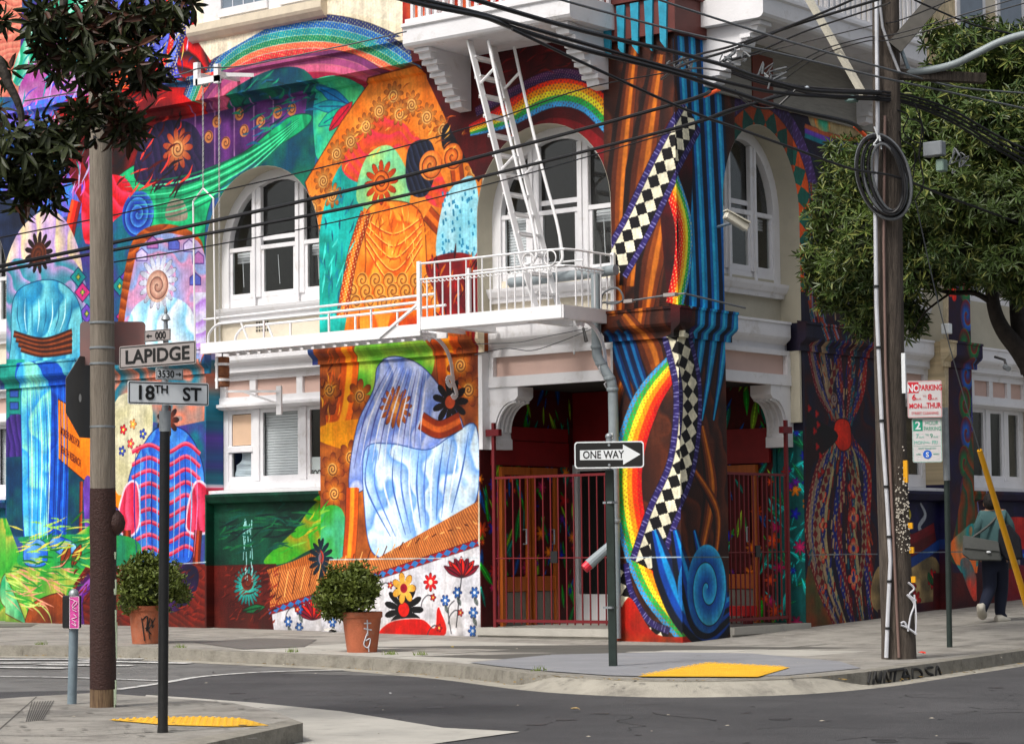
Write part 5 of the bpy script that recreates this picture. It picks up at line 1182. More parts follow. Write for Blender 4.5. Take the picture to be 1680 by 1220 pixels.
# kerb graffiti (sprayed strokes) and flower pots
def strokes(P3, m, name, parent, r=.011): 
    mb = MB()
    for s_ in P3: mb.tube(spline(s_, 5), r, 5)
    return mb.build(name, m, parent)
def kerbpt(x, y):
    w = ray(x, y); 
    best = None
    for i in range(len(KE2)-1):
        a, b = KE2[i], KE2[i+1]; n_ = np.array((b[1]-a[1], -(b[0]-a[0]), 0.)); n_ /= np.linalg.norm(n_); a_ = a+n_*.012
        t = ((a_-CAM)@n_)/(w@n_); p = CAM+w*t; s_ = ((p-a)@(b-a))/((b-a)@(b-a))
        if -.02 <= s_ <= 1.02 and abs(p[2]-gz(p[0], p[1])) < .3: best = p; break
    return best if best is not None else G(x, y, -.06)
GR = [[(1428, 1102), (1424, 1121)], [(1436, 1101), (1432, 1122)], [(1436, 1103), (1440, 1118), (1446, 1102), (1444, 1120)], [(1452, 1101), (1450, 1120)], [(1452, 1101), (1459, 1119), (1462, 1099)], [(1458, 1100), (1482, 1097)], [(1470, 1098), (1466, 1119)],
      [(1478, 1119), (1486, 1098), (1492, 1117)], [(1480, 1110), (1492, 1108)], [(1497, 1098), (1498, 1115), (1512, 1108), (1508, 1098), (1497, 1097)], [(1530, 1094), (1519, 1096), (1522, 1103), (1530, 1107), (1520, 1114)], [(1534, 1113), (1538, 1093), (1544, 1110)]]
strokes([[kerbpt(*p) for p in s_] for s_ in GR], SPRAYK, 'graffiti', KRB, .013)

# ------------------------------------------------------------------ fire escape on 18th St
FE = thing('fire_escape', (-1.98, -.5, 3.8), 'white iron fire escape landing in front of the second arched window', 'fire escape')
X0, X1, YF, ZP, ZT, ZL = -3.08, -.89, -.95, 3.83, 4.49, 4.30
mb = MB().box((X0, YF-.01, ZP-.13), (X1-.05, YF+.012, ZP+.02)).box((X1-.05, YF+.005, ZP-.13), (X1-.03, -.02, ZP+.02)).box((X0, YF+.02, ZP-.13), (X0+.02, -.02, ZP+.02))
mb.box((X0, YF-.0, ZP-.132), (X1-.05, YF+.08, ZP-.14)).box((X1-.1, YF+.09, ZP-.132), (X1-.03, -.02, ZP-.14))
mb.build('platform_frame', WHITEM, FE)
me = MB().box((-.012, YF+.02, -.02), (.012, -.04, .0)).mesh('slat', WHITEM)
u = X0+.06
while u < X1-.08:
    o = link('platform_slat', me, FE); o.location = (u+1.98*0, 0, ZP); u += .055
for x in (X0+.35, -1.55): MB().box((x, YF+.08, ZP-.12), (x+.05, -.0, ZP-.03)).box((x-.03, YF+.08, ZP-.13), (x+.08, 0, ZP-.121)).build('support_beam', WHITEM, FE)
for P in ([(X0, YF, ZT), (X1-.25, YF, ZT), (X1-.05, YF+.06, ZT), (X1, YF+.2, ZT), (X1, 0, ZT)], [(X0, YF, ZL), (X1-.25, YF, ZL), (X1-.05, YF+.06, ZL), (X1, YF+.2, ZL), (X1, 0, ZL)]):
    MB().tube(P, .014, 6).build('hand_rail', WHITEM, FE)
me = MB().tube([(0, 0, ZP+.02), (0, 0, ZL)], .010, 5).mesh('bar', WHITEM); me2 = MB().tube([(0, 0, ZL), (0, 0, ZT)], .009, 5).mesh('bar2', WHITEM)
def scroll(s=.036, dirx=(1, 0)):
    mb = MB()
    for sg in (-1, 1):
        q = []
        for k in range(14): a = k*.45; r_ = s*(1-k/20); q.append((sg*(s-r_*math.cos(a))*dirx[0]*.95, sg*(s-r_*math.cos(a))*dirx[1]*.95, -.012-r_*math.sin(a)))
        mb.tube(q, .006, 4)
    return mb.mesh('scroll', WHITEM, True)
scx, scy = scroll(), scroll(dirx=(0, 1)); n = 17
for k in range(n+1):
    x = X0+(X1-.12-X0)*k/n
    o = link('bar', me, FE); o.location = (x, YF, 0)
    if k % 2 == 0: o = link('bar', me2, FE); o.location = (x, YF, 0)
    if k < n: o = link('scroll', scx, FE); o.location = (x+.062, YF, ZL)
for k in range(7):
    y = YF+.2+k*.12; o = link('bar', me, FE); o.location = (X1, y, 0)
    if k % 2 == 0: o = link('bar', me2, FE); o.location = (X1, y, 0)
    o = link('scroll', scy, FE); o.location = (X1, y+.06, ZL)
for x in (-1.42, -1.10):
    MB().tube([(x+.085*math.cos(a), YF, (ZL+ZT)/2+.085*math.sin(a)) for a in np.linspace(0, 2*math.pi, 17)[:-1]], .008, 5, closed=True).build('ring', WHITEM, FE)
for x, y in ((X0, YF), (X0, -.03), (X1, -.03)): MB().box((x-.025, y-.02, ZP-.15), (x+.025, y+.02, ZT+.03)).build('post', WHITEM, FE)
mb = MB().tube([(X0+.1, -.06, ZT-.02), (-1.3, -.06, ZT-.02)], .012, 6); [mb.tube([(x, -.06, ZP), (x, -.06, ZT)], .011, 5) for x in (X0+.5, -2.2)]; mb.build('wall_rail', WHITEM, FE)
def scroll_bracket(x, z, s_=1.):
    q = [(x, -.06-.05*0, z)]
    P = [(x, -.62, z+.06), (x, -.66, z+.11), (x, -.6, z+.15), (x, -.54, z+.1), (x, -.56, z+.05)][::-1]
    arc = [(x, -.60+.48*math.sin(a), z+.13-.46*(1-math.cos(a))) for a in np.linspace(0, math.pi/2, 8)]
    low = [(x, -.12, z-.33), (x, -.10, z-.42), (x, -.16, z-.48), (x, -.22, z-.42), (x, -.19, z-.37), (x, -.13, z-.40), (x, -.06, z-.52), (x, -.04, z-.58), (x, -.09, z-.62), (x, -.13, z-.58)]
    mb = MB(); Q = spline(P+arc+low, 3); 
    for a, b in zip(Q[:-1], Q[1:]): mb.bar(a, b, .05, .014, up=(1, 0, 0.01))
    return mb.build('scroll_bracket', WHITE, FE)
scroll_bracket(-.95, 3.58); scroll_bracket(-3.28, 3.56)
# ladder between the landings
LD = thing('fire_escape_ladder', (-1.47, -.5, 3.85), 'steep white iron ladder rising from the fire escape landing to the balcony', 'ladder')
def lp(z, y): t = (z-3.85)/(7.1-3.85); return (-1.44-.98*t-.06*math.sin(t*3), y, z)
for y in (-.75, -.30):
    MB().bar(lp(4.47, y), lp(7.12, y), .022, .095, up=(0, 1, 0)).build('stringer', WHITEM, LD)
    MB().bar(lp(3.84, y-.03), lp(4.52, y-.03), .02, .10, up=(0, 1, 0)).build('stringer', WHITEM, LD)
for k in range(13):
    p = lp(4.05+k*.24, 0); MB().box((p[0]-.045, -.735, p[2]-.010), (p[0]+.045, -.315, p[2]+.010)).box((p[0]-.05, -.73, p[2]-.03), (p[0]-.044, -.32, p[2]+.010)).build('tread', WHITEM, LD)
for y in (-.75, -.30):
    h = [np.array(lp(z, y))+np.array((.30, 0, .03)) for z in (7.05, 6.2, 5.4, 4.9)]
    h += [np.array(lp(4.6, y))+np.array((.27, 0, 0)), np.array(lp(4.45, y))+np.array((.22, 0, 0)), np.array(lp(4.38, y))+np.array((.08, 0, 0)), np.array(lp(4.40, y))]
    if y < -.5: h = [p+np.array((-.03, 0, 0)) for p in h]
    MB().tube(spline(h, 4), .019, 7).build('hand_rail', WHITEM, LD, smooth=True)
    for z in (6.62, 5.55): MB().tube([lp(z-.05, y), np.array(lp(z+.1, y))+np.array((.29, 0, .03))], .017, 6).build('rail_stay', WHITEM, LD)
# counterbalanced drop stair, held level
DS = thing('drop_stair', (-5., -.65, 3.7), 'white counterbalanced drop stair held level along the wall left of the landing', 'fire escape')
for y, nm in ((-.90, 0), (-.42, 1)):
    MB().box((-6.85, y-.012, 3.64), (X0-.02, y+.012, 3.78)).build('stringer', WHITEM, DS)
    MB().tube(spline([(-6.72, y, 3.76), (-6.70, y, 3.90), (-6.55, y, 4.00), (-6.3, y, 4.01), (-4.5, y, 4.02), (-3.12, y, 4.04)], 5), .017, 7).build('hand_rail', WHITEM, DS, smooth=True)
    for x in (-6.0, -5.72, -4.6, -3.9): MB().bar((x, y, 3.77), (x-.13*(x == -6.0), y, 4.01), .02, .02).build('rail_post', WHITEM, DS)
MB().tube([(-7.3, -.42, 4.15), (-3.3, -.42, 4.19)], .016, 7).build('hand_rail', WHITEM, DS)
MB().bar((-3.75, -.92, 3.66), (-3.12, -.92, 4.02), .03, .03).build('stay', WHITEM, DS)
me = MB().box((-.07, -.885, 0), (.07, -.435, .014)).box((-.07, -.885, -.03), (-.062, -.435, 0)).mesh('tread', WHITEM)
for k in range(19): o = link('tread', me, DS); o.location = (-6.75+k*.19, 0, 3.695)
CW = thing('counterweight', (-6.77, -.6, 3.2), 'rusty brown counterweight strapped in white, hanging under the drop stair', 'counterweight')
RU = mat('rusty_iron', (.30, .11, .04), .85, .3, 16, .5, 40, col2=(.12, .05, .03))
for k in range(3): MB().lathe((-6.77, -.6, 3.23+k*.13), [(.085, 0), (.092, .01), (.092, .115), (.085, .125)], 20).build('iron_weight', RU, CW)
mb = MB().lathe((-6.77, -.6, 3.30), [(.1, 0), (.1, .035)], 20).lathe((-6.77, -.6, 3.50), [(.1, 0), (.1, .035)], 20)
mb.box((-6.79, -.71, 3.2), (-6.75, -.695, 3.6)); mb.build('strap', WHITEM, CW)
mb = MB().bar((-6.77, -.6, 3.17), (-6.05, -.27, 3.15), .03, .03).bar((-6.5, -.5, 3.16), (-6.05, -.27, 2.98), .025, .025).box((-6.12, -.28, 2.85), (-6.03, -.255, 3.22)); mb.build('wall_arm', WHITEM, CW)
MB().tube([(-6.77, -.6, 3.61), (-6.77, -.6, 3.72)], .01, 5).build('hanger', STEEL, CW)
PU = thing('pulley_arm', (-6.95, -.3, 7.4), 'white steel pulley arm with two hanging chains above the left arched window', 'pulley')
MB().box((-7.22, -.62, 7.30), (-7.15, -.02, 7.38)).box((-6.85, -.62, 7.28), (-6.79, -.02, 7.36)).box((-7.2, -.66, 7.22), (-6.78, -.62, 7.30)).box((-7.24, -.66, 7.22), (-7.16, -.60, 7.52)).box((-6.86, -.66, 7.2), (-6.78, -.60, 7.45)).build('arm', WHITEM, PU)
MB().tube([(-7.12+.05*math.cos(a), -.56, 7.26+.05*math.sin(a)) for a in np.linspace(0, 6.28, 13)[:-1]], .02, 6, closed=True).build('sheave', STEEL, PU)
MB().bar((-6.8, -.5, 7.33), (-6.35, -.02, 7.33), .02, .05).build('stay', WHITEM, PU)
def chain(x, y, z0, z1):
    mb = MB(); z = z0; k = 0
    while z > z1:
        q = []
        for a in np.linspace(0, 2*math.pi, 7)[:-1]: r_ = .011*math.cos(a); q.append((x+(r_ if k % 2 else 0), y+(0 if k % 2 else r_), z+.024*math.sin(a)))
        mb.tube(q, .0045, 3, closed=True); z -= .034; k += 1
    return tag(mb.build('chain', mat('chain_grey', (.42, .42, .42), .5), PU), kind='stuff')
chain(-7.12, -.6, 7.22, 5.85); chain(-6.82, -.6, 7.2, 3.75)
mb = MB()
for s_ in (-1, 1): mb.tube([(-7.12, -.6, 5.85), (-7.12+s_*.19, -.6, 5.70), (-7.12+s_*.19+.03, -.6, 3.78)], .012, 6)
mb.build('lifting_rod', WHITEM, PU)
DP = thing('drainpipe', (-.86, -.2, .1), 'grey drainpipe crossing the window and running down beside the porch', 'pipe')
MB().tube([(-2.32, -.16, 4.27), (-1.0, -.16, 4.29), (-.75, -.16, 4.30)], .062, 12).build('cross_pipe', GREYP, DP, smooth=True)
MB().tube(spline([(-1.03, -.18, 4.26), (-1.03, -.18, 3.9), (-1.03, -.18, 3.40), (-1.00, -.18, 3.27), (-.90, -.16, 3.10), (-.86, -.12, 2.98), (-.86, -.10, 2.6), (-.86, -.10, .05)], 5), .058, 12).build('down_pipe', GREYP, DP, smooth=True)
for z, x, y in ((3.42, -1.03, -.18), (3.22, -.97, -.175), (3.05, -.88, -.14), (2.92, -.86, -.11), (1.4, -.86, -.1)): MB().lathe((x, y, z), [(.068, -.02), (.072, 0), (.068, .02)], 14).build('collar', GREYP, DP)
for z in (2.35,): MB().box((-.88, -.163, z), (-.83, -.158, z+.06)).build('sticker', SIGNW, DP)

# ------------------------------------------------------------------ entrance gates
def gate(F, u0, u1, n, zb, zt, zm, step, label, postu):
    g = thing('entrance_gate', F((u0+u1)/2, n, zb), label, 'gate', 'red barred gates of the corner porch')
    for z, h in ((zt, .03), (zm, .014), (zb+.06, .035)): wbox(MB(), F, u0, u1, n+.012, n-.012, z-h/2, z+h/2).build('rail', REDG, g)
    me = MB().box((-.007, -.007, zb+.02), (.007, .007, zt-.01)).mesh('bar', REDG); u = u0+.06
    while u < u1-.03:
        o = link('bar', me, g); o.location = F(u, n, 0); u += step
    wbox(MB(), F, postu-.02, postu+.02, n+.02, n-.02, ZF-.02, 2.62).build('post', REDG, g)
    wbox(MB(), F, postu-.10, postu+.10, n+.032, n-.032, 2.46, 2.54).build('cross_piece', REDG, g)
    wbox(MB(), F, (u0+u1)/2-.05, (u0+u1)/2+.05, n+.02, n-.02, zm-.06, zm+.08).build('lock', BLACKM, g)
gate(LW, -2.80, -.96, -.08, ZF+.02, 1.95, .98, .115, 'red barred gate closing the left porch entrance under the fire escape', -2.80)
gate(RW, .97, 2.42, -.08, ZF+.02, 1.95, 1.02, .10, 'red barred gate closing the right porch entrance past the corner pier', 2.38)
rb = thing('red_bench', (-.6, 2.3, ZF), 'low bright red bench behind the right porch gate', 'bench')
MB().box((-1.4, 1.95, ZF+.10), (-.42, 2.2, ZF+.22)).build('seat', mat('bright_red_paint', (.7, .01, .012), .4), rb); MB().box((-1.38, 2.0, ZF), (-1.33, 2.15, ZF+.1)).build('leg', REDG, rb); MB().box((-.5, 2.0, ZF), (-.45, 2.15, ZF+.1)).build('leg', REDG, rb)
# red lamp or valve hanging by the gate
V = thing('standpipe_cap', (-1.12, -.2, .9), 'small red-capped pipe outlet sticking out beside the one way post', 'standpipe')
a, b = np.array((-.9, -.14, 1.12)), np.array((-1.06, -.34, .90))
MB().tube([a, b], [.05, .065], 12).build('outlet', GREYP, V); MB().tube([b, b+(b-a)*.22], [.06, .055], 12).build('cap', INKR, V); MB().tube([(-.86, -.1, 1.5), (-.88, -.12, 1.2), a], .035, 8).build('riser', SIGNW, V)

# ------------------------------------------------------------------ lettering
FONT = None
def text(s_, size, origin, ux, uz, m, parent, name='lettering', sx=1., bold=.0, align='LEFT', depth=.002):
    cu_ = bpy.data.curves.new(name, 'FONT'); cu_.body = s_; cu_.size = size; cu_.offset = bold; cu_.extrude = depth/2; cu_.align_x = align; cu_.resolution_u = 3
    to = bpy.data.objects.new(name, cu_); COL.objects.link(to); dg = bpy.context.evaluated_depsgraph_get(); me = bpy.data.meshes.new_from_object(to.evaluated_get(dg)); bpy.data.objects.remove(to)
    ux = np.array(ux, float); uz = np.array(uz, float); nrm = np.cross(ux, uz)
    M_ = Matrix(((ux[0]*sx, uz[0], nrm[0], origin[0]), (ux[1]*sx, uz[1], nrm[1], origin[1]), (ux[2]*sx, uz[2], nrm[2], origin[2]), (0, 0, 0, 1)))
    me.transform(M_); me.materials.clear(); me.materials.append(m)
    return link(name, me, parent)
def rrect(w, h, r, n=4):
    P = []
    for cx_, cy_, a0 in ((w/2-r, h/2-r, 0), (-w/2+r, h/2-r, 90), (-w/2+r, -h/2+r, 180), (w/2-r, -h/2+r, 270)):
        for k in range(n+1): a = math.radians(a0+90*k/n); P.append((cx_+r*math.cos(a), cy_+r*math.sin(a)))
    return P
class Plate:
    def __init__(s, name, c, ux, uz, w, h, m, parent=None, border=None, r=.02, t=.004, bw=.008, inset=.008):
        s.c = np.array(c, float); s.ux = np.array(ux, float)/np.linalg.norm(ux); s.uz = np.array(uz, float); s.uz = s.uz-s.ux*(s.uz@s.ux); s.uz /= np.linalg.norm(s.uz); s.n = np.cross(s.ux, s.uz); s.w, s.h = w, h
        s.o = MB().prism([s.p(x, y, 0) for x, y in rrect(w, h, r)], -s.n*t).build(name, m, parent)
        if border:
            a = rrect(w-2*inset, h-2*inset, max(.003, r-inset)); b = rrect(w-2*inset-2*bw, h-2*inset-2*bw, max(.002, r-inset-bw)); n_ = len(a); mb = MB()
            mb.add([s.p(x, y, .0012) for x, y in a]+[s.p(x, y, .0012) for x, y in b], [(i, (i+1) % n_, n_+(i+1) % n_, n_+i) for i in range(n_)]); mb.build('border', border, s.o)
    def p(s, x, y, d=0.): return s.c+s.ux*x+s.uz*y+s.n*d
    def text(s, t, size, x, y, m, sx=1., bold=0., align='CENTER'): return text(t, size, s.p(x, y, .0025), s.ux, s.uz, m, s.o, sx=sx, bold=bold, align=align)
    def shape(s, P, m, name='shape', d=.0018): return MB().add([s.p(x, y, d) for x, y in P], [tuple(range(len(P)))]).build(name, m, s.o)
# window notice, board is flat print
text('FOOD', .10, (-6.12, REC-.0135, 2.08), (1, 0, 0), (0, 0, 1), BLK, fs, sx=.85, bold=.004)

a_, b_ = onX(99, 711, -.004), onX(147, 747, -.004); u_ = (b_-a_)/np.linalg.norm(b_-a_); INKM = mat('dark_red_lettering', (.16, .02, .01), .6)
text('MORE FUNDS FOR', .155, a_, u_, (0, 0, 1), INKM, B, sx=.36, bold=.002); text('HEALTH RESEARCH', .155, onX(99, 741, -.004), u_, (0, 0, 1), INKM, B, sx=.36, bold=.002)
# ---- street name post, near left
base = G(267, 1201); ps = thing('street_sign_post', base, 'tall black post carrying the LAPIDGE and 18TH ST name signs', 'post')
top = DG(271, 640, base)
MB().tube([base, base+(top-base)*.02, base+(top-base)*.35, top-(top-base)*.11], [.034, .031, .031, .031], 14).build('lower_post', BLACKM, ps, smooth=True)
MB().tube([top-(top-base)*.12, top-(top-base)*.06], .036, 12).build('clamp', STEEL, ps, smooth=True)
MB().tube([top-(top-base)*.06, DG(272, 560, base), DG(272, 525, base)], [.02, .017, .012], 10).build('upper_post', STEEL, ps, smooth=True)
MB().lathe(DG(272, 527, base), [(.012, 0), (.03, .01), (.022, .03), (.008, .045), (.012, .06), (.004, .09)], 10).build('finial', STEEL, ps, smooth=True)
def quadplate(name, px, base, yaw, m, parent=None, **k):
    """sign plate whose face centre sits on the post, turned by yaw (0 = facing the camera)"""
    c = DG(*px, base); r_ = np.array((CR[0], CR[1], 0)); r_ /= np.linalg.norm(r_); n_ = np.cross(r_, (0, 0, 1.)); ux = r_*math.cos(yaw)+(-n_)*math.sin(yaw)
    return c, ux
def sign_at(name, px, wpx, hpx, base, yaw, m, border, label=None, cat=None, group=None, roll=0., fwdn=.045, **k):
    c, ux = quadplate(name, px, base, yaw, m); c = c+np.cross(ux, (0, 0, 1.))*fwdn; s_ = float((c-CAM)@cd)/CF; w_ = wpx*s_/abs(math.cos(yaw-math.atan((CCX-px[0])/CF))); h_ = hpx*s_
    uz = np.array((0, 0, 1.))+ux*roll; pl = Plate(name, c, ux, uz, w_, h_, m, None, border, **k)
    if label: tag(pl.o, label, cat, group)
    return pl
sg = 'street name plates on the black post'
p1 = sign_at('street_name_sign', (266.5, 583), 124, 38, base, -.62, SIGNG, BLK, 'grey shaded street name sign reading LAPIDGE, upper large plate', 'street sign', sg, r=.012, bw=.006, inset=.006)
def slant(pl, k): pass
h = p1.h; p1.text('LAPIDGE', h*.82, 0, -h*.27, BLK, sx=1.22, bold=h*.018)
p2 = sign_at('street_name_sign', (271.5, 646), 131, 38, base, .60, SIGNW, BLK, 'white street name sign reading 18TH ST, lowest large plate', 'street sign', sg, r=.012, bw=.006, inset=.006)
h = p2.h; w_ = p2.w; p2.text('18', h*.86, -w_*.41, -h*.28, BLK, sx=1.05, bold=h*.02, align='LEFT'); p2.text('TH', h*.5, -w_*.18, -h*.0, BLK, sx=1., bold=h*.008, align='LEFT'); p2.text('ST', h*.8, w_*.17, -h*.28, BLK, sx=1.05, bold=h*.018, align='LEFT')
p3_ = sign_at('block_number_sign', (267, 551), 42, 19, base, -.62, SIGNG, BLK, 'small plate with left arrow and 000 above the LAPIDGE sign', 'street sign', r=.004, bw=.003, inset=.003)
h, w_ = p3_.h, p3_.w; p3_.text('000', h*.9, w_*.13, -h*.3, BLK, sx=.95, bold=h*.015)
p3_.shape([(-w_*.44, 0), (-w_*.33, h*.2), (-w_*.33, h*.07), (-w_*.2, h*.07), (-w_*.2, -h*.07), (-w_*.33, -h*.07), (-w_*.33, -h*.2)], BLK, 'arrow')
p4_ = sign_at('block_number_sign', (273, 614.5), 44, 19, base, .60, SIGNW, BLK, 'small plate with 3530 and right arrow above the 18TH ST sign', 'street sign', r=.004, bw=.003, inset=.003)
h, w_ = p4_.h, p4_.w; p4_.text('3530', h*.9, -w_*.14, -h*.3, BLK, sx=.88, bold=h*.012)
p4_.shape([(w_*.44, 0), (w_*.35, h*.2), (w_*.35, h*.06), (w_*.22, h*.06), (w_*.22, -h*.06), (w_*.35, -h*.06), (w_*.35, -h*.2)], BLK, 'arrow')
# ---- one way post
base = G(1006, 1093); ow_ = thing('one_way_post', base, 'dark green square post holding the one way sign before the corner pier', 'post')
t_ = DG(1000, 770, base); mb = MB(); mb.bar(base-np.array((0, 0, .02)), t_, .075, .075); mb.build('lower_post', GREENM, ow_, bevel=.006)
MB().tube([t_, DG(999, 715, base)], .028, 10).build('upper_post', STEEL, ow_, smooth=True)
MB().lathe(DG(999, 718, base), [(.03, 0), (.034, .01), (.03, .03), (.008, .045)], 12).build('cap', STEEL, ow_, smooth=True)
for y in (824, 996): MB().box(*[DG(1001, y, base)+np.array(v) for v in ((-.05, -.045, -.01), (.05, .045, .01))]).build('bolt', STEEL, ow_)
ob = base+np.array((.05, -.08, 0))
pl = sign_at('one_way_sign', (1000, 746), 114, 44, ob, -.10, SIGNW, None, 'black and white one way sign with arrow pointing right', 'road sign', r=.03)
h, w_ = pl.h, pl.w; q = rrect(w_*.965, h*.9, .024); pl.shape(q, BLK, 'black_field', .0012)
pl.shape([(-w_*.42, h*.18), (w_*.2, h*.2), (w_*.2, h*.38), (w_*.45, 0), (w_*.2, -h*.38), (w_*.2, -h*.2), (-w_*.42, -h*.18)], SIGNW, 'arrow', .002)
text('ONE WAY', h*.40, pl.p(-w_*.38, -h*.125, .0035), pl.ux, pl.uz, BLK, pl.o, sx=.82, bold=h*.006)
for y in (.36, -.38): MB().tube([pl.p(0, h*y, -.02), pl.p(0, h*y, .012)], .012, 8).build('bolt', STEEL, pl.o)
# ---- parking post on Lapidge
base = G(1558, 1062); pk = thing('parking_sign_post', base, 'slim dark green post with pale upper sleeve holding the parking signs', 'post')
a = DG(1553, 772, base); MB().tube([base, a], .030, 10).build('lower_post', GREENM, pk, smooth=True); MB().tube([a-np.array((0, 0, .1)), DG(1550, 668, base)], .036, 10).build('upper_post', STEEL, pk, smooth=True)
ob = base+np.array((.06, -.05, 0))
pl = sign_at('no_parking_sign', (1517, 655), 56, 61, ob, -.15, mat('old_sign_white', (.62, .6, .6), .5, .06, 9), INKR2, 'white sign with red NO PARKING and street cleaning hours', 'parking sign', r=.02, bw=.005, inset=.004)
h, w_ = pl.h, pl.w
pl.shape([(-w_*.47, h*.46), (-w_*.17, h*.46), (-w_*.17, h*.17), (-w_*.47, h*.17)], INKR, 'red_box'); pl.text('NO', h*.27, -w_*.32, h*.21, SIGNW, sx=.75, bold=h*.008)
pl.text('PARKING', h*.21, w_*.17, h*.24, INKR, sx=.72, bold=h*.006); pl.text('6', h*.22, -w_*.31, -h*.02, INKR, bold=h*.006); pl.text('A.M.', h*.08, -w_*.17, -h*.02, INKR); pl.text('TO', h*.07, 0, h*.06, INKR2)
pl.text('8', h*.22, w_*.15, -h*.02, INKR, bold=h*.006); pl.text('A.M.', h*.08, w_*.3, -h*.02, INKR); pl.text('MON', h*.18, -w_*.27, -h*.24, INKR, sx=.8, bold=h*.006); pl.text('AND', h*.07, -w_*.02, -h*.24, INKR2); pl.text('THUR', h*.2, w_*.26, -h*.24, INKR, sx=.72, bold=h*.006); pl.text('STREET CLEANING', h*.1, 0, -h*.41, INKR, sx=.85)
pl = sign_at('two_hour_parking_sign', (1521, 722), 48, 73, ob, -.15, mat('old_sign_white', (.62, .6, .6), .5, .06, 9), INKG2, 'white sign with green two hour parking lettering and a blue S roundel', 'parking sign', r=.02, bw=.004, inset=.004)
h, w_ = pl.h, pl.w
pl.shape([(-w_*.46, h*.46), (-w_*.14, h*.46), (-w_*.14, h*.21), (-w_*.46, h*.21)], INKG, 'green_box'); pl.text('2', h*.25, -w_*.3, h*.25, SIGNW, bold=h*.006)
pl.text('HOUR', h*.12, w_*.17, h*.345, INKG, sx=.85); pl.text('PARKING', h*.13, w_*.19, h*.215, INKG, sx=.72); pl.text('7', h*.14, -w_*.33, h*.05, INKG2); pl.text('A.M.', h*.06, -w_*.18, h*.05, INKG2); pl.text('TO', h*.06, 0, h*.1, INKG2); pl.text('9', h*.14, w_*.15, h*.05, INKG); pl.text('P.M.', h*.06, w_*.3, h*.05, INKG2)
pl.text('MON', h*.11, -w_*.27, -h*.09, INKG2, sx=.9); pl.text('THRU', h*.05, 0, -h*.07, INKG2); pl.text('FRI', h*.11, w_*.26, -h*.09, INKG2, sx=.9); pl.shape([(-w_*.46, -h*.13), (w_*.46, -h*.13), (w_*.46, -h*.135), (-w_*.46, -h*.135)], INKG, 'rule')
pl.text('EXCEPT VEHICLES WITH', h*.045, 0, -h*.2, INKG2, sx=.8); pl.text('AREA', h*.045, -w_*.3, -h*.33, INKG2); pl.text('PERMITS', h*.045, w_*.3, -h*.33, INKG2, sx=.8)
pl.shape([(w_*.15*math.cos(a), -h*.32+w_*.15*math.sin(a)) for a in np.linspace(0, 6.283, 21)[:-1]], INKB, 'roundel', .0022)
text('S', h*.15, pl.p(0, -h*.375, .004), pl.ux, pl.uz, SIGNW, pl.o, align='CENTER', bold=h*.004)
# vertical pole tag and yellow marker strips on the right pole are built with it
# ---- bollard post with a magenta sticker
base = G(118, 1154); bp_ = thing('meter_post', base, 'grey pipe post with domed top and magenta sticker beside the left pole', 'meter')
MB().tube([base, DG(121, 1030, base)], .034, 12).build('pipe', mat('blue_grey_pipe', (.19, .25, .29), .5, .15, 12), bp_, smooth=True)
c = DG(118, 1030, base); MB().box(c+np.array((-.055, -.05, 0)), c+np.array((.055, .05, DG(118, 976, base)[2]-c[2]))).build('meter_body', BLACKM, bp_, bevel=.01)
MB().lathe(DG(121, 978, base), [(.036, 0), (.036, .02), (.03, .04), (.012, .055)], 14).build('dome', STEEL, bp_, smooth=True)
st = sign_at('sticker_plate', (125, 1004), 16, 53, base+np.array((.08, -.075, 0)), -.1, MAGENTA, SIGNW, None, r=.003, bw=.003, inset=.001)
st.o.parent = bp_; st.o.matrix_parent_inverse = Matrix.Translation(-Vector(bp_.location)); st.o.name = 'sticker'
mb = MB()
for P in ([(-.35, .42), (.3, .3), (-.2, .12), (.25, .02)], [(.1, .35), (-.2, .2), (.2, .1)], [(-.1, -.05), (.25, -.15), (-.25, -.2), (.2, -.3)], [(-.25, -.33), (.2, -.42), (0, -.3)]): mb.tube(spline([st.p(x*st.w, y*st.h, .003) for x, y in P], 4), .003, 4)
mb.build('scrawl', mat('pale_pink_ink', (.75, .55, .68), .6), st.o)
# ---- terracotta pots with shrubs
def shrub_leaves(mb, c, rx, rz, n, seed, ls=.045, droop=.3):
    r = random.Random(seed)
    for _ in range(n):
        u, v = r.uniform(-1, 1), r.uniform(0, 2*math.pi); k = r.random()**.33*(1+.22*math.sin(3*v+seed)+.15*math.sin(7*u+2*v)); s_ = math.sqrt(1-u*u)
        p = np.array((c[0]+rx*k*s_*math.cos(v), c[1]+rx*k*s_*math.sin(v), c[2]+rz*k*u)); p[2] -= droop*max(0, (math.hypot(p[0]-c[0], p[1]-c[1])/rx-.6))*rz
        for j in range(5):
            d = np.array((r.gauss(0, 1), r.gauss(0, 1), r.gauss(.5, .8))); d /= np.linalg.norm(d); w_ = np.cross(d, (r.gauss(0, 1), r.gauss(0, 1), r.gauss(0, 1))); w_ /= np.linalg.norm(w_)+1e-6
            L = ls*r.uniform(.6, 1.3); mb.add([p, p+d*L*.5+w_*L*.2, p+d*L, p+d*L*.5-w_*L*.2], [(0, 1, 2, 3)])
SHR = mat('shrub_foliage', (.055, .085, .012), .5, .4, 9, spec=.35, col2=(.14, .17, .03))
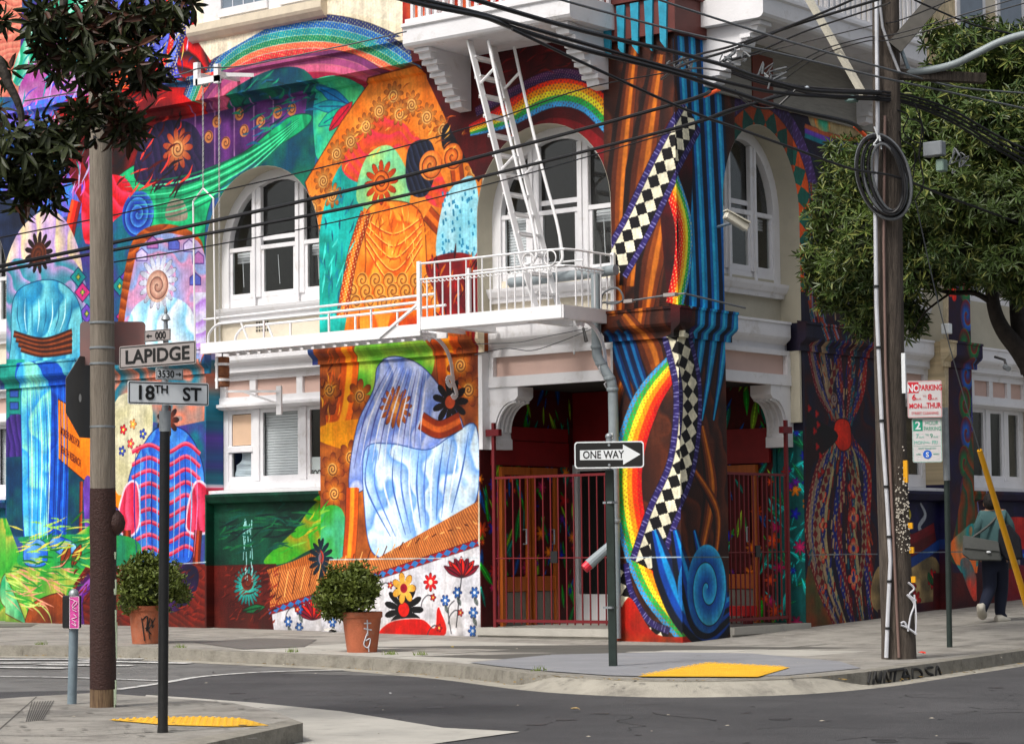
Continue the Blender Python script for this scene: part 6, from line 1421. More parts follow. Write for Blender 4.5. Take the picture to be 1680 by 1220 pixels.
def pot(px, wtop, wbot, hpx, label, seed, crown, graf):
    base = G(*px); s_ = float((base-CAM)@cd)/CF; rt, rb_, h = wtop*s_/2, wbot*s_/2, hpx*s_
    t = thing('flower_pot', base, label, 'planter', 'terracotta pots on the sidewalk')
    MB().lathe(base, [(rb_*.98, 0), (rb_, .02), (rt*.93, h*.84), (rt*.97, h*.85), (rt, h*.87), (rt, h*.99), (rt*.95, h), (rt*.88, h), (rt*.86, h*.9)], 36).build('pot', TERRA, t, smooth=True)
    MB().lathe(base+np.array((0, 0, h*.88)), [(rt*.86, 0), (rt*.5, .02), (.02, .03)], 24).build('soil', SOIL, t)
    n_ = np.array((CAM[0]-base[0], CAM[1]-base[1], 0)); n_ /= np.linalg.norm(n_); side = np.array((-n_[1], n_[0], 0)); mb = MB()
    for P in graf:
        q = []
        for x, z in P:
            R_ = rb_+(rt*.93-rb_)*z+.006; a = x*1.1; q.append(base+n_*R_*math.cos(a)+side*R_*math.sin(a)+np.array((0, 0, z*h*.85)))
        mb.tube(spline(q, 4), .007, 4)
    mb.build('graffiti', SPRAYK if seed == 1 else SPRAYW, t)
    top_ = DG(px[0]+crown[0], px[1]-crown[1], base)
    sh = thing('potted_shrub', base+np.array((0, 0, h*.9)), label.replace('terracotta pot', 'shrub growing in the terracotta pot'), 'shrub', 'shrubs in terracotta pots')
    rx, rz = crown[2]*s_, crown[3]*s_
    mb = MB(); shrub_leaves(mb, top_, rx*(.86 if seed == 1 else 1), rz*(.9 if seed == 1 else .95), 1300, seed, .06); shrub_leaves(mb, top_+side*rx*(.9 if seed == 1 else -.8)-np.array((0, 0, rz*.35)), rx*.4, rz*.35, 160, seed+20, .06); shrub_leaves(mb, top_-side*rx*(.2 if seed == 1 else -.3)+np.array((0, 0, rz*.75)), rx*.35, rz*.42, 140, seed+21, .06); shrub_leaves(mb, top_+np.array((-.12, -.1, -rz*.65)), rx*.62, rz*.5, 420, seed+5, .05)
    shrub_leaves(mb, top_+side*rx*.5+np.array((0, 0, rz*.25)), rx*.6, rz*.55, 350, seed+9, .055); shrub_leaves(mb, top_-side*rx*.55+np.array((0, 0, rz*.1)), rx*.55, rz*.6, 350, seed+12, .055)
    tag(mb.build('foliage', SHR, sh), kind='stuff')
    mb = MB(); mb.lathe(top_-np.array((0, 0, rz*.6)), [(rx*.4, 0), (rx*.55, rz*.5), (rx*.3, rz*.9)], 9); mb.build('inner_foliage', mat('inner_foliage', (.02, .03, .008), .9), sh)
    mb = MB(); 
    for k in range(5): a = k*1.3; mb.tube([base+np.array((0, 0, h*.8)), top_+np.array((rx*.4*math.cos(a), rx*.4*math.sin(a), 0))], [.012, .005], 5)
    mb.build('stem', WOOD2, sh)
pot((240, 1055), 60, 46, 62, 'terracotta pot with black scrawl at the kerb behind the black post', 1, (6, 97, 52, 46), [[(-.25, .8), (-.1, .1)], [(-.2, .75), (.05, .85), (.0, .4)], [(.05, .85), (.2, .15)], [(.2, .8), (.1, .45), (.5, .8)], [(.3, .75), (.35, .5), (.45, .6)], [(-.05, .5), (.3, .3)]])
pot((594, 1069), 68, 50, 66, 'terracotta pot with white scrawl standing before the white flower panel', 2, (-20, 100, 46, 40), [[(.1, .85), (.45, .85)], [(.25, .95), (.3, .5)], [(.1, .7), (.5, .65)], [(.3, .6), (.1, .25), (.35, .15), (.45, .4), (.2, .35)], [(.35, .2), (.4, .02)]])
# ------------------------------------------------------------------ utility poles
base = G(1475, 1080); PB = base; UP = thing('utility_pole', base, 'tall weathered wooden utility pole with white conduit and coiled cable, right of centre', 'utility pole')
def poletube(base, pts, name, m, parent, n=20):
    P = [DG(x, y, base) for x, y, w in pts]; R = [w*float((base-CAM)@cd)/CF/2 for x, y, w in pts]
    return MB().tube(P, R, n).build(name, m, parent, smooth=True)
poletube(base, [(1475, 1083, 58), (1474, 1040, 56), (1470, 960, 53), (1464, 800, 51), (1459, 600, 50), (1456, 300, 47), (1453, 0, 44), (1450, -180, 42)], 'pole', WOOD, UP)
fr = base+np.array((0., 0., 0.)); nf = (CAM-base); nf[2] = 0; nf /= np.linalg.norm(nf); FB = base+nf*.17
poletube(FB, [(x, y, 7) for x, y in [(1437, -180), (1438, 0), (1440, 200), (1436, 330), (1438, 500), (1447, 700), (1456, 830), (1461, 920), (1457, 1000), (1454, 1078)]], 'conduit', mat('white_conduit', (.6, .62, .66), .4), UP, 8)
poletube(FB, [(x, y, 5) for x, y in [(1452, 190), (1450, 400), (1453, 600), (1461, 780), (1469, 950), (1475, 1078)]], 'conduit', mat('brown_conduit', (.2, .13, .11), .6), UP, 8)
poletube(FB, [(x, y, 5) for x, y in [(1441, -180), (1444, 10), (1448, 45), (1462, 85), (1476, 120)]], 'conduit', mat('grey_conduit', (.35, .36, .38), .5), UP, 8)
for y in (470, 570, 690, 798, 880, 953, 1030):
    x = np.interp(y, [330, 500, 700, 830, 920, 1000], [1436, 1438, 1447, 1456, 1461, 1457]); p = DG(x, y, FB); MB().lathe(p, [(.028, -.012), (.028, .012)], 10).build('conduit_strap', BLACKM, UP)
c = DG(1483, 612, FB); MB().box(c-np.array((.02, .01, .19)), c+np.array((.02, .01, .19))).build('number_strip', SIGNW, UP)
for k, (x, y, h) in enumerate(((1486, 773, 36), (1494, 862, 10), (1496, 902, 10), (1499, 950, 10))):
    c = DG(x, y, FB+np.array((.03, .03, 0))); hh = h*.0058/2; MB().box(c-np.array((.022, .01, hh)), c+np.array((.022, .01, hh))).build('yellow_marker', YELP, UP)
mb = MB()
for P in ([(1490, 955), (1500, 965), (1492, 975), (1503, 985)], [(1488, 975), (1500, 990), (1494, 1010), (1490, 1035)], [(1478, 1025), (1490, 1030), (1504, 1040)], [(1500, 975), (1503, 1010), (1502, 1040)], [(1478, 1022), (1484, 1020), (1490, 1032)]): mb.tube(spline([DG(x, y, FB+np.array((.03, .02, 0))) for x, y in P], 4), .010, 4)
mb.build('graffiti', SPRAYW, UP)
mb = MB()                                  # staple-torn paper scraps
for k in range(170):
    y = rng.gauss(845, 34); x = rng.uniform(1470, 1492)+(y-845)*.02; p = DG(x, y, FB+np.array((.01+.02*(x-1470)/22, .0, 0))); s_ = rng.uniform(.004, .013); a = rng.uniform(0, 3)
    mb.add([p+np.array((s_*math.cos(a), 0, s_*math.sin(a))), p+np.array((-s_*math.sin(a), 0, s_*math.cos(a))), p-np.array((s_*math.cos(a), 0, s_*math.sin(a))), p-np.array((-s_*math.sin(a), 0, s_*math.cos(a)))], [(0, 1, 2, 3)])
tag(mb.build('paper_scraps', mat('paper_scrap', (.42, .39, .33), .8, .3, 40), UP), kind='stuff')
MB().bar(DG(1470, 122, base), DG(1560, 126, base)+np.array((.2, .3, 0)), .11, .09).build('crossarm', WOOD, UP)
MB().bar(DG(1474, 70, base), DG(1492, 118, base), .03, .03).build('brace', mat('blue_grey_pipe', (.19, .25, .29), .5), UP)
MB().bar(DG(1468, 78, FB), DG(1556, -25, FB), .05, .15, up=(0, 0, 1)).build('sheet_trough', mat('grey_sheet_metal', (.09, .085, .075), .6, .2, 9), UP)
CO = thing('cable_coil', DG(1447, 290, FB), 'big coil of black cable hung on the right utility pole', 'cable coil')
for k in range(9):
    rx, ry = 46-k*2.6+rng.uniform(-1, 1), 70-k*1.8+rng.uniform(-1, 1); ox, oy = rng.uniform(-3, 3)+(1447+k*.8), 290+rng.uniform(-1, 2); q = []
    for a in np.linspace(0, 2*math.pi, 41)[:-1]:
        dx, dy = rx*math.cos(a), ry*math.sin(a); q.append(DG(ox+dx*.97+dy*.16, oy+dy*.98+dx*.05, FB+nf*(.05+.03*math.cos(a+k)+.006*k)))
    MB().tube(q, .0125 if k else .016, 6, closed=True).build('cable_turn', CABLE if k % 4 else CABLEG, CO, smooth=True)
MB().tube(spline([DG(x, y, FB+nf*.11) for x, y in [(1434, 208), (1440, 226), (1433, 238), (1444, 236), (1442, 222), (1446, 245)]], 4), .009, 5).build('tie', SIGNW, CO)
# street lamp on the pole
SL = thing('street_lamp', DG(1476, 118, base), 'cobra head street lamp on a curved arm from the right utility pole', 'street lamp')
q = spline([DG(x, y, base)+np.array((.1, .05, 0))*k for k, (x, y) in enumerate([(1472, 120), (1500, 117), (1525, 108), (1545, 90), (1560, 74), (1578, 63), (1600, 57)])], 4)
MB().tube(q, .036, 10).build('arm', mat('lamp_arm_grey', (.25, .29, .3), .45), SL, smooth=True)
a, b_ = q[-1], DG(1720, 40, base)+np.array((.9, .4, 0)); t_ = (b_-a)/np.linalg.norm(b_-a); sd_ = np.cross(t_, (0, 0, 1)); sd_ /= np.linalg.norm(sd_)
mb = MB(); ring = []; L = np.linalg.norm(b_-a)
for s_, w_, h_ in ((0, .05, .05), (.04, .06, .06), (.06, .065, .07), (.35, .11, .09), (.7, .12, .1), (.93, .1, .07), (1, .03, .02)):
    o = a+t_*L*s_+np.array((0, 0, .09*math.sin(s_*2.6))); ring.append([o+sd_*w_*math.cos(th)+np.array((0, 0, h_*max(-.45, math.sin(th)))) for th in np.linspace(0, 2*math.pi, 13)[:-1]])
mb.add([p for r_ in ring for p in r_], [(i*12+k, i*12+(k+1) % 12, (i+1)*12+(k+1) % 12, (i+1)*12+k) for i in range(6) for k in range(12)]+[tuple(range(12)), tuple(range(72, 84))])
mb.build('lamp_head', mat('lamp_housing', (.55, .56, .64), .4), SL, smooth=True)
MB().tube([a-t_*.02, a+t_*.07], .066, 12).build('collar', mat('pale_yellow_collar', (.55, .56, .42), .5), SL)
c = a+t_*L*.3+np.array((0, 0, .17)); MB().box(c-np.array((.05, .05, .03)), c+np.array((.05, .05, .05))).build('photocell', mat('teal_cell', (.02, .28, .25), .5), SL)
# near left pole
base = G(169, 1159); LP = thing('utility_pole', base, 'near utility pole painted brown below and bare grey wood above, left of the name signs', 'utility pole')
poletube(base, [(169, 1161, 43), (169, 1128, 42.5)], 'bare_foot', mat('bare_foot_wood', (.30, .2, .11), .85, .3, 8, .6, 30, stretch=(8, 8, .5), col2=(.08, .045, .03)), LP)
poletube(base, [(169, 1128.5, 43), (169, 1000, 43), (169.5, 900, 43), (169, 870, 44), (168.5, 800, 42)], 'painted_section', BROWNP, LP)
poletube(base, [(168.5, 800.5, 41.6), (168, 600, 40), (166.5, 400, 38), (165, 240, 36.5), (160, 0, 34), (156, -160, 33)], 'shaft', mat('grey_shaft_wood', (.20, .17, .135), .9, .2, 7, .7, 30, stretch=(7, 7, .25), col2=(.36, .315, .26), dirt=((.07, .055, .045), 3, .58, .8)), LP)
npf = CAM-base; npf[2] = 0; npf /= np.linalg.norm(npf); LF = base+npf*.09
MB().lathe(DG(190, 857, base), [(.02, -.09), (.06, -.05), (.07, 0), (.055, .05), (.02, .09)], 12).build('knot', BROWNP, LP, smooth=True)
for y in (530, 571, 597, 700):
    x = np.interp(y, [400, 600, 800], [166.5, 168, 168.5]); R = (40.6)*float((base-CAM)@cd)/CF/2
    MB().lathe(DG(x, y, base), [(R, -.008), (R+.003, -.006), (R+.003, .006), (R, .008)], 24).build('steel_band', STEEL, LP)
mb = MB()
for x, y, h in ((191, 1020, 60), (190, 950, 25), (188, 965, 10), (190, 1000, 35), (190, 1115, 40), (188, 1130, 50), (189, 905, 12)):
    p = DG(x, y, base+npf*.055); mb.tube([p, p+np.array((0, 0, -h*.0043))], [.008, .004], 5)
mb.build('drips', mat('pale_green_drip', (.42, .5, .36), .7), LP)
def plate_poly(name, base, px, yaw, P, m, label, cat):
    c, ux = quadplate(name, px, base, yaw, m); n_ = np.cross(ux, (0, 0, 1.)); mb = MB().prism([c+ux*x+np.array((0, 0, z)) for x, z in P], -n_*.004); o = mb.build(name, m); return tag(o, label, cat), c, ux, n_
R = .31; oc = [(R*math.cos(math.radians(22.5+45*k))/math.cos(math.radians(22.5))*.96, R*math.sin(math.radians(22.5+45*k))/math.cos(math.radians(22.5))*.93) for k in range(8)]
o, c, ux, n_ = plate_poly('stop_sign', base-npf*.13, (147, 652), 1.19, oc, ALU, 'grey octagonal sign seen from behind, strapped to the left utility pole', 'road sign')
MB().box(c-np.array((.2, .0, 0)), c-np.array((.2, 0, 0))+.001).build('dummy', ALU) if 0 else None
q = c-ux*.13+n_*.006; mb = MB().add([q+ux*x+np.array((0, 0, z)) for x, z in [(.018*math.cos(a), -.01+.03*math.sin(a)) for a in np.linspace(0, 6.28, 11)[:-1]]], [tuple(range(10))]); mb.build('sticker', SIGNW, o)
plate_poly('square_sign', base-npf*.12, (185, 563), .12, rrect(.46, .31, .03), PSIGN, 'dull red and grey sign seen from behind the left utility pole', 'road sign')

# ------------------------------------------------------------------ cables
def cable(px, d, r, label, m=CABLE, name='overhead_cable', cat='cable', n=7, group='overhead cables'):
    ds = np.interp(np.linspace(0, 1, len(px)), np.linspace(0, 1, len(d)), d); q = spline([D(x, y, float(k)) for (x, y), k in zip(px, ds)], n)
    o = MB().tube(q, r, 6).build(name, m, None, smooth=True); return tag(o, label, cat, group)
PD = float((PB-CAM)@cd)
cable([(-60, 452), (0, 437), (187, 398), (560, 315), (840, 243), (1120, 167), (1165, 150)], [19, PD-.5], .017, 'thick black cable rising across the facade, uppermost of the heavy pair')
cable([(-60, 462), (0, 445), (187, 410), (560, 343), (840, 278), (1120, 207), (1200, 180), (1300, 152)], [19, PD-.4], .015, 'black cable rising across the facade just below the thickest one')
cable([(-60, 400), (0, 390), (147, 361), (187, 353), (560, 267), (790, 203), (953, 147), (1090, 120)], [20, 25.6], .007, 'thin dark wire passing above the heavy cables to the corner pier')
cable([(187, 430), (335, 405), (560, 362), (840, 292), (1120, 212)], [20.5, 23], .007, 'thin wire lowest of those crossing the orange pilaster')
cable([(40, 166), (120, 152), (283, 125), (330, 112), (400, 108), (560, 76), (667, 52)], [24, 25.6], .008, 'pale rope stretched from the pulley arm to the upper balcony', CABLEG)
cable([(620, -12), (700, 9), (793, 28), (847, 48), (960, 82), (1100, 118), (1200, 150), (1290, 178), (1390, 200), (1412, 213)], [16, PD-.3], .019, 'heavy black cable sweeping down from the top centre to the coil')
cable([(640, -12), (720, 6), (800, 26), (870, 46), (980, 78), (1100, 112), (1180, 132), (1260, 150), (1340, 158), (1440, 160)], [16.2, PD-.2], .016, 'heavy black cable just above the one ending at the coil')
cable([(760, -6), (887, 32), (993, 60), (1100, 84), (1190, 108), (1245, 127), (1330, 148), (1445, 152)], [17, PD-.2], .018, 'black cable from the top centre to the tangle on the pole')
cable([(900, -6), (1000, 22), (1120, 53), (1287, 90), (1440, 126), (1550, 150), (1680, 178), (1760, 195)], [18, 25], .010, 'slim cable crossing above the tangle and past the pole', CABLEG)
cable([(1060, -8), (1120, 13), (1287, 66), (1400, 98), (1487, 122), (1570, 143), (1680, 153), (1760, 158)], [19, 25], .010, 'slim cable passing in front of the right balcony to the right edge', CABLEG)
cable([(840, 48), (960, 105), (1120, 178), (1217, 213), (1300, 243), (1397, 277), (1470, 290), (1560, 325), (1690, 372)], [17.5, 24], .012, 'black cable slanting down behind the coil')
cable([(1450, -30), (1398, 0), (1295, 43), (1200, 76), (1145, 90), (1080, 112)], [21, 25], .012, 'black cable from the top of the frame down to the corner pier, upper one')
cable([(1500, -20), (1439, 0), (1297, 44), (1200, 82), (1123, 106), (1085, 130)], [21, 25], .014, 'black cable from the top of the frame down to the corner pier, lower one')
cable([(1460, 5), (1428, 16), (1326, 50), (1250, 82), (1200, 99)], [22, 23.5], .009, 'short service wire from the pole to the splices')
cable([(1570, -4), (1478, 33), (1428, 43), (1281, 79), (1200, 100)], [22, 23.5], .006, 'fine wire below the short service wire')
cable([(1680, -6), (1478, 54), (1421, 62), (1345, 84), (1281, 122)], [22, 23.5], .006, 'fine wire running right over the tree top')
cable([(1700, 0), (1478, 62), (1421, 68), (1345, 92), (1290, 128)], [22, 23.5], .006, 'fine wire parallel to the one over the tree top')
cable([(1500, 0), (1540, 18), (1600, 42), (1680, 60), (1740, 75)], [22.2, 23], .009, 'wire sloping down across the street lamp')
for k, (dy, lab) in enumerate(((0, 'uppermost'), (5, 'second'), (10, 'third'), (14, 'lowest'))):
    cable([(1200, 112+dy*.6), (1250, 127+dy*.7), (1300, 141+dy*.5+rng.uniform(-2, 2)), (1360, 146+dy), (1440, 150+dy), (1490, 157+dy), (1560, 180+dy*1.4), (1640, 225+dy*1.6), (1720, 262+dy*2)], [PD-.3, PD-.2, 23.5], .012, '%s cable of the lashed bundle either side of the right pole' % lab)
cable([(1205, 148), (1222, 166), (1245, 177), (1272, 176), (1292, 160), (1305, 148)], [PD-.4, PD-.4], .011, 'sagging loop of spare cable left of the pole')
cable([(1080, 220), (1100, 214), (1180, 190), (1240, 168), (1300, 148)], [24.5, PD-.3], .014, 'cable coming off the pier top to the lashed bundle')
cable([(1100, 122), (1140, 112), (1190, 118), (1250, 132), (1310, 145)], [25.3, PD-.2], .010, 'cable joining the pier splices to the bundle')
cable([(1080, 178), (1120, 170), (1155, 158)], [25, 24], .012, 'cable ending in the red sleeve at the pier')
for k, P in enumerate(([(1476, 215), (1480, 230), (1500, 245), (1498, 290), (1488, 320)], [(1490, 195), (1512, 205), (1508, 255), (1515, 300), (1500, 330)], [(1470, 180), (1490, 190), (1482, 215), (1500, 232), (1530, 240)], [(1500, 170), (1515, 215), (1505, 260), (1480, 300)])):
    cable(P, [PD-.1, PD+.1], .007, ['drooping wire loop right of the coil', 'long drooping wire loop over the tree right of the pole', 'short wire loop feeding the grey box', 'outer drooping wire loop right of the pole'][k])
MB().tube([D(1156, 158, 23.9), D(1180, 147, 23.7)], .02, 8).build('cable_sleeve', ORANGE); bpy.context.scene.objects['cable_sleeve']['label'] = 'red-orange cable sleeve near the top of the corner pier'; bpy.context.scene.objects['cable_sleeve']['category'] = 'sleeve'
tag(MB().tube([D(1402, 207, PD-.3), D(1420, 223, PD-.25)], .018, 8).build('cable_sleeve', ORANGE), 'red-orange cable sleeve just above the coil', 'sleeve')
for k, (x, y, w_, h_, c_, lab) in enumerate([(1397, 163, 9, 5, (.12, .2, .19), 'small green-grey splice box under the cable bundle left of the pole'), (1533, 245, 17, 12, (.2, .22, .24), 'grey splice box among the wires in front of the tree'), (1322, 146, 9, 3, (.4, .45, .5), 'small pale clamp box on the cable bundle'), (1545, 272, 7, 10, (.18, .26, .22), 'small greenish closure hanging below the grey splice box')]):
    c = D(x, y, PD-.2); s_ = PD/CF; tag(MB().box(c-np.array((w_*s_, .05, h_*s_)), c+np.array((w_*s_, .05, h_*s_))).build('splice_box', mat('splice_%d' % k, c_, .5), bevel=.01), lab, 'cable box')
for k, (x, y, lab) in enumerate(((1118, 108, 'knot of wire splices on the corner pier'), (1265, 128, 'knot of wire splices in the middle of the bundle'), (1196, 98, 'white wire clamps below the right balcony corner'), (1570, 268, 'knot of pale connectors before the tree'))):
    mb = MB(); dd = 25 if k == 0 else PD-.3
    for _ in range(10):
        p = D(x+rng.gauss(0, 9), y+rng.gauss(0, 4), dd); mb.tube(spline([p, p+np.array((rng.gauss(0, .05), 0, rng.gauss(.03, .04))), p+np.array((rng.gauss(0, .08), 0, rng.gauss(0, .05)))], 3), rng.choice((.006, .010)), 5)
    tag(mb.build('wire_splices', CABLEG if k else CABLEG), lab, 'splices')
# pale diagonal pole between balcony and utility pole
tag(MB().bar(D(1316, -20, 23.5), D(1418, 158, PD), .055, .055).build('diagonal_strut', mat('pale_strut', (.42, .40, .33), .7, .15, 5)), 'pale diagonal strut slanting from the top of the frame to the right utility pole', 'strut')
# guy wire with yellow guard
GB = G(1700, 1030); gt = DG(1458, 160, PB); gm = GB+(gt-GB)
def onguy(y):
    w0, w1 = GB, gt
    lo, hi = 0., 1.
    for _ in range(40):
        m_ = (lo+hi)/2; p = (w0+(w1-w0)*m_)-CAM; yy = CCY-CF*(p@CU)/(p@cd)
        if yy > y: lo = m_
        else: hi = m_
    return w0+(w1-w0)*lo
cable([(1502, 330), (1545, 520), (1607, 738)], [PD+.2, 24.], .006, 'thin guy wire running from the pole down to the yellow guard', CABLEG)
YG = MB().tube([D(1607, 738, 24.), D(1672, 950, 24.6), D(1690, 1012, 24.75)], [.028, .034, .034], 10).build('guy_guard', YELP, None, smooth=True); tag(YG, 'yellow plastic guy wire guard leaning in front of the walking person', 'guy guard')

# ------------------------------------------------------------------ cameras and lights on the walls
SC = thing('security_camera', D(1190, 358, 27), 'beige box security camera beside the right arched window', 'security camera')
a, b_ = np.array(onY(1190, 352, .42)), np.array(onY(1217, 378, .42))+np.array((.14, -.1, 0))
MB().bar(a, b_, .10, .09).build('housing', mat('beige_plastic', (.55, .53, .45), .5), SC, bevel=.012); MB().bar(a+np.array((0, 0, .05)), b_+np.array((.02, 0, .06)), .13, .015).build('sunshield', mat('beige_plastic', (.55, .53, .45), .5), SC)
MB().tube([np.array(onY(1178, 372, .02)), np.array(onY(1200, 366, .40))], .018, 8).build('arm', STEEL, SC)
c = np.array(onY(1553, 538, .1)); fl = MB().box(c-np.array((.06, .05, .08)), c+np.array((.06, .05, .06))).build('flood_light', SIGNW, None, bevel=.01); tag(fl, 'small white flood light on the wall left of the third pier', 'light')
c = np.array(onY(1648, 590, .3)); q = thing('security_camera', c, 'tiny dark camera at the corner of the third pier belt', 'security camera')
MB().tube([c+np.array((-.15, 0, .05)), c, c+np.array((.05, -.05, -.1))], .02, 6).build('arm', BLACKM, q); MB().tube([c+np.array((.03, -.05, -.1)), c+np.array((.12, -.12, -.14))], .04, 8).build('housing', STEEL, q)
cb = thing('wall_conduit', (-.5, -.2, 3.95), 'thin grey conduit looped along the top of the corner pier belt', 'conduit')
MB().tube(spline([(-.95, -.2, 3.84), (-.9, -.22, 4.02), (-.7, -.22, 4.08), (-.62, -.2, 3.95), (-.75, -.2, 3.9), (-.9, -.2, 3.93)], 5), .012, 6).tube([(-.95, -.17, 3.93), (-.6, -.17, 3.92), (.0, -.17, 3.95), (.16, -.1, 3.96), (.18, .5, 3.92), (.2, 1.1, 3.88)], .012, 6).tube([(-.96, -.17, 3.92), (-.98, -.2, 3.6), (-1.0, -.16, 3.3)], .012, 6).build('conduit', CABLEG, cb)
MB().box((-.06, -.2, 3.93), (.1, -.13, 3.97)).build('junction', SIGNG, cb); MB().box((-.62, -.2, 3.90), (-.5, -.13, 3.94)).build('junction', SIGNG, cb)
lb = thing('hanging_wires', (-2, -.05, 3.6), 'loose thin wires strung under the fire escape with a black lamp holder', 'wire')
MB().tube(spline([(-2.96, -.07, 3.58), (-2.3, -.06, 3.56), (-1.9, -.05, 3.60), (-1.25, -.05, 3.66)], 5), .005, 4).tube(spline([(-2.97, -.06, 3.45), (-2.5, -.05, 3.50), (-2.1, -.05, 3.45), (-1.7, -.05, 3.52), (-1.3, -.05, 3.62), (-.95, -.05, 3.72)], 5), .006, 4).build('wire', CABLEG, lb)
MB().tube([(-1.28, -.1, 3.66), (-1.21, -.14, 3.50)], [.016, .024], 8).build('lamp_holder', BLACKM, lb); MB().tube([(-1.42, -.1, 3.75), (-1.42, -.1, 3.40)], .003, 4).lathe((-1.42, -.1, 3.36), [(.006, 0), (.014, .02), (.006, .05)], 8).build('pull_cord', SIGNW, lb)

# ------------------------------------------------------------------ trees
def leaf_mesh(name, m, L=1., W_=.22):
    return MB().add([(0, 0, 0), (.35*L, W_/2, .03*L), (.35*L, -W_/2, .03*L), (.38*L, 0, -.015), (.75*L, W_*.38, .0), (.75*L, -W_*.38, 0), (.78*L, 0, -.03*L), (L, 0, -.09*L)],
                    [(0, 3, 1), (0, 2, 3), (3, 6, 4, 1), (3, 2, 5, 6), (4, 6, 7), (6, 5, 7)]).mesh(name, m)
def leaves(root, name, clumps, L, W_, n_ros, m, m2, seed, droop, nind=300, per=8, shell=.55):
    r = np.random.RandomState(seed); vol = np.array([c[1]*c[1]*c[2] for c in clumps]); vol = vol**.8/np.sum(vol**.8); fr_ = []
    for _ in range(n_ros):
        c = clumps[r.choice(len(clumps), p=vol)]; u = r.normal(size=3); u /= np.linalg.norm(u); k = shell+(1-shell)*r.rand()**.6 if r.rand() < .75 else r.rand()
        pos = c[0]+u*np.array((c[1], c[1], c[2]))*k*(.85+.3*r.rand()); ax = u*.8+np.array((0, 0, .55-droop))+r.normal(size=3)*.35; ax /= np.linalg.norm(ax)
        t1 = np.cross(ax, r.normal(size=3)); t1 /= np.linalg.norm(t1); t2 = np.cross(ax, t1); a0 = r.rand()*6.28
        for k in range(per):
            a = a0+k*2.4; el = r.uniform(-.2, .9)-droop*.3; d = (t1*math.cos(a)+t2*math.sin(a))*math.cos(el)+ax*math.sin(el); d[2] -= droop*.5; d /= np.linalg.norm(d)
            up = ax-d*(ax@d)+r.normal(size=3)*.25; up -= d*(up@d); up /= np.linalg.norm(up); fr_.append((pos+ax*.02*k*L, d, up, L*r.uniform(.65, 1.15)))
    pos = np.array([f[0] for f in fr_]); dep = (pos-CAM)@cd; px = CCX+CF*((pos-CAM)@CR)/dep; py = CCY-CF*((pos-CAM)@CU)/dep
    vis = (px > 0) & (px < 1680) & (py > 0) & (py < 1220); order = np.argsort(np.where(vis, dep, 1e6)); ind = set(order[:nind].tolist())
    base_ = np.array([(0, 0, 0), (.35, .5, .05), (.35, -.5, .05), (.38, 0, -.03), (.75, .38, 0), (.75, -.38, 0), (.78, 0, -.05), (1, 0, -.1)]); F = [(0, 3, 1), (0, 2, 3), (3, 6, 4, 1), (3, 2, 5, 6), (4, 6, 7), (6, 5, 7)]
    me = leaf_mesh('leaf', m, 1., W_); V = []; FF = []
    for i, (p, d, up, l) in enumerate(fr_):
        s_ = np.cross(up, d)
        if i in ind:
            o = bpy.data.objects.new('leaf', me); COL.objects.link(o); o.parent = root; o.matrix_parent_inverse = Matrix.Translation(-Vector(root.location))
            M_ = Matrix(((d[0]*l, s_[0]*l, up[0]*l, p[0]), (d[1]*l, s_[1]*l, up[1]*l, p[1]), (d[2]*l, s_[2]*l, up[2]*l, p[2]), (0, 0, 0, 1))); o.matrix_basis = M_
            continue
        k = len(V)*8; V.append(p+(base_[:, :1]*d+base_[:, 1:2]*s_*W_+base_[:, 2:]*up)*l); FF += [tuple(a+k for a in f) for f in F]
    V = np.concatenate(V); me2 = bpy.data.meshes.new('foliage'); me2.from_pydata(V.tolist(), [], FF); me2.materials.append(m); me2.materials.append(m2)
    nf_ = len(FF); mi = np.repeat((r.rand(nf_//6) < .22).astype(np.int32), 6); me2.polygons.foreach_set('material_index', mi)
    o = link('crown', me2, root); o['kind'] = 'stuff'; return o
GL = mat('magnolia_leaf', (.03, .062, .014), .42, .35, 1.2, spec=.35, col2=(.085, .125, .025)); GL2 = mat('magnolia_leaf_pale', (.13, .155, .035), .5, .3, 3, spec=.3, col2=(.21, .23, .06))
DL = mat('dark_leaf', (.012, .017, .006), .45, .4, 5, spec=.3, col2=(.035, .045, .012)); DL2 = mat('rusty_leaf', (.06, .022, .012), .5, .4, 6, spec=.3)
def limb(root, px, ds, r0, r1, m, name='limb'):
    dd = np.interp(np.linspace(0, 1, len(px)), np.linspace(0, 1, len(ds)), ds); q = spline([D(x, y, float(k)) for (x, y), k in zip(px, dd)], 5); R = np.linspace(r0, r1, len(q))
    return MB().tube(q, list(R), 8).build(name, m, root, smooth=True)
TB = G(1722, 1052); TD = float((TB-CAM)@cd); T1 = thing('street_tree', TB, 'broad evergreen street tree with long glossy leaves filling the right edge', 'tree')
BARK = mat('dark_bark', (.028, .022, .018), .9, .4, 8, .8, 20)
MB().tube(spline([TB-np.array((0, 0, .1)), DG(1722, 900, TB), DG(1716, 720, TB), DG(1700, 620, TB)], 5), list(np.linspace(.2, .13, 16)), 12).build('trunk', BARK, T1, smooth=True)
limb(T1, [(1700, 620), (1672, 575), (1645, 540), (1630, 500), (1620, 420), (1600, 330)], [TD, TD-.1], .12, .05, BARK); limb(T1, [(1690, 610), (1672, 540), (1668, 470), (1680, 380), (1690, 250)], [TD, TD+.4], .11, .04, BARK)
limb(T1, [(1632, 500), (1600, 481), (1560, 480), (1520, 470), (1480, 470), (1430, 440)], [TD-.1, TD+.2], .035, .01, BARK); limb(T1, [(1560, 480), (1520, 510), (1500, 540)], [TD, TD], .015, .006, BARK, 'twig')
